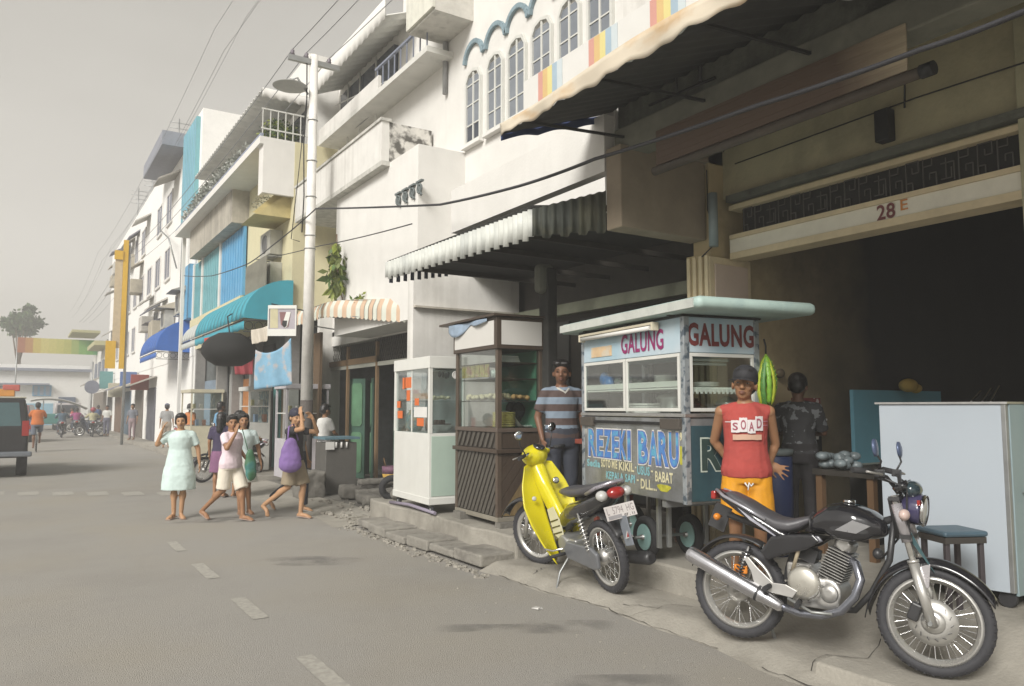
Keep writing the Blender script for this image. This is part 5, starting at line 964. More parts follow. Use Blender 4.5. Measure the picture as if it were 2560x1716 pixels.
q('glass_tumblers', 'glasses on the top shelf corner behind the street pane', 'glasses', lambda g: [g.lathe([(.025, 0), (.032, .09)], (0, -.1 + .07 * i, 0), ZZ, 12) for i in range(4)], mat('tumbler', (.45, .50, .48), .2), (.1, .25, 1.64))
q('dark_bags', 'dark bundle hanging inside the brown cabinet below the buns', 'bag', lambda g: [g.ell((ru(-.1, .05), ru(-.03, .03), -.1 + ru(-.06, .04)), (.09, .05, .1), n=10, m=7) for _ in range(5)], iron, (.40, .3, 1.36))
# tray held out at the side, with jar
tr = MB(); tr.box(-.13, .16, -.1, .1, 0, .012); tr = tr.build('side_tray', paper); tr.location = (5.08, 7.0, 1.40); tag(tr, 'small white tray shelf at the side of the brown cabinet', 'tray')
tr = MB(); tr.lathe([(.045, 0), (.05, .02), (.05, .12), (.035, .14), (.035, .16)], (0, 0, 0), ZZ, 16); tr = tr.build('jar', mat('amber_jar', (.32, .20, .05), .25, var=.4, scale=20)); tr.location = (5.02, 6.98, 1.413); tag(tr, 'amber jar standing on the white side tray', 'jar')
tr = MB(); tr.lathe([(.05, 0), (.05, .16), (.02, .2), (.02, .23)], (0, 0, 0), ZZ, 14); tr = tr.build('bottle', mat('orange_bottle', (.5, .16, .03), .4)); tr.location = (5.0, 6.9, 1.15); tag(tr, 'orange bottle below the white side tray', 'bottle')
# reddish table/stool between cabinet and cart
Rt = thing('table', 'dull red wooden table in the dark gap behind the yellow motorbike', 'table', (5.25, 6.5, .3)); redw = mat('dull_red_wood', (.22, .05, .03), .6, var=.25)
m = MB(); m.box(-.25, .3, -.25, .25, .92, .97); m.build('table_top', redw, Rt, bevel=.006)
m = MB(); m.box(-.22, .27, -.22, -.19, .80, .919); m.build('apron', redw, Rt)
for x, y in ((-.22, -.22), (.22, -.22), (-.22, .18), (.22, .18)): m = MB(); m.box(x, x + .05, y, y + .05, 0, .92); m.build('leg', redw, Rt)
# ================================================================ BIG METAL BOX CABINET (right) + stool
Mc = thing('metal_cabinet', 'large pale grey metal kitchen cabinet on casters behind the black motorcycle', 'cabinet', (5.32, 2.56, .3))
pg = mat('pale_grey_panel', (.38, .425, .47), .45, var=.05, scale=1.2, bump=.03, bscale=6, dirt=.12, dcol=(.3, .28, .22)); pgb = mat('blue_grey_panel', (.23, .30, .32), .45, var=.08, scale=2, dirt=.15)
m = MB(); m.add([(.0, .78, .1), (.16, 0, .1), (.16, 0, 1.325), (.0, .78, 1.325), (.02, .78, .1), (.18, 0.01, .1), (.18, .01, 1.325), (.02, .78, 1.325)], [(3, 2, 1, 0), (4, 5, 6, 7), (0, 1, 5, 4), (2, 3, 7, 6), (0, 4, 7, 3), (1, 2, 6, 5)]); m.build('front_panel', pg, Mc, bevel=.004)
m = MB(); m.box(.19, .95, -.02, .0, .08, 1.325); m.build('door', pgb, Mc, bevel=.004)
m = MB(); m.tube([(.30, -.025, .74), (.30, -.06, .74), (.48, -.06, .74), (.48, -.025, .74), (.48, -.06, .74), (.48, -.06, .68), (.30, -.06, .68), (.30, -.06, .74)], .006, 6); m.build('handle', steel, Mc)
m = MB(); m.box(.155, .195, -.012, .02, .1, 1.33); m.build('corner_post', steel, Mc, bevel=.005)
m = MB(); m.box(.2, .95, .0, .78, .1, 1.31); m.build('carcass', steel, Mc)
m = MB(); m.add([(-.02, .80, 1.326), (.15, -.025, 1.326), (.96, -.025, 1.326), (.96, .80, 1.326), (-.02, .80, 1.34), (.15, -.025, 1.34), (.96, -.025, 1.34), (.96, .80, 1.34)], [(0, 3, 2, 1), (4, 5, 6, 7), (0, 1, 5, 4), (1, 2, 6, 5), (2, 3, 7, 6), (3, 0, 4, 7)]); m.build('top_rim', alu, Mc)
for k, x in enumerate((.35, .5, .62)): m = MB(); m.bar((x, .3, 1.345), (x + .14, .3, 1.42 + .02 * k), .012, .012); m.build('rack_bar', chrome, Mc)
for x, y in ((.20, .05), (.85, .05), (.08, .7), (.85, .7)): m = MB(); m.cyl((x - .02, y, .055), (x + .02, y, .055), .055, n=16); m.build('caster', rubber, Mc)
for x, y in ((.14, .03),): m = MB(); m.bar((.155, .02, .1), (.155, .02, .02), .03, .03)
St = thing('stool', 'dark blue topped metal stool in front of the pale grey cabinet', 'stool', (5.03, 2.70, gz(5.03, 2.7)), R(-25))
m = MB(); m.box(-.15, .15, -.14, .14, .535, .57); m.build('seat', mat('slate_blue_seat', (.06, .10, .13), .45, var=.15), St, bevel=.015)
for x in (-.13, .10):
    for y in (-.12, .09): m = MB(); m.box(x, x + .03, y, y + .03, 0, .50); m.build('leg', mat('stool_leg', (.07, .06, .065), .5, metal=.3), St, bevel=.004)
m = MB(); m.box(-.14, .14, -.13, .13, .495, .533); m.build('seat_frame', mat('stool_frame', (.045, .04, .035), .6), St)
# ================================================================ BACK OF THE OPEN SHOP
m = MB(); Pn = thing('blue_screen', 'pale blue painted board standing on the shop counter behind the grey cabinet', 'board', (7.6, 4.7, .3))
m.box(7.0, 8.6, 4.66, 4.7, 1.05, 1.78); m.build('board', mat('sky_blue_board', (.12, .30, .38), .6, var=.06), Pn, True)
m = MB(); m.box(6.9, 8.7, 4.3, 4.72, .98, 1.05); m.build('counter', mat('counter_pale', (.25, .26, .22), .7), Pn, True)
m = MB(); m.box(6.95, 8.65, 4.4, 4.7, .3, .98); m.build('base', dark, Pn, True)
Sh = thing('wall_shelf', 'small white wall shelf with red and black boxes beside the blue board', 'shelf', (6.95, 5.05, 1.2))
m = MB(); m.box(6.62, 6.98, 4.95, 5.15, 1.47, 1.49); m.build('shelf_board', paper, Sh, True)
for nm, lb, cat, bx, mm in (('box', 'red printed box on the wall shelf', 'box', (6.64, 6.92, 4.98, 5.12, 1.495, 1.70), mat('red_print_box', (.16, .03, .03), .6, col2=(.4, .35, .33), c2scale=16, c2lo=.6, c2hi=.62)), ('radio', 'black radio with two pale dials under the wall shelf', 'radio', (6.62, 6.92, 4.98, 5.12, 1.16, 1.42), iron)):
    m = MB(); m.box(*bx); o = m.build(nm, mm); tag(o, lb, cat)
    if nm == 'radio':
        for x in (6.70, 6.84): d = MB(); d.box(x - .025, x + .025, 4.974, 4.979, 1.28, 1.33); d.build('dial', paper, o)
Bt = thing('bucket', 'blue plastic barrel standing in the shop behind the man in the red shirt', 'barrel', (5.74, 4.62, .3)); m = MB(); m.lathe([(.13, 0), (.15, .45), (.15, .86), (.14, .88)], (0, 0, 0), ZZ, 20); m.build('barrel', mat('navy_plastic', (.018, .03, .09), .5), Bt); m = MB(); m.lathe([(.16, .88), (.16, .93), (.02, .94)], (0, 0, 0), ZZ, 20); m.build('lid', mat('dull_lid', (.12, .14, .14), .5), Bt)
tr = MB(); tr.ell((0, 0, .08), (.12, .08, .07)); tr.ell((.13, 0, .05), (.07, .06, .05)); tr = tr.build('yellow_cloth', mat('mustard_cloth', (.35, .24, .04), .8)); tr.location = (7.7, 4.5, 1.75); tag(tr, 'mustard yellow cloth bundle on the edge of the blue board', 'cloth')
Tb = thing('shop_table', 'dark heavy table deep in the open shop', 'table', (6.4, 4.2, .3)); m = MB(); m.box(-.3, .8, -.3, .3, .70, .75); m.build('table_top', darkw, Tb)
for x, y in ((-.28, -.28), (.74, -.28), (-.28, .22), (.74, .22)): m = MB(); m.box(x, x + .06, y, y + .06, 0, .70); m.build('leg', mat('leg_brown', (.14, .08, .04), .6), Tb)
tr = MB()
for i in range(16): tr.ell((ru(-.15, .15), ru(-.12, .12), ru(.03, .14)), (.06, .06, .04), n=9, m=6)
tr = tr.build('dish_pile', mat('dish_grey', (.16, .19, .20), .35, var=.5, scale=12)); tr.location = (6.2, 4.3, 1.055); tag(tr, 'pile of grey plastic bags and dishes on the dark shop table', 'dishes')
tr = MB(); tr.tube([(5.95, 5.19, 2.0), (6.2, 5.15, 1.93), (6.5, 5.17, 1.96)], .01, 6); tr.ell((6.52, 5.15, 1.95), (.06, .04, .05)); tr = tr.build('wall_lamp', mat('dull_brass', (.14, .11, .07), .5)); tag(tr, 'dull lamp arm fixed on the brown party wall', 'wall lamp')
# ================================================================ STREET-SIDE STALLS BY THE LAMP POST
Cb2 = thing('counter_box', 'dark grey concrete counter box beside the lamp post foot', 'counter', (4.95, 13.8, .05)); dgc = mat('dark_grey_box', (.10, .095, .085), .85, var=.15, dirt=.4)
m = MB(); m.box(-.28, .3, -.25, .35, 0, .92); m.build('box', dgc, Cb2, bevel=.01)
m = MB(); m.box(-.32, .34, -.3, .4, .98, 1.02); m.build('counter_top', mat('blue_counter', (.10, .18, .22), .6), Cb2)
for x in (-.1, .0, .1): m = MB(); m.cyl((x, -.27, .83), (x, -.27, .93), .018); m.build('spice_jar', paper, Cb2)
m = MB(); m.box(-.30, -.14, -.29, -.28, .80, .94); m.build('price_card', paper, Cb2)
Rk = thing('concrete_block', 'rough pale concrete block leaning at the lamp post foot', 'block', (4.35, 13.5, 0)); g = MB(); g.obox((0, 0, .25), (.45, .5, .5)); ob = blob(g, 'block', concd, Rk, .03, 4, .06, .15)
Rb = thing('stone_trough', 'broken stone trough and rubble heap in front of the green shop', 'trough', (5.15, 12.4, .05))
for (x, y, z, sx, sy, sz) in ((-.35, -.55, .08, .25, .5, .16), (.1, -.1, .1, .9, .25, .18), (-.4, .3, .12, .3, .6, .2), (.2, .55, .16, .8, .25, .26), (.5, .1, .12, .2, .8, .2), (-.1, -.75, .06, .5, .2, .12), (.1, .2, .28, .7, .2, .1)):
    g = MB(Mx.Rotation(ru(-.25, .25), 4, 'Z')); g.obox((x, y, z), (sx, sy, sz)); blob(g, 'stone', concd, Rb, .03, 3, .05, .12)
Tr2 = thing('tyre_heap', 'old black tyre and sack beside the white cabinet casters', 'tyre', (4.55, 10.25, .3)); m = MB(); m.torus((0, .1, .16), V((.3, 1, .2)), .14, .05, 20, 8); m.build('tyre', rubber, Tr2); g = MB(); g.ell((.05, -.05, .08), (.14, .12, .09)); blob(g, 'sack', concd, Tr2, .02, 2, .04, .08)
Bk = thing('basket', 'woven purple and yellow basket with two handles on the rubble', 'basket', (5.65, 12.9, .05))
m = MB(); m.lathe([(.13, 0), (.16, .13)], (0, 0, .25), ZZ, 18); m.build('lower_weave', mat('basket_yellow', (.45, .28, .05), .7, var=.4, scale=30), Bk); m = MB(); m.lathe([(.16, 0), (.165, .13)], (0, 0, .381), ZZ, 18); m.build('upper_weave', mat('basket_purple', (.15, .07, .11), .7, var=.4, scale=30), Bk)
for s_ in (-1, 1): m = MB(); m.tube([(s_ * .12, -.05, .5), (s_ * .15, -.02, .66), (s_ * .12, .04, .5)], .01, 6); m.build('handle', wood, Bk)
m = MB(); m.box(-.2, .2, -.2, .2, 0, .25); m.build('crate_under', concd, Bk)
Bn2 = thing('bench', 'dark green bench inside the green shop', 'bench', (6.3, 11.9, .05)); m = MB(); m.box(-.2, .3, -.8, .7, .45, .52); m.build('seat', dgreen, Bn2); m = MB(); m.box(.25, .3, -.8, .7, .75, .95); m.build('backrest', mat('bench_back', (.12, .11, .07), .7), Bn2)
for y in (-.75, .6): m = MB(); m.box(-.15, .25, y, y + .06, 0, .45); m.build('leg', dgreen, Bn2)
# distant glass food stalls in front of the cream building
def stall(label, x, y, w_, l_, h0, h1, body, top=None, blue=False):
    t = thing('food_stall', label, 'food stall', (x, y, .05)); 
    m = MB(); m.box(0, w_, 0, l_, .1, h0); m.build('lower_box', body, t, bevel=.006)
    for a, b in ((0, 0), (w_ - .04, 0), (0, l_ - .04), (w_ - .04, l_ - .04)): m = MB(); m.box(a, a + .04, b, b + .04, h0, h1); m.build('post', body, t)
    m = MB(); m.box(-.03, w_ + .03, -.03, l_ + .03, h1, h1 + .1); m.build('roof', top or body, t, bevel=.006)
    m = MB(); m.box(.02, w_ - .02, .02, l_ - .02, (h0 + h1) / 2, (h0 + h1) / 2 + .02); m.build('shelf', frameW, t)
    m = MB(); m.box(w_ - .05, w_ - .04, .03, l_ - .03, h0, h1); m.build('back_board', mat('stall_back', (.12, .17, .20), .6, var=.6, scale=10, col2=(.4, .38, .34), c2scale=9), t)
    for a in (0, 1): m = MB(); m.box(.05, w_ - .05, .01, .014, h0 + .01 + a * ((h1 - h0) / 2 + .02), h0 + (h1 - h0) / 2 * (a + 1) - .02); m.build('pane', clear, t)
    for k in range(4): m = MB(); m.box(.08 + .1 * k, .15 + .1 * k, .1, .3, h0 + (.02 if k % 2 else (h1 - h0) / 2 + .03), h0 + (.2 if k % 2 else (h1 - h0) / 2 + .17)); m.build('goods', mat('goods_%d' % k, [(.4, .35, .2), (.15, .2, .3), (.45, .4, .38), (.3, .12, .08)][k], .6), t)
    return t
stall('cream glass food stall with snacks left behind the woman in pink', 4.25, 24.3, .9, 1.6, 1.0, 2.0, mat('stall_cream', (.52, .48, .36), .5))
stall('white tall glass stall behind the boy with the purple bag', 4.5, 18.5, .5, .9, 1.2, 1.95, mat('stall_white', (.55, .55, .52), .45))
stall('pale violet glass stall directly behind the lamp post', 4.65, 16.0, .9, .8, .9, 1.95, mat('stall_violet', (.46, .44, .46), .5), mat('stall_violet', (.46, .44, .46), .5))
# ================================================================ MOTORCYCLES
blackp = mat('black_gloss_paint', (.014, .014, .017), .16, var=.2, coat=.6, spec=.6); satin = mat('satin_black', (.03, .03, .032), .42, var=.2); seatm = mat('black_vinyl_seat', (.075, .073, .08), .42, var=.15, bump=.06, bscale=90)
alloy = mat('cast_alloy', (.46, .45, .43), .42, metal=.8, var=.18, scale=18, bump=.04); forkm = mat('silver_fork', (.60, .59, .56), .3, metal=.7, var=.08); discm = mat('brake_disc_steel', (.62, .61, .58), .3, metal=.75, var=.06); tyrem = mat('tyre_rubber', (.035, .035, .040), .7, var=.2, scale=20, bump=.12, bscale=120)
redl = mat('red_lens', (.30, .015, .012), .2, spec=.7); oral = mat('orange_lens', (.60, .20, .02), .2); clearl = mat('clear_lens', (.50, .50, .48), .12, spec=.8); greyplate = mat('grey_hugger', (.19, .21, .24), .45)
def wheel(root, c, Rw, rimr, tw, nsp=18, name='wheel', disc=None, drum=.06, axis=ZY, rimm=None, tmat=None, steer=None):
    rimm = rimm or forkm; c = V(c); M_ = Mx.Translation(c) @ (steer or Mx.Identity(4))
    t = MB(M_); th = (Rw - rimr) / 2 + .004; 
    t.torus((0, 0, 0), axis, Rw - th, th, 48, 10, flat=tw / th / 2 * .95); o = t.build(name, tmat or tyrem, root)
    tr_ = MB(M_); x_, y_, d_ = frame(axis)
    for k in range(44):
        a = k * 2 * math.pi / 44; e = x_ * math.cos(a) + y_ * math.sin(a); e2 = x_ * math.cos(a + .05) + y_ * math.sin(a + .05)
        for s_ in (-1, 1): tr_.bar(e * (Rw - .004) + d_ * (s_ * .006), e2 * (Rw - .012) + d_ * (s_ * tw * .36), .012, .006)
    tag(tr_.build('tread', tmat or tyrem, o), kind='stuff')
    g = MB(M_); g.lathe([(rimr - .012, -tw * .34), (rimr + .006, -tw * .34), (rimr - .006, -tw * .16), (rimr - .018, 0), (rimr - .006, tw * .16), (rimr + .006, tw * .34), (rimr - .012, tw * .34), (rimr - .026, tw * .14), (rimr - .034, 0), (rimr - .026, -tw * .14), (rimr - .012, -tw * .34)], (0, 0, 0), axis, 48, caps=False); g.build('rim', rimm, o)
    hb = MB(M_); hb.lathe([(.02, -.07), (.035, -.065), (drum, -.045), (drum, .045), (.035, .06), (.018, .075)], (0, 0, 0), axis, 22); hb.build('hub', alloy, o)
    sp = MB(M_)
    for k in range(nsp * 2):
        a = 2 * math.pi * k / (nsp * 2); b_ = a + (R(19) if (k // 2) % 2 else -R(19)); s_ = 1 if k % 2 else -1
        p = (x_ * math.cos(b_) + y_ * math.sin(b_)) * (drum * .95) + d_ * (s_ * .035); q_ = (x_ * math.cos(a) + y_ * math.sin(a)) * (rimr - .02); sp.cyl(p, q_, .0028, n=5, caps=False)
    tag(sp.build('spokes', chrome, o), kind='stuff')
    if disc:
        r, off = disc; dm = MB(M_); n = 40; 
        dm.lathe([(r * .45, -.002), (r, -.002), (r, .002), (r * .45, .002), (r * .45, -.002)], d_ * off, axis, 44, caps=False); dm.lathe([(.03, -.004), (r * .5, -.003), (r * .5, .003), (.03, .004)], d_ * off, axis, 30); dd = dm.build('brake_disc', discm, o)
        h = MB(M_)
        for k in range(14):
            a = 2 * math.pi * k / 14; p = (x_ * math.cos(a) + y_ * math.sin(a)) * (r * .80) + d_ * (off + (.0035 if off > 0 else -.0035)); q_ = (x_ * math.cos(a + .16) + y_ * math.sin(a + .16)) * (r * .68) + d_ * (off + (.0035 if off > 0 else -.0035)); h.bar(p, q_, .009, .002)
        tag(h.build('disc_slots', satin, dd), kind='stuff')
    return o
def side_loft(stations, n=16, e=2.4):
    """stations: (x, z_center, half_height, half_width[, y]) -> rings in the yz plane, superellipse"""
    rs = []
    for st in stations:
        x, zc, hh, hw = st[:4]; yc = st[4] if len(st) > 4 else 0; ring = []
        for k in range(n):
            t = 2 * math.pi * k / n; c, s = math.cos(t), math.sin(t); ring.append((x, yc + hw * abs(c) ** (2 / e) * (1 if c >= 0 else -1), zc + hh * abs(s) ** (2 / e) * (1 if s >= 0 else -1)))
        rs.append(ring)
    return rs
# ---- black street motorcycle
def black_bike():
    B = thing('motorcycle', 'black street motorcycle with chrome silencer and spoked wheels parked on the apron', 'motorcycle', (4.07, 3.57, .08), R(-71.0) + 0)
    B.rotation_euler = (R(-3.5), 0, R(-71))
    Rf = Rr = .305
    ang = math.atan2(.96 - .31, .973 - 1.128); fd = V((math.cos(ang), 0, math.sin(ang)))
    wheel(B, (-.02, 0, .325), .31, .245, .10, 18, drum=.075)
    st = Mx.Rotation(R(4), 4, 'Z')
    wheel(B, (1.128, 0, .31), .305, .243, .085, 18, 'wheel', disc=(.128, -.062), drum=.04, steer=st)
    # frame
    m = MB(); m.tube([(.93, 0, .86), (.90, 0, .62), (.80, 0, .42), (.70, 0, .30), (.45, 0, .27), (.28, 0, .33)], .019); m.tube([(.92, 0, .86), (.65, 0, .76), (.40, 0, .70), (.2, 0, .72), (-.1, 0, .80)], .022); m.tube([(.36, 0, .70), (.30, 0, .5), (.27, 0, .33)], .02)
    m.build('frame', satin, B)
    for s_ in (-1, 1): m = MB(); m.tube([(.28, s_ * .09, .36), (.1, s_ * .10, .345), (-.02, s_ * .10, .33)], .02, 8); m.build('swingarm', alloy, B)
    for s_ in (-1, 1):
        m = MB(); m.cyl((-.0, s_ * .115, .38), (.09, s_ * .115, .62), .012); o = m.build('shock_absorber', chrome, B); g = MB(); P_ = [(.0 + .09 * t + 0, s_ * .115, .40 + .2 * t) for t in np.linspace(0, 1, 2)]
        a, b = V((.012, s_ * .115, .43)), V((.082, s_ * .115, .60)); d = (b - a); x_, y_, _ = frame(d); g.tube([a + d * t + (x_ * math.cos(t * 50) + y_ * math.sin(t * 50)) * .027 for t in np.linspace(0, 1, 64)], .005, 5); g.build('spring', satin, o)
    # tank (smooth continuous surface)
    g = MB(); g.rings(side_loft([(.455, .785, .035, .085), (.50, .80, .075, .115), (.57, .825, .10, .145), (.65, .835, .105, .165), (.74, .83, .10, .165), (.82, .815, .085, .14), (.88, .805, .055, .10), (.90, .80, .03, .05)], 20)); g.ell((.70, -.11, .77), (.14, .06, .06)); g.ell((.70, .11, .77), (.14, .06, .06)); blob(g, 'fuel_tank', blackp, B, .011, 6)
    m = MB(); m.cyl((.68, 0, .935), (.68, 0, .955), .035, n=18); m.build('fuel_cap', chrome, B)
    for s_ in (-1, 1): m = MB(); m.prism([(-.10, -.02), (.0, .045), (.10, .02), (.02, -.03)], (.74, s_ * .172, .80), ZX, ZZ, s_ * -.006); m.build('tank_badge', mat('badge_silver', (.35, .35, .36), .3, metal=.6), B)
    # seat with step
    g = MB(); g.rings(side_loft([(-.10, .935, .022, .07), (-.06, .925, .035, .095), (.05, .872, .042, .115), (.15, .815, .045, .125), (.25, .775, .045, .13), (.33, .768, .045, .125), (.40, .79, .04, .105), (.47, .825, .02, .07)], 16, 3)); blob(g, 'seat', seatm, B, .011, 4)
    m = MB(); m.tube([(.47, -.10, .765), (.462, -.075, .84), (.46, 0, .86), (.462, .075, .84), (.47, .10, .765)], .006, 6); m.build('seat_strap', satin, B)
    # tail cowl
    g = MB(); g.rings(side_loft([(-.17, .955, .018, .05), (-.12, .93, .035, .095), (0, .865, .045, .125), (.12, .80, .055, .135), (.25, .73, .05, .13), (.33, .70, .035, .115)], 16, 2.6)); blob(g, 'tail_cowl', blackp, B, .011, 4)
    for s_ in (-1, 1):
        m = MB(); m.tube([(-.16, s_ * .06, .965), (-.08, s_ * .13, .93), (.08, s_ * .14, .86), (.2, s_ * .13, .80)], .011, 8); m.build('grab_rail', mat('silver_rail', (.5, .5, .55), .3, metal=.7), B)
        m = MB(); m.add([(.02, s_ * .134, .86), (.28, s_ * .134, .70), (.33, s_ * .128, .665), (.10, s_ * .134, .79)], [(0, 1, 2, 3)]); m.build('cowl_stripe', mat('silver_stripe', (.42, .42, .48), .3, metal=.5), B, solid=.006)
    m = MB(); m.box(-.2, -.165, -.07, .07, .90, .955); m.build('tail_lamp', redl, B, bevel=.01)
    # side cover
    for s_ in (-1, 1):
        g = MB(); g.prism([(.24, .70), (.36, .725), (.50, .74), (.545, .70), (.47, .645), (.33, .60), (.22, .55), (.17, .6)], (0, s_ * .10, 0), ZX, ZZ, -s_ * .05); blob(g, 'side_cover', blackp, B, .010, 5)
        g = MB(); g.prism([(.40, .71), (.535, .735), (.56, .70), (.50, .675), (.43, .665)], (0, s_ * .125, 0), ZX, ZZ, -s_ * .02); blob(g, 'side_cover', mat('cover_highlight', (.12, .12, .14), .25, coat=.5), B, .009, 4)
    # rear fender, plate, indicators
    m = MB(); m.grid(lambda u, v: (-.02 - .335 * math.sin(R(-30 + 100 * u)), -.06 + .12 * v, .325 + .335 * math.cos(R(-30 + 100 * u)) + .02 * math.sin(v * 3.14)), 20, 6); m.build('rear_fender', satin, B, solid=.005)
    m = MB(); m.bar((-.13, 0, .86), (-.19, 0, .70), .12, .012, up=ZY); m.build('plate_holder', satin, B)
    for s_ in (-1, 1): g = MB(); g.ell((-.13, s_ * .12, .79), (.024, .03, .024)); g.cyl((-.13, s_ * .05, .79), (-.13, s_ * .12, .79), .008); g.build('indicator', oral, B)
    # engine
    g = MB(); g.cyl((.44, -.13, .43), (.44, .13, .43), .105, n=24); g.cyl((.57, -.12, .40), (.57, .12, .40), .085, n=24); g.obox((.50, 0, .36), (.28, .22, .13)); g.obox((.40, 0, .50), (.16, .20, .10)); blob(g, 'crankcase', alloy, B, .011, 2)
    m = MB(); m.lathe([(.10, 0), (.096, .018), (.07, .03), (.02, .034)], (.44, -.128, .44), -ZY, 28); m.build('clutch_cover', mat('polished_cover', (.60, .58, .52), .3, metal=.7), B)
    m = MB(); m.lathe([(.055, 0), (.05, .012), (.02, .016)], (.585, -.12, .395), -ZY, 20); m.build('oil_cover', alloy, B)
    for k in range(10): a = k * .628; m = MB(); m.cyl((.44 + .108 * math.cos(a), -.13, .44 + .108 * math.sin(a)), (.44 + .108 * math.cos(a), -.145, .44 + .108 * math.sin(a)), .007, n=6); m.build('bolt', chrome, B)
    up = V((.38, 0, 1)).normalized(); sx_ = V((1, 0, -.38)).normalized(); rot = Mx((sx_, ZY, up)).transposed(); cb = V((.575, 0, .47))
    m = MB(); m.obox(cb + up * .09, (.10, .11, .2), rot); m.build('cylinder', satin, B)
    for k in range(11): m = MB(); m.obox(cb + up * (.012 + .0175 * k), (.152 - .002 * abs(k - 4), .20, .0055), rot); m.build('cooling_fin', alloy, B, bevel=.002, seg=1)
    g = MB(); g.obox(cb + up * .225, (.11, .13, .06), rot); g.cyl(cb + up * .235 + V((0, -.08, 0)), cb + up * .235 + V((0, .08, 0)), .042); blob(g, 'cylinder_head', alloy, B, .010, 2)
    m = MB(); m.obox((.44, 0, .60), (.10, .08, .09), rot); m.cyl((.38, 0, .60), (.50, 0, .60), .03); m.build('carburettor', satin, B)
    m = MB(); m.tube([(.36, -.10, .50), (.40, -.115, .62), (.42, -.12, .70)], .012); m.build('engine_bracket', mat('tan_bracket', (.40, .34, .24), .5), B)
    # exhaust
    m = MB(); m.tube([(.66, -.05, .62), (.735, -.09, .585), (.765, -.12, .50), (.735, -.135, .40), (.66, -.14, .31), (.55, -.145, .265), (.42, -.15, .26), (.30, -.155, .285)], [.026] * 5 + [.024] * 3, 14); m.build('exhaust_pipe', mat('blued_chrome', (.26, .27, .31), .25, metal=.9), B)
    m = MB(); a, b = V((.30, -.155, .285)), V((-.305, -.19, .545)); d = (b - a); L_ = d.length
    m.lathe([(.024, -.02), (.036, 0), (.040, .06), (.042, .10), (.049, .13), (.051, .2), (.052, L_ - .03), (.045, L_ - .005), (.030, L_), (.026, L_ - .02), (.01, L_ - .03)], a, d, 26); sil = m.build('silencer', mat('silencer_chrome', (.60, .60, .63), .22, metal=.95, var=.05), B)
    m = MB(); dn = d.normalized(); m.lathe([(.0525, 0), (.0535, .004), (.0535, .012), (.0525, .016)], a + dn * .14, d, 26, caps=False); m.build('silencer_band', satin, sil)
    g = MB(); g.prism([(.14, .40), (.24, .36), (.38, .345), (.41, .39), (.34, .42), (.26, .42), (.16, .50), (.10, .56), (.07, .55), (.12, .47)], (0, -.155, 0), ZX, ZZ, .012); m_ = g.build('footrest_bracket', mat('cast_bracket', (.48, .47, .45), .45, metal=.5), B, bevel=.004)
    m = MB(); m.cyl((.24, -.15, .40), (.24, -.26, .39), .016); m.build('foot_peg', rubber, B); m = MB(); m.cyl((.42, -.15, .33), (.44, -.27, .32), .016); m.build('foot_peg', rubber, B)
    m = MB(); m.tube([(.35, -.16, .34), (.5, -.175, .28), (.62, -.18, .29)], .009); m.build('brake_pedal', steel, B)
    # reflector-like orange piece and rear brake seen through the rear wheel
    m = MB(); m.obox((.03, -.11, .47), (.09, .02, .055)); m.build('rear_reflector', oral, B, bevel=.006)
    m = MB(); m.tube([(.12, .12, .16), (.16, .20, -.06)], .012); m.build('side_stand', steel, B)
    # front end: fork yokes, fork legs, handlebar
    side = [(-.085), (.085)]
    T_ = V((.955, 0, .985)); Bt_ = V((1.128, 0, .31)); fd = (T_ - Bt_).normalized()
    for y in side:
        m = MB(); m.cyl(T_ + ZY * y + fd * .02, T_ + ZY * y - fd * .42, .018, n=14); o = m.build('fork_leg', mat('fork_inner', (.66, .65, .62), .2, metal=.8), B)
        g = MB(); g.cyl(Bt_ + ZY * y - fd * .02, Bt_ + ZY * y + fd * .33, .029, n=16); g.cyl(Bt_ + ZY * y + fd * .33, Bt_ + ZY * y + fd * .345, .033, n=16); g.build('fork_slider', forkm, o)
        g = MB(); g.cyl(T_ + ZY * y - fd * .03, T_ + ZY * y - fd * .25, .030, n=16); g.build('fork_shroud', mat('violet_chrome', (.50, .48, .50), .25, metal=.6), o)
    m = MB(); m.obox(T_ - fd * .22, (.06, .23, .025)); m.obox(T_, (.06, .22, .022)); m.cyl(T_ + fd * .0 - V((.03, 0, 0)), T_ - fd * .24 - V((.05, 0, 0)), .03); m.build('fork_yoke', satin, B)
    m = MB(); m.tube([(.96, 0, 1.02), (.955, -.07, 1.05), (.93, -.16, 1.11), (.88, -.25, 1.135), (.80, -.35, 1.145)], .012); m.tube([(.96, 0, 1.02), (.955, .07, 1.05), (.93, .16, 1.11), (.88, .25, 1.135), (.80, .35, 1.145)], .012); m.build('handlebar', satin, B)
    for s_ in (-1, 1):
        m = MB(); m.cyl((.875, s_ * .258, 1.136), (.795, s_ * .36, 1.146), .018, n=12); m.build('grip', rubber, B)
        m = MB(); m.tube([(.91, s_ * .24, 1.13), (.935, s_ * .28, 1.125), (.88, s_ * .39, 1.14)], .007); m.build('brake_lever', alloy, B)
        m = MB(); m.obox((.905, s_ * .21, 1.13), (.05, .05, .045)); m.build('switch_box', satin, B, bevel=.006)
        m = MB(); m.tube([(.90, s_ * .22, 1.14), (.925, s_ * .25, 1.20), (.905, s_ * .29, 1.25)], .006); o = m.build('mirror_stem', satin, B)
        g = MB(); g.lathe([(.052, 0), (.05, .012), (.02, .02)], (.90, s_ * .30, 1.275), V((1, 0, .1)), 20); g.build('mirror', mat('mirror_back', (.10, .13, .22), .3, metal=.3), o); g = MB(); g.lathe([(.048, 0), (.02, .001)], (.899, s_ * .30, 1.275), V((-1, 0, -.1)), 20); g.build('mirror_glass', chrome, o)
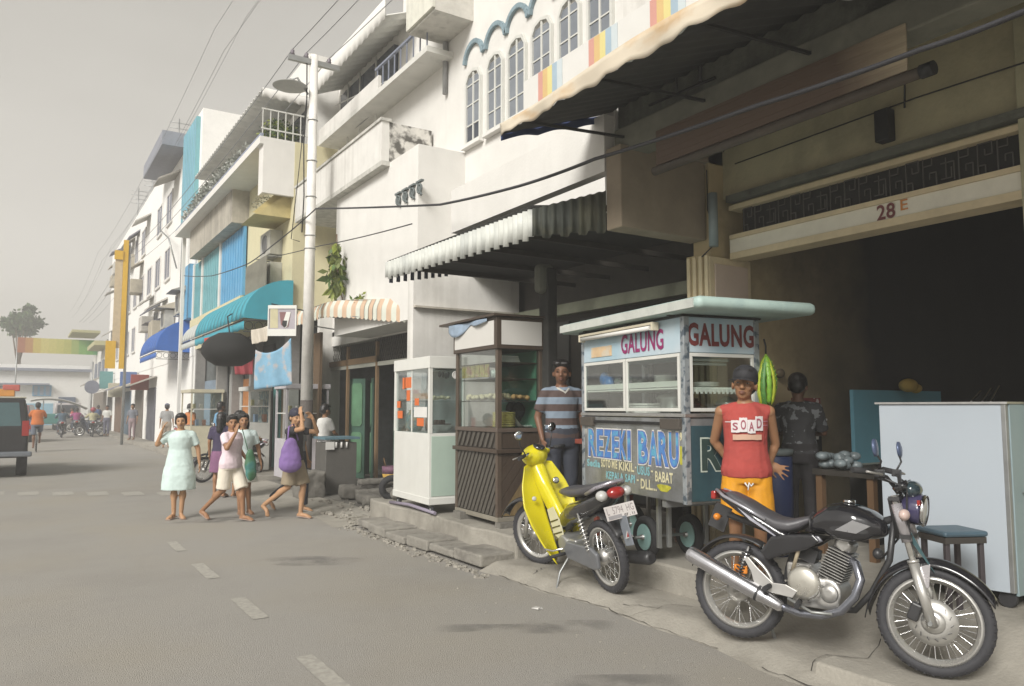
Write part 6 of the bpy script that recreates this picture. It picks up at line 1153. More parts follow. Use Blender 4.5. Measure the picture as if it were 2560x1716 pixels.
    m = MB(); m.tube([(.91, -.2, 1.11), (1.03, -.13, 1.05), (1.02, -.09, .92), (1.05, -.085, .6), (1.08, -.10, .38)], .006); m.tube([(.91, .2, 1.11), (1.08, .08, 1.0), (.98, .05, .8), (.85, .04, .62)], .006); m.tube([(.9, -.22, 1.1), (1.0, -.05, 1.06), (.92, 0, .9)], .006); tag(m.build('control_cables', satin, B), kind='stuff')
    # headlight + instruments + small flyscreen
    g = MB(); g.ell((1.035, 0, .93), (.075, .095, .09)); g.cyl((1.04, 0, .93), (1.085, 0, .925), .092, n=20); blob(g, 'headlight_shell', mat('violet_black', (.05, .045, .10), .2, coat=.5), B, .009, 3)
    m = MB(); m.lathe([(.092, 0), (.095, .008), (.088, .016)], (1.088, 0, .924), V((1, 0, -.1)), 26, caps=False); m.build('headlight_rim', chrome, B); m = MB(); m.lathe([(.086, 0), (.07, .014), (.03, .02), (.005, .022)], (1.088, 0, .924), V((1, 0, -.1)), 26); m.build('headlight_lens', clearl, B)
    for y in (-.055, .055): m = MB(); m.cyl((1.0, y, 1.035), (.975, y, 1.07), .048, n=20); m.build('gauge', blackp, B)
    g = MB(); g.ell((1.035, 0, 1.04), (.055, .10, .055)); blob(g, 'flyscreen', mat('smoked_flyscreen', (.03, .05, .06), .12, coat=.8), B, .009, 3)
    for s_ in (-1, 1): g = MB(); g.ell((1.02, s_ * .16, .90), (.03, .045, .033)); g.cyl((1.0, s_ * .08, .90), (1.015, s_ * .13, .90), .008); g.build('indicator', oral if s_ > 0 else mat('pale_indicator', (.55, .42, .38), .25), B)
    m = MB(); m.box(1.075, 1.09, -.10, -.05, .955, .985); m.build('marker_lamp', redl, B)
    g = MB(); g.prism([(1.03, .80), (1.15, .58), (1.12, .62), (1.02, .76)], (0, -.06, 0), ZX, ZZ, -.008); g.build('front_plate_edge', mat('teal_plate', (.04, .09, .10), .3), B)
    g = MB(); g.ell((.86, -.10, .66), (.03, .035, .033)); g.build('horn', satin, B)
    # front fender: arc over the tyre with raised tip
    def fen(u, v):
        a = R(178 - 150 * u); rr = .338 + .012 * math.sin(u * 3.14) + .028 * max(0, .12 - u) * 6 + .05 * max(0, u - .8); yy = (v - .5) * 2; w_ = .062 - .012 * abs(u - .5)
        return (1.128 + rr * math.cos(a), yy * w_, .31 + rr * math.sin(a) - .045 * yy * yy)
    m = MB(); m.grid(fen, 34, 10); m.build('front_fender', blackp, B, solid=.006)
    for s_ in (-1, 1): g = MB(); g.prism([(1.04, .60), (1.13, .63), (1.12, .50), (1.07, .47)], (0, s_ * .066, 0), ZX, ZZ, -s_ * .01); g.build('fender_stay', mat('violet_chrome', (.50, .48, .50), .25, metal=.6), B, bevel=.003)
    m = MB(); m.obox((1.045, -.085, .36), (.06, .05, .10), Mx.Rotation(R(20), 3, 'Y')); m.build('brake_caliper', satin, B, bevel=.01)
    m = MB(); m.cyl((1.128, -.13, .31), (1.128, .12, .31), .012, n=8); m.build('axle', steel, B)
    return B
black_bike()
# ---- underbone motorbike
def underbone(name, label, loc, rz, lean, paint, far=False, steer=0, scale=1, group=None, plate=True):
    B = thing(name, label, 'motorbike', loc, rz, group, scale=scale); B.rotation_euler = (lean, 0, rz)
    Mf = Mx.Rotation(steer, 4, 'Z')
    wheel(B, (0, 0, .28), .28, .222, .075, 16, drum=.065)
    wheel(B, (1.20, 0, .28), .28, .222, .065, 16, drum=.055, steer=Mf)
    sil_ = mat('engine_silver', (.42, .42, .40), .4, metal=.7, var=.15)
    HS = Mx.Translation((1.02, 0, 0)) @ Mf @ Mx.Translation((-1.02, 0, 0))     # steering head turns these
    for s_ in (-1, 1): m = MB(HS); m.cyl((1.20, s_ * .075, .28), (1.08, s_ * .075, .68), .019); m.build('fork_leg', satin if far else forkm, B)
    def fen(u, v): a = R(165 - 135 * u); yy = (v - .5) * 2; return (1.20 + .32 * math.cos(a), yy * .055, .28 + .32 * math.sin(a) + .03 - .03 * yy * yy)
    m = MB(HS); m.grid(fen, 22, 8); m.build('front_fender', blackp if not far else satin, B, solid=.006)
    # leg shield: two curved wings meeting at the steering head
    for s_ in (-1, 1):
        def wing(u, v):
            z = .16 + .80 * v; wv = [.09, .15, .19, .20, .17, .10][min(5, int(v * 5.99))]; t = v * 5.0; i = min(4, int(t)); wv = [.09, .15, .19, .205, .17, .10][i] * (1 - (t - i)) + [.09, .15, .19, .205, .17, .10][i + 1] * (t - i)
            y = s_ * (.03 + wv * 1.06 * u); x = .70 + .30 * v + .05 * (1 - v) - .10 * u ** 2 * (1.3 - v) + .03 * math.sin(v * 3.1)
            return (x, y, z - .03 * u)
        m = MB(); m.grid(wing, 14, 22); m.build('leg_shield', paint, B, solid=.01)
        if not far:
            m = MB(); m.box(.80, .86, s_ * .10 - .03, s_ * .10 + .03, .60, .74); 
    g = MB(); g.rings(side_loft([(.60, .40, .09, .04), (.70, .50, .12, .05), (.85, .66, .13, .055), (.95, .82, .13, .07), (1.02, .90, .08, .06)], 12)); blob(g, 'front_cover', paint, B, .012 if not far else .03, 4)
    # head cowl (turns with the bars)
    g = MB(HS); g.ell((1.02, 0, 1.0), (.11, .135, .10)); g.ell((1.0, -.12, 1.02), (.05, .06, .035)); g.ell((1.0, .12, 1.02), (.05, .06, .035)); o = blob(g, 'head_cowl', paint, B, .012 if not far else .03, 4)
    m = MB(HS); m.lathe([(.065, 0), (.05, .018), (.01, .03)], (1.095, 0, .985), V((1, 0, -.2)), 20); m.build('headlight', clearl, B)
    m = MB(HS); m.tube([(1.0, 0, 1.03), (.98, -.12, 1.04), (.93, -.30, 1.03)], .011); m.tube([(1.0, 0, 1.03), (.98, .12, 1.04), (.93, .30, 1.03)], .011); m.build('handlebar', chrome, B)
    for s_ in (-1, 1):
        m = MB(HS); m.cyl((.955, s_ * .21, 1.037), (.925, s_ * .32, 1.03), .017); m.build('grip', rubber, B)
        m = MB(HS); m.tube([(.98, s_ * .18, 1.04), (1.0, s_ * .22, 1.03), (.975, s_ * .34, 1.03)], .006); m.build('lever', alloy, B)
        m = MB(HS); m.tube([(.98, s_ * .17, 1.04), (.98, s_ * .22, 1.13), (.97, s_ * .23, 1.19)], .006); oo = m.build('mirror_stem', satin, B); g = MB(HS); g.ell((.965, s_ * .235, 1.22), (.012, .055, .04)); g.build('mirror', chrome, oo)
    m = MB(HS); m.lathe([(.05, 0), (.055, .015), (.02, .025)], (.96, 0, 1.07), V((-.5, 0, 1)), 18); m.build('speedometer', blackp, B)
    if not far:
        m = MB(); m.lathe([(.03, 0), (.03, .02), (.012, .02)], (.885, -.10, .77), V((-1, 0, .2)), 14); m.build('key_barrel', chrome, B)
        for s_ in (-1, 1): m = MB(); m.lathe([(.022, 0), (.018, .012), (.005, .014)], (.86, s_ * .14, .66), V((-1, 0, .2)), 12); m.build('shield_bolt', clearl, B)
        for k in range(4): m = MB(); m.bar((.60 - .02 * k, .07, .50 - .05 * k), (.74 - .015 * k, .072, .46 - .05 * k), .004, .012); m.build('side_stripe', blackp, B)
        g = MB(); g.prism([(.52, .30), (.72, .36), (.78, .56), (.66, .60), (.56, .48)], (0, .066, 0), ZX, ZZ, -.004); g.build('side_panel', mat('cream_panel', (.60, .58, .42), .35), B); g = MB(); g.prism([(.52, .30), (.72, .36), (.78, .56), (.66, .60), (.56, .48)], (0, -.066, 0), ZX, ZZ, .004); g.build('side_panel', paint, B)
    # engine
    g = MB(); g.cyl((.52, -.10, .30), (.52, .10, .30), .085, n=20); g.obox((.44, 0, .30), (.22, .16, .13)); g.cyl((.58, 0, .33), (.76, 0, .37), .055, n=14); blob(g, 'engine', sil_, B, .012 if not far else .03, 2)
    if not far:
        for k in range(6): m = MB(); m.cyl((.62 + .022 * k, 0, .337 + .005 * k), (.628 + .022 * k, 0, .338 + .005 * k), .07, n=18); m.build('cooling_fin', alloy, B)
    m = MB(); m.tube([(.72, .0, .30), (.70, -.06, .22), (.55, -.11, .17), (.3, -.12, .18), (.1, -.13, .23)], .017, 10); m.build('exhaust_pipe', chrome, B)
    m = MB(); m.lathe([(.02, 0), (.04, .04), (.048, .1), (.05, .46), (.035, .5), (.02, .49)], (.12, -.14, .23), V((-1, -.05, .12)), 20); m.build('silencer', satin, B)
    # left side chain case, swing arm, shocks
    g = MB(); g.prism([(-.07, .22), (.0, .20), (.42, .22), (.46, .30), (.40, .36), (.02, .37), (-.07, .33)], (0, .095, 0), ZX, ZZ, -.035); g.build('chain_case', mat('chain_case_grey', (.25, .26, .28), .35, metal=.6), B, bevel=.012)
    m = MB(); m.tube([(.40, -.085, .32), (0, -.085, .28)], .018); m.build('swingarm', satin, B)
    for s_ in (-1, 1):
        m = MB(); m.cyl((.03, s_ * .12, .30), (.14, s_ * .12, .62), .011); oo = m.build('shock_absorber', chrome, B)
        if not far: a, b = V((.045, s_ * .12, .345)), V((.125, s_ * .12, .58)); d = b - a; x_, y_, _ = frame(d); g = MB(); g.tube([a + d * t + (x_ * math.cos(t * 55) + y_ * math.sin(t * 55)) * .024 for t in np.linspace(0, 1, 70)], .005, 5); g.build('spring', forkm, oo)
    # body, seat, tail
    g = MB(); g.rings(side_loft([(-.26, .79, .035, .06), (-.18, .76, .06, .095), (0, .69, .08, .12), (.2, .62, .09, .12), (.42, .56, .09, .10), (.58, .48, .09, .07)], 14)); blob(g, 'body_cover', blackp if not far else satin, B, .012 if not far else .03, 4)
    g = MB(); g.rings(side_loft([(-.20, .845, .02, .075), (-.10, .83, .035, .11), (.1, .785, .04, .125), (.28, .755, .04, .12), (.42, .75, .035, .10), (.54, .735, .02, .06)], 14, 3)); blob(g, 'seat', seatm if not far else satin, B, .012 if not far else .03, 3)
    m = MB(); m.tube([(-.05, -.13, .79), (-.2, -.12, .85), (-.30, -.05, .885), (-.30, .05, .885), (-.2, .12, .85), (-.05, .13, .79)], .014, 8); m.build('grab_rail', mat('silver_violet', (.45, .43, .48), .3, metal=.6), B)
    g = MB(); g.ell((-.27, 0, .80), (.05, .075, .045)); g.build('tail_lamp', redl, B)
    for s_ in (-1, 1): g = MB(); g.ell((-.24, s_ * .105, .79), (.05, .045, .04)); g.build('indicator', clearl, B)
    m = MB(); m.grid(lambda u, v: (-.02 - .33 * math.sin(R(-20 + 75 * u)), -.055 + .11 * v, .28 + .33 * math.cos(R(-20 + 75 * u)) + .02 * math.sin(v * 3.14)), 14, 6); m.build('rear_fender', satin, B, solid=.006)
    if plate:
        pr_ = V((-.30, 0, .665)); nrm = V((-1, 0, .35)).normalized(); uu = V((0, -1, 0)); vv = uu.cross(-nrm) * -1; vv = V((.35, 0, 1)).normalized()
        m = MB(); m.prism([(-.13, -.052), (.13, -.052), (.13, .052), (-.13, .052)], pr_, uu, vv, .003); pl = m.build('licence_plate', mat('plate_white', (.60, .57, .55), .5), B, bevel=.001)
        if not far:
            pb = pr_ + uu.cross(vv) * .004
            text('L  5794  HG', 'lettering', mat('plate_grey_letters', (.28, .24, .24), .5), pb + uu * -.115 + vv * -.012, uu, vv, .23, .052, pl, depth=.001, bold=.0)
            text('07 . 11', 'lettering', mat('plate_dark_letters', (.06, .05, .05), .5), pb + uu * .02 + vv * -.044, uu, vv, .09, .02, pl, depth=.001, bold=.03)
            m = MB(); m.prism([(-.115, -.046), (.0, -.046), (.0, -.02), (-.115, -.02)], pb, uu, vv, .0008); m.build('plate_band', mat('plate_band_grey', (.30, .29, .30), .5), pl)
        m = MB(); m.bar((-.315, 0, .63), (-.365, 0, .42), .11, .010, up=ZY); fl = m.build('mud_flap', greyplate, B, bevel=.004)
        if not far:
            dd = V((-.09, 0, -.28)).normalized(); cc = V((-.354, 0, .505)) + V((-.010, 0, 0)); n3 = V((-1, 0, .32)).normalized(); u3 = V((0, -1, 0)); v3 = V((.32, 0, 1)).normalized()
            m = MB(); m.prism([(-.035, -.028), (.035, -.028), (0, .036)], cc, u3, v3, .003); m.build('reflector_border', clearl, fl); m = MB(); m.prism([(-.022, -.019), (.024, -.019), (0, .024)], cc + n3 * .004, u3, v3, .002); m.build('red_reflector', redl, fl)
    m = MB(); m.tube([(.44, .08, .24), (.50, .17, .10), (.42, .27, -.02)], .009); m.build('side_stand', steel, B)
    for s_ in (-1, 1): m = MB(); m.cyl((.46, s_ * .08, .25), (.46, s_ * .25, .25), .014); m.build('foot_peg', rubber, B)
    m = MB(); m.tube([(.50, .11, .28), (.62, .15, .25), (.66, .2, .27)], .008); m.build('gear_pedal', chrome, B)
    return B
yel = mat('yellow_gloss_paint', (.62, .54, .01), .25, coat=.4, var=.06)
Yb = underbone('motorbike', 'bright yellow underbone motorbike leaning on its stand before the brown cabinet', (4.21, 5.07, .075), R(90 - 8), R(-9), yel, steer=R(24), scale=1.08)
# ================================================================ PEOPLE
def skinm(n, c): return mat(n, c, .5, var=.08, scale=8, spec=.4)
sk1 = skinm('brown_skin', (.30, .155, .08)); sk2 = skinm('tan_skin', (.42, .24, .13)); sk3 = skinm('deep_brown_skin', (.17, .085, .05))
hairm = mat('black_hair', (.012, .010, .010), .4, var=.3, bump=.3, bscale=80, stretch=(1, 1, .2)); lipm = mat('lip', (.17, .075, .055), .5); eyew = mat('eye_white', (.45, .42, .38), .3); eyeb = mat('eye_dark', (.012, .008, .006), .2); browm = mat('eyebrow', (.015, .012, .012), .8)
strapm = mat('sandal', (.30, .22, .18), .7)
def nv(a): return V(a).normalized()
def person(label, loc, rz, h, P, skin, detail=1, group=None, name='person'):
    """local frame: +Y forward, +X the person's right, z up; joints given for a 1.70 m adult then scaled"""
    T = thing(name, label, 'person', loc, rz, group, scale=h / 1.7)
    vox = {2: .0075, 1: .012, 0: .02}[detail]
    J = dict(head=(0, .012, 1.565), neck=(0, -.01, 1.43), hipR=(.085, 0, .90), hipL=(-.085, 0, .90), shR=(.168, -.005, 1.355), shL=(-.168, -.005, 1.355), elR=(.22, -.02, 1.11), elL=(-.22, -.02, 1.11), wrR=(.235, .05, .87), wrL=(-.235, .05, .87), knR=(.09, .02, .49), knL=(-.09, .02, .49), anR=(.09, -.02, .08), anL=(-.09, -.02, .08), toR=(.10, .17, .02), toL=(-.10, .17, .02), chest=(0, 0, 1.25), hip=(0, 0, .95))
    J.update({k: v for k, v in P.items() if k in J}); J = {k: V(v) for k, v in J.items()}
    yaw = P.get('yaw', 0); tilt = P.get('tilt', 0); HR = Mx.Translation(J['head']) @ Mx.Rotation(yaw, 4, 'Z') @ Mx.Rotation(tilt, 4, 'X') @ Mx.Rotation(P.get('roll', 0), 4, 'Y') @ Mx.Scale(P.get('hs', 1.14), 4)
    b = MB(); fem = P.get('female', False); wf = P.get('build', 1)
    dn = J['hip'] - V((0, 0, .95)); dc = J['chest'] - V((0, 0, 1.25))
    tors = [(.84, .145, .10), (.92, .165, .115), (1.0, .15, .105), (1.10, .132 if fem else .14, .095), (1.22, .150, .105), (1.31, .158, .105), (1.36, .128, .092), (1.405, .088, .07), (1.44, .06, .055)]
    def tring(z, rx, ry, n=18, ex=0):
        t = (z - .95) / .3; c = dn.lerp(dc, max(0, min(1.3, t))); return [(c.x + (rx * wf + ex) * math.cos(a), c.y + (ry * wf + ex) * math.sin(a) * (1.1 if math.sin(a) > 0 and fem and 1.15 < z < 1.35 else 1), z) for a in [2 * math.pi * k / n for k in range(n)]]
    b.rings([tring(*t) for t in tors])
    b.capsule(J['neck'] - V((0, 0, .04)), J['head'] - V((0, .015, .06)), .056, .050)
    for s_ in 'RL':
        sg = 1 if s_ == 'R' else -1; sh = J['sh' + s_]; el = J['el' + s_]; wr = J['wr' + s_]
        b.capsule(V((sg * .06, 0, 1.39)) + dc, sh, .042, .050); b.capsule(sh, el, .047 * wf, .037 * wf); b.capsule(el, wr, .037 * wf, .025)
        b.ell(el + (wr - el) * .25, (.036, .036, .06), Mx(frame(wr - el)).transposed())
        # hand: palm, four unequal bent fingers, thumb from the side of the palm
        d = nv(wr - el); hd = nv(P.get('hd' + s_, d)); pn = V(P.get('pn' + s_, (-sg, 0, 0))); pn = nv(pn - hd * pn.dot(hd)); sd_ = hd.cross(pn) * sg * (P.get('ts' + s_, 1))
        rot = Mx((sd_, pn, hd)).transposed(); b.ell(wr + hd * .05, (.040, .017, .055), rot)
        curl = P.get('curl' + s_, .5); spread = P.get('spread' + s_, .02); fr = max(.0085, vox * .85)
        if detail:
            for k, (off, ln) in enumerate(((.028, .072), (.010, .082), (-.010, .076), (-.027, .060))):
                q0 = wr + hd * .085 + sd_ * off; d1 = nv(hd + sd_ * (spread * (1.5 - k)) * 2 + pn * curl * .5); q1 = q0 + d1 * ln * .5; d2 = nv(hd + sd_ * (spread * (1.5 - k)) * 2 + pn * curl * 1.3); q2 = q1 + d2 * ln * .5
                b.capsule(wr + hd * .06 + sd_ * off * .8, q0, fr * 1.15, fr * 1.05, 8); b.capsule(q0, q1, fr * 1.05, fr, 8); b.capsule(q1, q2, fr, fr * .85, 8)
            q0 = wr + hd * .03 + sd_ * .03; q1 = q0 + nv(hd + sd_ * .9 + pn * .3) * .04; q2 = q1 + nv(hd + sd_ * .35 + pn * .4) * .032; b.capsule(q0, q1, fr * 1.4, fr * 1.15, 8); b.capsule(q1, q2, fr * 1.15, fr * .95, 8)
        else: b.ell(wr + hd * .10, (.035, .018, .05), rot)
        hp, kn, an, to = (J[k + s_] for k in ('hip', 'kn', 'an', 'to'))
        b.capsule(hp, kn, .082 * wf, .052 * wf); b.capsule(kn, an, .050, .034); b.ell(kn + (an - kn) * .28 - V(P.get('cf', (0, .012, 0))), (.050 * wf, .052 * wf, .11), Mx(frame(an - kn)).transposed())
        fd = nv(to - an); b.capsule(an - V((0, .03, .03)) * (1 if abs(fd.y) > .2 else 0), an + (to - an) * .5, .034, .032); b.capsule(an + (to - an) * .5, to, .033, .022); b.capsule(an + (to - an) * .7 + V((.02, 0, 0)), to + V((.022, -.02, 0)), .024, .018); b.capsule(an + (to - an) * .7 - V((.02, 0, 0)), to + V((-.022, -.02, 0)), .024, .018)
    hm = MB(HR)
    hm.ell((0, -.015, .025), (.074, .093, .088), n=20, m=13); hm.ell((0, .018, -.035), (.056, .066, .070), n=18, m=11); hm.ell((0, .045, -.075), (.030, .030, .026)); hm.ell((0, .055, .03), (.050, .03, .03))
    hm.capsule((0, .082, .018), (0, .103, -.022), .010, .0135); hm.ell((.012, .092, -.026), (.010, .010, .008)); hm.ell((-.012, .092, -.026), (.010, .010, .008)); hm.ell((0, .083, -.055), (.024, .011, .012))
    for s_ in (-1, 1): hm.ell((s_ * .036, .060, -.022), (.022, .02, .02)); hm.ell((s_ * .076, -.008, -.008), (.011, .020, .032))
    b.v += hm.v and []; o_ = len(b.v); b.v += hm.v; b.f += [[i + o_ for i in f] for f in hm.f]; b.mi += hm.mi; b.sm += hm.sm
    body = blob(b, 'body', skin, T, vox, 4 if detail else 2)
    # face
    if detail:
        for s_ in (-1, 1):
            e = MB(HR); e.ell((s_ * .031, .0775, .008), (.0105, .008, .004) if detail == 2 else (.011, .009, .0045)); e.build('eye', eyew if detail == 2 else eyeb, T)
            if detail == 2: e = MB(HR); e.ell((s_ * .031, .083, .008), (.0048, .004, .0042)); e.build('iris', eyeb, T)
            e = MB(HR); e.tube([(s_ * .014, .088, .026), (s_ * .03, .087, .031), (s_ * .047, .076, .026)], [.0010, .0018, .0010], 6); e.build('eyebrow', browm, T)
        e = MB(HR); e.tube([(-.021, .086, -.052), (-.008, .0935, -.0485), (0, .0945, -.050), (.008, .0935, -.0485), (.021, .086, -.052)], [.002, .0045, .004, .0045, .002], 6); e.tube([(-.018, .086, -.057), (0, .0945, -.061), (.018, .086, -.057)], [.002, .0055, .002], 6); e.build('lips', lipm, T)
    # hair
    hk = P.get('hair', 'short'); g = MB(HR)
    if hk:
        g.ell((0, -.022, .047), (.084, .096, .083), n=18, m=12); g.ell((0, -.06, -.0), (.074, .062, .075), n=16, m=10)
        for s_ in (-1, 1): g.ell((s_ * .066, -.012, .030), (.018, .040, .04))
        if hk == 'parted': g.ell((.03, .045, .082), (.05, .045, .028)); g.ell((-.035, .04, .08), (.045, .045, .028))
        if hk == 'long': g.capsule((0, -.07, 0), (0, -.10, -.20), .072, .055, fx=1.0); [g.ell((s_ * .066, -.02, -.04), (.022, .04, .09)) for s_ in (-1, 1)]; g.ell((0, .034, .083), (.066, .050, .032))
        if hk == 'bun': g.ell((0, -.125, -.02), (.04, .04, .04)); g.ell((0, .032, .085), (.066, .05, .030)); [g.ell((s_ * .068, -.0, .01), (.016, .035, .06)) for s_ in (-1, 1)]
        if hk == 'short': g.ell((0, .032, .085), (.066, .05, .030))
        blob(g, 'hair', P.get('hairmat', hairm), T, vox, 2, .004, .02)
    if P.get('cap'):
        g = MB(HR); g.ell((0, -.012, .062), (.085, .101, .078), n=20, m=12); g.ell((0, -.02, .035), (.087, .101, .035), n=20, m=9); blob(g, 'cap', P['cap'], T, vox, 4)
        def br(u, v): a = (u - .5) * 2.0; r = .075 + .062 * v * math.cos(a * .8); return tuple(HR @ V((r * math.sin(a) * .95, .01 + r * math.cos(a) + .012, .040 - .012 * v - .01 * abs(a))))
        if P.get('brim', True): m = MB(); m.grid(br, 16, 6); m.build('cap_brim', P['cap'], T, solid=.005)
    if P.get('helmet'):
        g = MB(HR); g.ell((0, -.01, .03), (.125, .14, .125), n=20, m=14); blob(g, 'helmet', P['helmet'], T, .014, 3)
    # clothes
    def limb(g, a, c, f, r0, r1, flat=True):
        e = a.lerp(c, f); (g.cyl(a, e, r0, r1, 16) if flat else g.capsule(a, e, r0, r1))
    S_ = P.get('shirt')
    if S_:
        mt, sl_, hem = S_[:3]; fl = S_[3] if len(S_) > 3 else .0; g = MB(); ex = .016
        rr = [t for t in tors if t[0] > hem + .03]; base = min(tors, key=lambda t: abs(t[0] - max(.84, hem)))
        rings = [tring(hem, base[1] + fl, base[2] + fl, ex=ex)] + [tring(z, rx + fl * max(0, (1.25 - z) * 2), ry + fl * max(0, (1.25 - z) * 2), ex=ex) for z, rx, ry in rr if z < 1.42] + [tring(1.425, .074, .062, ex=0)]
        g.rings(rings)
        for s_ in 'RL':
            sg = 1 if s_ == 'R' else -1; g.capsule(V((sg * .055, 0, 1.383)) + dc, J['sh' + s_] + V((-sg * .020 if sl_ < .1 else 0, 0, .002)), .056, .054 if sl_ < .1 else .062)
            if sl_ > 0: limb(g, J['sh' + s_], J['el' + s_], min(1, sl_), .062 * wf, .058 * wf)
            if sl_ > 1: g.capsule(J['sh' + s_], J['el' + s_], .06, .05); limb(g, J['el' + s_], J['wr' + s_], min(.97, sl_ - 1), .048, .04)
        
        if P.get('dress'):
            K_ = (J['knR'] + J['knL']) / 2; rs = []
            for i in range(9): t = i / 8; z = 1.12 + (P['dress'] - 1.12) * t; rx = .150 + .055 * min(1, t * 1.6) + .03 * t; rs.append([(dn.x * (1 - t) + K_.x * t + rx * wf * math.cos(a) * (1 + .025 * math.cos(a * 7) * t), dn.y + (rx - .04) * wf * math.sin(a) * (1 + .03 * math.cos(a * 6) * t), z) for a in [2 * math.pi * k / 36 for k in range(36)]])
            g.rings(rs)
        blob(g, 'dress' if P.get('dress') else 'shirt', mt, T, vox, 5, .016 if detail else .0, .09)
    Bm = P.get('bottom')
    if Bm:
        kd, mt, f = Bm[:3]; fl = Bm[3] if len(Bm) > 3 else 0; g = MB()
        if kd == 'skirt':
            hem = f; top = 1.02; K_ = (J['knR'] + J['knL']) / 2; rs = []
            for i in range(8):
                t = i / 7; z = top + (hem - top) * t; c = J['hip'].lerp(V((K_.x, K_.y, z)), t * .8); sp = abs(J['knR'].x - J['knL'].x) / 2 * t; spy = abs(J['knR'].y - J['knL'].y) / 2 * t
                rs.append([(c.x + (.155 * wf + .03 * min(1, t * 3) + fl * t + sp * .3) * math.cos(a) * (1 + .03 * math.cos(a * 7) * t), c.y + (.115 * wf + .03 * min(1, t * 3) + fl * t + spy * .6) * math.sin(a) * (1 + .03 * math.cos(a * 6) * t), z) for a in [2 * math.pi * k / 36 for k in range(36)]])
            g.rings(rs)
        else:
            g.rings([tring(z, rx + .0, ry, ex=.022) for z, rx, ry in ((.82, .15, .105), (.90, .165, .115), (.97, .155, .11), (1.02, .148, .105))])
            for s_ in 'RL':
                hp, kn, an = J['hip' + s_], J['kn' + s_], J['an' + s_]
                g.capsule(hp + V((0, 0, .02)), hp.lerp(kn, .25), .10 * wf, .098 * wf)
                limb(g, hp, kn, min(1, f), .098 * wf, .085 * wf + fl if f <= 1 else .068)
                if f > 1: g.capsule(hp, kn, .095, .068); limb(g, kn, an, f - 1, .068, .062 + fl)
        blob(g, {'skirt': 'skirt', 'shorts': 'shorts', 'trousers': 'trousers'}[kd], mt, T, vox, 4, .012 if detail else 0, .09)
    if P.get('sandals', True) and detail:
        for s_ in 'RL':
            an, to = J['an' + s_], J['to' + s_]; fd = nv(to - an); a = an - V((0, 0, .045)) - V((fd.x, fd.y, 0)) * .05; c = to + V((fd.x, fd.y, 0)) * .02 - V((0, 0, .012))
            if P.get('bare' + s_): continue
            m = MB(); m.bar(a, c, .085, .016, up=ZZ) if abs(fd.z) < .9 else m.bar(a, c, .085, .016, up=ZY); m.build('sandal', P.get('shoe', strapm), T, bevel=.007)
    return T
def face_cam(loc, off=0):      # rotz that turns +Y towards the photographer
    return math.atan2(-loc[1], -loc[0]) - math.pi / 2 + off
redsh = mat('faded_red_shirt', (.36, .055, .045), .85, var=.12, scale=6, bump=.08, bscale=50, sheen=.2); ora_s = mat('orange_shorts', (.62, .27, .005), .7, var=.12, scale=8)
# --- man in red sleeveless shirt
PZ = .03; L_ = (4.62, 3.98, gz(4.62, 3.98)); rz = face_cam(L_, R(6))
P = dict(shR=(.176, -.01, 1.36), shL=(-.176, -.01, 1.36), elR=(.225, -.13, 1.13), wrR=(.10, -.17, .95), elL=(-.235, -.13, 1.11), wrL=(-.185, -.15, .95), hdR=(-.8, 0, -.3), pnR=(0, -1, 0), hdL=(-.85, .05, -.4), pnL=(0, -1, -.2), curlL=.15, spreadL=.16, curlR=.3, cap=mat('black_cap', (.02, .02, .024), .75), hair='short', yaw=R(-14), roll=R(-5), tilt=R(2), neck=(0, -.01, 1.43),
         shirt=(redsh, 0.0, .865, .026), bottom=('shorts', ora_s, .85, .035), build=.98)
RM = person('young man in a faded red SOAD shirt, orange shorts and black cap', (L_[0], L_[1], .235), rz, 1.67, P, sk1, 2)
whp = mat('shirt_print_white', (.62, .58, .58), .8, var=.06); pkl = mat('shirt_print_letter', (.30, .08, .11), .8); bei = mat('shirt_print_beige', (.52, .33, .24), .8)
def onchest(x, z, dz=.0):
    rx, ry = .150 * .98 + .018, .105 * .98 + .022; t = max(-.95, min(.95, -x / rx)); return V((-x, ry * math.sqrt(1 - t * t) + .003 + dz, z))
def patch(name, x0, x1, z0, z1, mm, dz, jag=0):
    m = MB(); m.grid(lambda u, v: onchest(x0 + (x1 - x0) * u, z0 + (z1 - z0) * v + jag * ru(-1, 1) * (v in (0, 1)), dz), 6, 3); return m.build(name, mm, RM)
for s_, x0, z0, z1 in (('S', -.115, 1.185, 1.265), ('O', -.057, 1.19, 1.285), ('A', .002, 1.18, 1.27), ('D', .06, 1.20, 1.295)):
    z0 += PZ; z1 += PZ; patch('print_block', x0, x0 + .058, z0 - .012, z1, whp, .006, .002)
    cu = bpy.data.curves.new('t', 'FONT'); cu.body = s_; cu.size = 1; cu.offset = .02; cu.resolution_u = 3; ob = bpy.data.objects.new('t', cu); COL.objects.link(ob); me = evalmesh(ob); bpy.data.objects.remove(ob)
    vs = np.array([p.co[:] for p in me.vertices]); lo, hi = vs.min(0), vs.max(0); m = MB(); m.add([onchest(x0 + .010 + .038 * (p[0] - lo[0]) / (hi[0] - lo[0]), z0 + .006 + (z1 - z0 - .022) * (p[1] - lo[1]) / (hi[1] - lo[1]), .009) for p in vs], [list(p.vertices) for p in me.polygons]); m.build('lettering', pkl, RM)
patch('print_block', -.105, .105, 1.150, 1.188, bei, .008, .003)
for z in (1.285, 1.255): patch('print_line', .118, .158, z, z + .006, mat('print_pink', (.5, .2, .25), .8), .005)
patch('print_line', -.155, -.115, 1.28, 1.286, whp, .006)
m = MB(); m.tube([(.03, .160, .835), (.012, .166, .805), (0, .162, .835), (-.012, .166, .81), (-.03, .160, .83)], .007, 6); m.tube([(0, .162, .835), (.01, .168, .78)], .005, 6); m.build('drawstring', paper, RM)
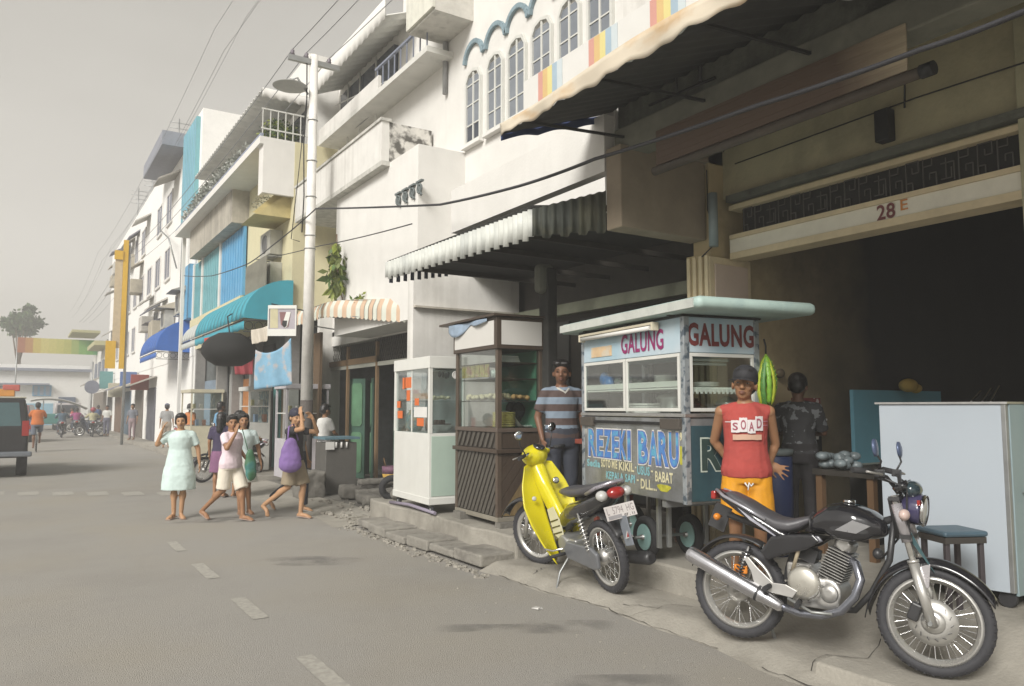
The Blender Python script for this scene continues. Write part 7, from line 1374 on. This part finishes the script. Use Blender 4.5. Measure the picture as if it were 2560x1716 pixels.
# --- man in striped polo
def stripe_mat():
    m = mat('striped_polo', (.22, .27, .33), .85, var=.1); t = m.node_tree; N = t.nodes; K_ = t.links.new; b = N['Principled BSDF']; tc = N.new('ShaderNodeTexCoord'); sp = N.new('ShaderNodeSeparateXYZ'); K_(tc.outputs['Object'], sp.inputs[0])
    mm = N.new('ShaderNodeMath'); mm.operation = 'MULTIPLY'; mm.inputs[1].default_value = 7.2; K_(sp.outputs[2], mm.inputs[0]); fr = N.new('ShaderNodeMath'); fr.operation = 'FRACT'; K_(mm.outputs[0], fr.inputs[0]); gt = N.new('ShaderNodeMath'); gt.operation = 'GREATER_THAN'; gt.inputs[1].default_value = .5; K_(fr.outputs[0], gt.inputs[0])
    mx = N.new('ShaderNodeMix'); mx.data_type = 'RGBA'; K_(gt.outputs[0], mx.inputs['Factor']); mx.inputs['A'].default_value = (.20, .25, .31, 1); mx.inputs['B'].default_value = (.075, .05, .045, 1); K_(mx.outputs['Result'], b.inputs['Base Color']); return m
L_ = (4.98, 6.72); P = dict(hair='parted', yaw=R(-25), shirt=(stripe_mat(), .75, .86, .01), bottom=('trousers', mat('dark_jeans', (.03, .035, .05), .8), 1.9), elR=(.24, -.05, 1.12), wrR=(.22, .05, .90), elL=(-.22, 0, 1.12), wrL=(-.2, .12, .95), build=1.05)
SM = person('moustached man in a grey and brown striped polo shirt between the cabinets', (4.94, 6.76, .3), face_cam(L_, R(20)), 1.82, P, sk3, 1)
m = MB(); m.tube([(.07, .0, 1.415), (.05, .075, 1.40), (0, .105, 1.36), (-.05, .075, 1.40), (-.07, 0, 1.415)], .014, 8); m.build('collar', mat('pale_collar', (.45, .44, .40), .8), SM)
# --- person behind the cart in cream shirt, arm showing left of it
P = dict(hair='short', shirt=(mat('cream_shirt', (.42, .38, .30), .8, bump=.1), .9, .86, .01), bottom=('trousers', dark, 1.9), elL=(-.26, .02, 1.12), wrL=(-.28, .10, .90), elR=(.24, .08, 1.15), wrR=(.12, .25, 1.15))
person('vendor in a cream shirt seen through the left window of the noodle cart', (5.62, 5.62, .3), face_cam((5.6, 5.6), R(10)), 1.62, P, sk3, 1)
# --- figure with patterned shirt, back turned, in the open shop
P = dict(hair='short', female=True, shirt=(mat('dark_patterned_shirt', (.035, .035, .038), .8, var=.3, col2=(.18, .19, .20), c2scale=14, c2lo=.56, c2hi=.58), .9, .86, .01), bottom=('trousers', mat('dark_trousers', (.02, .018, .02), .8), 1.9), elR=(.22, .1, 1.12), wrR=(.12, .25, 1.1), elL=(-.22, .1, 1.12), wrL=(-.1, .26, 1.1), tilt=R(-20))
person('woman with black hair and dark patterned shirt working deep in the open shop', (6.22, 4.72, .3), R(-60), 1.62, P, sk3, 1)
# --- woman in mint dress
mintc = mat('mint_white_cotton', (.56, .68, .65), .85, var=.06, scale=5, bump=.05)
L_ = (2.0, 12.17); P = dict(female=True, hair='bun', build=1.12, shirt=(mintc, .75, 1.0, .0), dress=.465, elR=(.34, .02, 1.20), wrR=(.27, .10, 1.42), hdR=(-.3, .1, .9), elL=(-.27, -.03, 1.12), wrL=(-.30, -.02, .88), knR=(.07, .02, .49), anR=(.06, .02, .08), toR=(.13, .17, .02), knL=(-.07, .03, .49), anL=(-.05, .03, .08), toL=(-.10, .19, .02), roll=R(3))
person('woman in a pale mint dress with one hand raised beside her face', (2.0, 12.17, 0), face_cam(L_, R(-4)), 1.52, P, sk2, 1)
# --- woman in pink white blouse striding, hand at her mouth
L_ = (2.62, 11.5); face = face_cam(L_); P = dict(female=True, hair='short', build=1.12, yaw=R(-38), shirt=(mat('pale_pink_blouse', (.70, .58, .62), .85, var=.06, bump=.05), .7, .84, .02), bottom=('shorts', mat('cream_capri', (.70, .64, .54), .85, var=.05), .98, .015), chest=(0, .02, 1.25), shR=(.155, .0, 1.36),
    elR=(.24, .13, 1.17), wrR=(.12, .20, 1.42), hdR=(-.2, .0, .9), elL=(-.22, -.02, 1.12), wrL=(-.20, .15, .97), hipR=(.08, -.02, .9), knR=(.09, -.06, .50), anR=(.10, -.46, .16), toR=(.11, -.32, .03), knL=(-.09, .17, .50), anL=(-.09, .20, .08), toL=(-.10, .39, .02))
W2 = person('woman in pink blouse and cream capri trousers striding with hand at her mouth', (2.58, 11.55, 0), face_cam(L_, R(48)), 1.50, P, sk1, 1)
P = dict(female=True, hair='long', build=1.05, yaw=R(-5), shirt=(mat('pale_blue_tee', (.60, .71, .70), .85, var=.05, bump=.05), .75, .88, .012), bottom=('skirt', mat('white_culottes', (.70, .72, .66), .85), .55, .02), elR=(.22, -.02, 1.12), elL=(-.26, -.03, 1.12), wrL=(-.30, .0, .88), knL=(-.10, .0, .49), anL=(-.14, -.05, .08), toL=(-.16, .1, .02), knR=(.05, .04, .49), anR=(.03, .05, .08), toR=(.03, .2, .02))
person('woman in light blue tee and white culottes just behind the pink blouse', (2.86, 12.05, 0), face_cam((2.86, 12.05), R(12)), 1.52, P, sk1, 1)
def bag(name, label, pts, r, mm, loc, rz=0, flat=.45, strap=None):
    t = thing(name, label, 'bag', loc, rz); g = MB()
    for p, rr in zip(pts, r): g.ell(p, (rr[0], rr[1], rr[2]))
    blob(g, 'bag_body', mm, t, .014, 4, .015, .06)
    if strap: m = MB(); m.tube(strap, .012, 6, flat=.5); m.build('strap', mm, t)
    return t
bag('shoulder_bag', 'dark green cloth shoulder bag hanging between the two women', [(0, 0, .10), (.01, 0, .0), (.02, 0, -.12)], [(.06, .04, .12), (.085, .05, .15), (.08, .045, .12)], mat('green_bag', (.04, .13, .06), .6, var=.2, col2=(.05, .18, .16), c2scale=4), (2.80, 11.36, .80), 0, strap=[(-.02, 0, .16), (-.06, .03, .32), (-.10, .08, .50)])
# --- boy with cap and purple bag, arms up shading his face
L_ = (3.31, 11.33); P = dict(hair='short', cap=mat('dark_cap', (.03, .03, .05), .8), brim=False, yaw=R(-28), shirt=(mat('black_tee', (.03, .028, .033), .85), .55, .88, .015), bottom=('shorts', mat('khaki_shorts', (.27, .22, .15), .85, var=.15, bump=.1), .92, .035), tilt=R(-6),
    elR=(.22, .27, 1.40), wrR=(.07, .15, 1.62), hdR=(-.3, -.35, .7), elL=(-.25, .25, 1.34), wrL=(-.10, .26, 1.55), hdL=(.4, -.3, .6), knR=(.09, -.04, .50), anR=(.10, -.44, .22), toR=(.11, -.36, .05), knL=(-.09, .12, .49), anL=(-.09, .08, .08), toL=(-.09, .26, .02), bareR=True)
person('barefoot boy in black tee and khaki shorts lifting both arms to his cap', (3.40, 11.25, 0), face_cam(L_, R(58)), 1.58, P, sk2, 1)
bag('shoulder_bag', 'large purple cloth bag slung on the boy with the dark cap', [(0, 0, .12), (0, 0, .03), (0, 0, -.06), (0, 0, -.13)], [(.10, .06, .13), (.135, .07, .16), (.155, .085, .15), (.165, .09, .12)], mat('purple_bag', (.20, .12, .32), .8, var=.2, bump=.2, bscale=12), (3.27, 11.0, .93), R(-10), strap=[(-.04, 0, .2), (-.02, .08, .40), (.05, .15, .44), (.12, .12, .2)])
# legs of a walker hidden behind the boy
P = dict(hair='short', shirt=(mat('grey_tee', (.2, .2, .2), .8), .7, .86), bottom=('trousers', mat('black_jeans', (.025, .028, .04), .8, var=.2), 1.9, .01), knR=(.09, -.05, .50), anR=(.1, -.45, .20), toR=(.1, -.36, .04), knL=(-.09, .1, .49), anL=(-.09, .08, .08), toL=(-.09, .25, .02), shoe=mat('grey_shoe', (.3, .29, .27), .7))
person('walker in black jeans almost hidden behind the boy with the purple bag', (3.66, 11.95, 0), face_cam((3.6, 12), R(55)), 1.55, P, sk2, 1)
# --- people around the stalls
P = dict(female=True, hair='long', shirt=(mat('violet_top', (.04, .03, .07), .8), .8, .86), bottom=('skirt', mat('plum_skirt', (.20, .09, .17), .8, var=.3), .5, .0))
person('woman with long black hair and plum skirt turned away behind the pink blouse', (3.08, 14.6, 0), R(-30), 1.52, P, sk1, 1)
P = dict(female=True, hair='bun', shirt=(mat('teal_top', (.10, .26, .30), .8), .9, .84), bottom=('skirt', mat('teal_skirt', (.08, .2, .24), .8), .4, .02), elR=(.22, .12, 1.12), wrR=(.2, .3, 1.12))
person('woman in teal turned towards the glass food stalls', (3.35, 14.4, 0), R(-60), 1.55, P, sk1, 1)
P = dict(hair='short', shirt=(paper, .8, .88, .01), bottom=('trousers', mat('grey_trousers', (.12, .12, .12), .8), 1.9), elR=(.22, .08, 1.12), wrR=(.16, .26, 1.02), tilt=R(-15))
person('man in a plain white tee at the counter right of the lamp post', (5.05, 14.75, .05), R(-75), 1.62, P, sk1, 1)
P = dict(hair='short', cap=mat('slate_cap', (.12, .13, .18), .8), shirt=(mat('dusty_grey_shirt', (.28, .28, .28), .8), .9, .86), bottom=('trousers', mat('tan_trousers', (.3, .25, .2), .8), 1.9))
person('man in slate cap walking along the long white wall', (4.6, 31, .13), R(-10), 1.62, P, sk1, 0)
P = dict(hair='short', shirt=(mat('slate_shirt', (.15, .16, .19), .8), .9, .86), bottom=('trousers', mat('mauve_trousers', (.26, .19, .2), .8), 1.9))
person('man in slate shirt and mauve trousers standing on the far pavement', (4.4, 39.5, .13), R(150), 1.66, P, sk1, 0)
# ================================================================ OTHER VEHICLES
red_b = mat('red_fairing', (.30, .03, .02), .35)
pb = underbone('motorbike', 'dark parked motorbike behind the woman in the mint dress', (4.55, 26.8, .13), R(20), R(-8), mat('navy_fairing', (.03, .04, .08), .35), far=True, plate=False, group='motorbikes parked by the food stalls')
pc = copy_tree(pb); pc.location = (4.5, 18.1, .0); pc.rotation_euler = (R(-8), 0, R(200)); pc['label'] = 'grey parked motorbike with its wheel beside the purple bag'
def rider(loc, h, P, paint, lbm, lbp, sk=sk1):
    rb = copy_tree(pb); rb.location = loc; rb.rotation_euler = (0, 0, R(90)); rb['label'] = lbm; rb['group'] = 'motorbikes riding away up the street'
    base = dict(hair=None if P.get('helmet') else 'short', hip=(0, 0, .95), hipR=(.08, 0, .88), hipL=(-.08, 0, .88), knR=(.17, .40, .84), knL=(-.17, .40, .84), anR=(.15, .32, .45), anL=(-.15, .32, .45), toR=(.15, .48, .40), toL=(-.15, .48, .40), elR=(.33, .18, 1.18), elL=(-.33, .18, 1.18), wrR=(.28, .48, 1.16), wrL=(-.28, .48, 1.16), hdR=(0, 1, 0), hdL=(0, 1, 0), bottom=('trousers', mat('rider_trousers', (.06, .07, .09), .8), 1.85)); base.update(P)
    person(lbp, (loc[0], loc[1] + .12, loc[2] - .10), 0, h, base, sk, 0)
rider((1.95, 48, 0), 1.7, dict(shirt=(mat('teal_navy_jacket', (.05, .09, .13), .8), 1.9, .88), build=1.15), None, 'motorbike of the rider in the dark teal jacket', 'rider in a dark teal jacket seen from behind', sk3)
rider((2.8, 51.3, 0), 1.7, dict(shirt=(mat('magenta_shirt', (.28, .05, .16), .8), 1.9, .88), build=1.1), None, 'motorbike of the rider in the magenta shirt', 'rider in a magenta shirt seen from behind', sk3)
rider((3.42, 48.3, 0), 1.7, dict(shirt=(mat('straw_shirt', (.42, .39, .24), .8), 1.9, .88), helmet=mat('red_helmet', (.3, .04, .06), .4), build=1.1), None, 'motorbike of the rider in the straw coloured shirt', 'rider in a straw coloured shirt and red helmet', sk3)
# parked scooters along the far pavement and a becak
for i, (x, y, a, lb) in enumerate([(4.0, 50, 150, 'first dark parked motorbike on the far pavement edge'), (4.1, 54, 140, 'second parked motorbike further along the far pavement'), (4.0, 58.5, 160, 'last parked motorbike before the ochre balcony')]):
    rb = copy_tree(pb); rb.location = (x, y, .0); rb.rotation_euler = (R(-8), 0, R(a)); rb['label'] = lb; rb['group'] = 'motorbikes parked far up the street'
Be = thing('pedicab', 'green pedicab with a white canopy waiting far up the street', 'pedicab', (1.9, 62, 0)); gp = mat('pedicab_green', (.04, .20, .18), .5)
m = MB(); m.box(-.55, .55, -.5, .5, .5, 1.2); m.build('cabin', gp, Be, bevel=.05); m = MB(); m.grid(lambda u, v: (-1.3 + 3.4 * u, -.7 + 2.0 * v, 2.25 - .35 * (u - .3) ** 2 * 4 - .1 * v), 12, 6); m.build('canopy', paper, Be, solid=.03)
for x, y in ((-.55, -.4), (.5, -.4), (-.55, .45), (.5, .45)): m = MB(); m.tube([(x, y, 1.2), (x, y, 2.1)], .025, 6); m.build('canopy_post', steel, Be)
for x in (-.65, .65): m = MB(); m.torus((x, 0, .35), ZX, .32, .03, 20, 6); m.build('wheel', rubber, Be)
Va = thing('van', 'pale hazy van parked near the pedicab', 'van', (2.9, 66, 0)); m = MB(); m.prism([(-2, .35), (2, .35), (2, 1.1), (1.5, 1.3), (1.1, 1.95), (-1.9, 1.95), (-2, 1.6)], (-.8, 0, 0), ZY, ZZ, 1.6); m.build('body', mat('van_pale', (.45, .42, .42), .4), Va, bevel=.06)
for x in (-.8, .66):
    for y in (-1.3, 1.3): m = MB(); m.cyl((x, y, .33), (x + .15, y, .33), .33, n=18); m.build('wheel', rubber, Va)
m = MB(); m.box(-.65, .65, -2.04, -2.01, 1.25, 1.8); m.build('rear_window', winD, Va)
# black SUV cut by the frame edge
Su = thing('suv', 'black boxy suv with red tail lamp and roof signs cut by the frame edge', 'car', (-1.0, 24.6, 0)); bp_ = mat('suv_black', (.012, .012, .015), .2, coat=.5)
m = MB(); m.prism([(-1.9, .42), (2.3, .42), (2.35, .95), (1.1, 1.1), (.6, 1.75), (-1.75, 1.78), (-1.9, 1.05)], (-.82, 0, 0), ZY, ZZ, 1.64)
g = MB(); g.add([(-.82, -1.95, .45), (.82, -1.95, .45), (.82, -1.95, 1.12), (-.82, -1.95, 1.12), (-.72, -1.75, 1.82), (.72, -1.75, 1.82), (-.82, 2.3, .45), (.82, 2.3, .45), (.82, 2.35, 1.0), (-.82, 2.35, 1.0), (.82, 1.1, 1.12), (-.82, 1.1, 1.12), (.72, .5, 1.80), (-.72, .5, 1.80)], [(0, 1, 2, 3), (3, 2, 5, 4), (6, 9, 8, 7), (9, 11, 10, 8), (11, 13, 12, 10), (4, 5, 12, 13), (1, 7, 8, 10, 2), (2, 10, 12, 5), (0, 3, 11, 9, 6), (3, 4, 13, 11), (0, 6, 7, 1)]); g.build('body', bp_, Su, bevel=.05)
m = MB(); m.add([(-.66, -1.925, 1.18), (.66, -1.925, 1.18), (.60, -1.79, 1.72), (-.60, -1.79, 1.72)], [(0, 1, 2, 3)]); m.build('rear_window', mat('suv_glass', (.05, .10, .11), .06, spec=.8), Su, solid=.015)
m = MB(); m.add([(.832, -1.7, 1.2), (.825, .9, 1.2), (.745, .4, 1.7), (.745, -1.6, 1.7)], [(0, 1, 2, 3)]); m.build('side_window', mat('suv_glass', (.05, .10, .11), .06), Su, solid=.012)
m = MB(); m.box(-.74, .74, -1.7, .4, 1.825, 1.86); m.build('roof', mat('suv_roof_cream', (.5, .48, .40), .5), Su, bevel=.01)
m = MB(); m.box(-.2, .5, -1.2, -.9, 1.87, 2.05); m.build('roof_sign', mat('roof_sign_orange', (.55, .25, .06), .5), Su, bevel=.02); m = MB(); m.box(.25, .6, -1.2, -.9, 2.0, 2.15); m.build('roof_lamp', mat('roof_lamp_red', (.45, .12, .10), .4), Su, bevel=.02)
for x in (-.8, .68): m = MB(); m.box(x, x + .14, -1.975, -1.94, .95, 1.3); m.build('tail_lamp', redl, Su, bevel=.01)
m = MB(); m.box(-.2, .2, -1.97, -1.955, .75, .88); m.build('licence_plate', mat('plate_dim', (.3, .3, .25), .5), Su)
m = MB(); m.box(-.9, .9, -2.12, -1.96, .48, .60); m.build('bumper', mat('bumper_grey', (.2, .22, .25), .3, metal=.5), Su, bevel=.03)
for x in (-.82, .60):
    for y in (-1.2, 1.5): m = MB(); m.cyl((x, y, .36), (x + .22, y, .36), .36, n=22); m.build('wheel', rubber, Su)
m = MB(); m.cyl((-.1, -2.0, .95), (-.1, -2.2, .95), .0)
Su.location = (-.62, 23.15, 0)
# cyclist in orange beside it
P = dict(hair='short', shirt=(mat('orange_jersey', (.50, .14, .03), .8), .8, .86, .02), bottom=('shorts', mat('slate_shorts', (.12, .14, .18), .8), .95), elR=(.27, .2, 1.15), wrR=(.22, .42, 1.1), elL=(-.27, .2, 1.15), wrL=(-.22, .42, 1.1), knR=(.1, .25, .62), anR=(.1, .12, .25), toR=(.1, .28, .2), build=1.15, sandals=False)
person('cyclist in a bright orange shirt seen from behind beside the black suv', (.56, 33.2, .12), R(0), 1.68, P, sk3, 0)
Bi = thing('bicycle', 'bicycle under the rider in the orange shirt', 'bicycle', (.56, 33.3, 0))
for y, nm in ((-.5, 'wheel'), (.55, 'wheel')): m = MB(); m.torus((0, y, .34), ZX, .32, .018, 28, 6); o = m.build(nm, rubber, Bi); m = MB(); [m.cyl((0, y, .34), (0, y + .31 * math.cos(a), .34 + .31 * math.sin(a)), .003, n=4) for a in np.linspace(0, 6.28, 17)[:-1]]; tag(m.build('spokes', chrome, o), kind='stuff')
m = MB(); m.tube([(0, -.5, .34), (0, -.15, .85), (0, .38, .85), (0, .55, .34)], .016, 6); m.tube([(0, -.5, .34), (0, 0, .30), (0, .38, .8)], .016, 6); m.build('frame', steel, Bi); m = MB(); m.tube([(-.25, .36, 1.02), (0, .38, .98), (.25, .36, 1.02)], .013, 6); m.build('handlebar', steel, Bi); m = MB(); m.ell((0, -.18, .9), (.08, .13, .03)); m.build('saddle', rubber, Bi)

# ================================================================ MORE OF THE BUSY FAR END
def car(label, loc, rz, colr, ln=3.9, hh=1.45, group='cars far up the street'):
    t = thing('car', label, 'car', loc, rz, group); L2 = ln / 2; w = .8
    def P(y, z, k=1): return [(-w * k, y, z), (w * k, y, z)]
    prof = [(-L2, .35, 1), (-L2, .85, 1), (-L2 + .35, .95, .97), (-L2 + .75, hh, .80), (L2 - 1.5, hh, .80), (L2 - .9, .95, .97), (L2, .82, 1), (L2, .35, 1)]
    g = MB(); g.add([(-w * k, y, z) for y, z, k in prof] + [(w * k, y, z) for y, z, k in prof], [tuple(range(8))[::-1], tuple(range(8, 16))] + [(i, (i + 1) % 8, 8 + (i + 1) % 8, 8 + i) for i in range(8)]); g.build('body', mat(*colr), t, bevel=.05)
    g = MB(); g.add([(-.66, -L2 + .37, 1.0), (.66, -L2 + .37, 1.0), (.58, -L2 + .70, hh - .06), (-.58, -L2 + .70, hh - .06)], [(0, 1, 2, 3)]); g.build('rear_window', winD, t, solid=.02)
    for s_ in (-1, 1):
        g = MB(); g.add([(s_ * .79, -L2 + .6, 1.0), (s_ * .79, L2 - 1.1, 1.0), (s_ * .67, L2 - 1.55, hh - .06), (s_ * .67, -L2 + .85, hh - .06)], [(0, 1, 2, 3)]); g.build('side_window', winD, t, solid=.02)
        g = MB(); g.box(s_ * .7 - .08, s_ * .7 + .08, -L2 - .015, -L2 + .01, .62, .8); g.build('tail_lamp', redl, t)
        for y in (-L2 + .75, L2 - .8): g = MB(); g.cyl((s_ * .66, y, .3), (s_ * .83, y, .3), .3, n=18); g.build('wheel', rubber, t)
    g = MB(); g.box(-.8, .8, -L2 - .06, -L2 + .02, .36, .5); g.build('bumper', grey, t, bevel=.02); return t
car('small dusty blue car queued ahead of the bright orange cyclist', (-.3, 44, 0), 0, ('car_dusty_blue', (.10, .14, .24), .3))
car('white car nose out at the far left of the street end', (-1.2, 60, 0), R(20), ('car_white', (.55, .55, .53), .3))
car('faded pink minivan stopped beside the green pedicab', (.1, 66, 0), R(-10), ('car_pink', (.36, .16, .18), .35), 4.2, 1.8)
car('dark car parked along the far right kerb', (3.2, 70, 0), 0, ('car_dark', (.05, .05, .07), .3))
Px = [((3.9, 46, .13), 'man in white shirt stepping off the far pavement', (.55, .55, .52), (.10, .10, .14), 160), ((3.0, 60, 0), 'woman in red top crossing beyond the motorbikes', (.40, .07, .06), (.15, .12, .12), 90), ((4.3, 57, .13), 'man in blue shirt by the parked motorbikes', (.08, .14, .30), (.06, .06, .07), 30), ((-.6, 52, 0), 'man in yellow shirt walking between the far cars', (.50, .40, .10), (.08, .08, .1), 10), ((4.45, 25.5, .13), 'woman in orange blouse at the cream building stalls', (.50, .18, .06), (.12, .10, .09), -60), ((4.2, 20.0, .13), 'man in sky blue shirt between the glass food stalls', (.14, .30, .46), (.05, .05, .06), -70)]
for k, (l, lb, a, b, rzd) in enumerate(Px):
    person(lb, l, R(rzd), 1.6 + .02 * (k % 4), dict(hair='short', shirt=(mat('far_shirt_%d' % k, a, .8), .9, .86), bottom=('trousers', mat('far_trousers_%d' % k, b, .8), 1.9), build=1.03), sk3, 0)
# shopfront clutter along the tall white building
def shopbit(nm, lb, cat, box, mm, group=None):
    g = MB(); g.box(*box); o = g.build(nm, mm, bevel=.01); return tag(o, lb, cat, group)
for k, (y, z0, z1, c, lb) in enumerate([(38.5, 2.4, 3.1, (.34, .08, .07), 'faded red box sign over the far pavement'), (43, 2.6, 3.4, (.08, .14, .32), 'navy box sign projecting beyond the red one'), (49, 2.2, 3.0, (.50, .46, .35), 'cream box sign near the parked motorbikes'), (55, 2.8, 3.9, (.10, .26, .26), 'tall teal box sign at the end of the white row')]):
    t = thing('shop_sign', lb, 'sign', (4.6, y, z0), group='projecting shop signs'); m = MB(); m.box(-.45, .3, -.06, .06, 0, z1 - z0); m.build('sign_panel', mat('far_sign_%d' % k, c, .6), t, bevel=.01); m = MB(); m.bar((.1, 0, (z1 - z0) * .9), (.4, 0, (z1 - z0) * .9), .04, .04); m.build('sign_bracket', steel, t)
for k, (y0_, y1_, c) in enumerate([(37, 39.5, (.10, .10, .12)), (41, 44, (.14, .12, .10)), (46, 48.6, (.08, .12, .16)), (50.5, 54, (.16, .10, .07)), (56, 59, (.08, .08, .08))]):
    m = MB(); m.box(4.985, 5.015, y0_, y1_, .15, 2.5); m.build('shop_opening', mat('opening_%d' % k, c, .8, var=.5, scale=3), D, True)
    m = MB(); m.add([(4.98, y0_ - .2, 2.95), (4.98, y1_ + .2, 2.95), (4.0, y1_ + .2, 2.55), (4.0, y0_ - .2, 2.55), (4.98, y0_ - .2, 3.0), (4.98, y1_ + .2, 3.0), (4.0, y1_ + .2, 2.6), (4.0, y0_ - .2, 2.6)], [(0, 1, 2, 3), (7, 6, 5, 4), (0, 3, 7, 4), (2, 1, 5, 6), (3, 2, 6, 7)]); m.build('shop_awning', cl[k % 4], D, True)
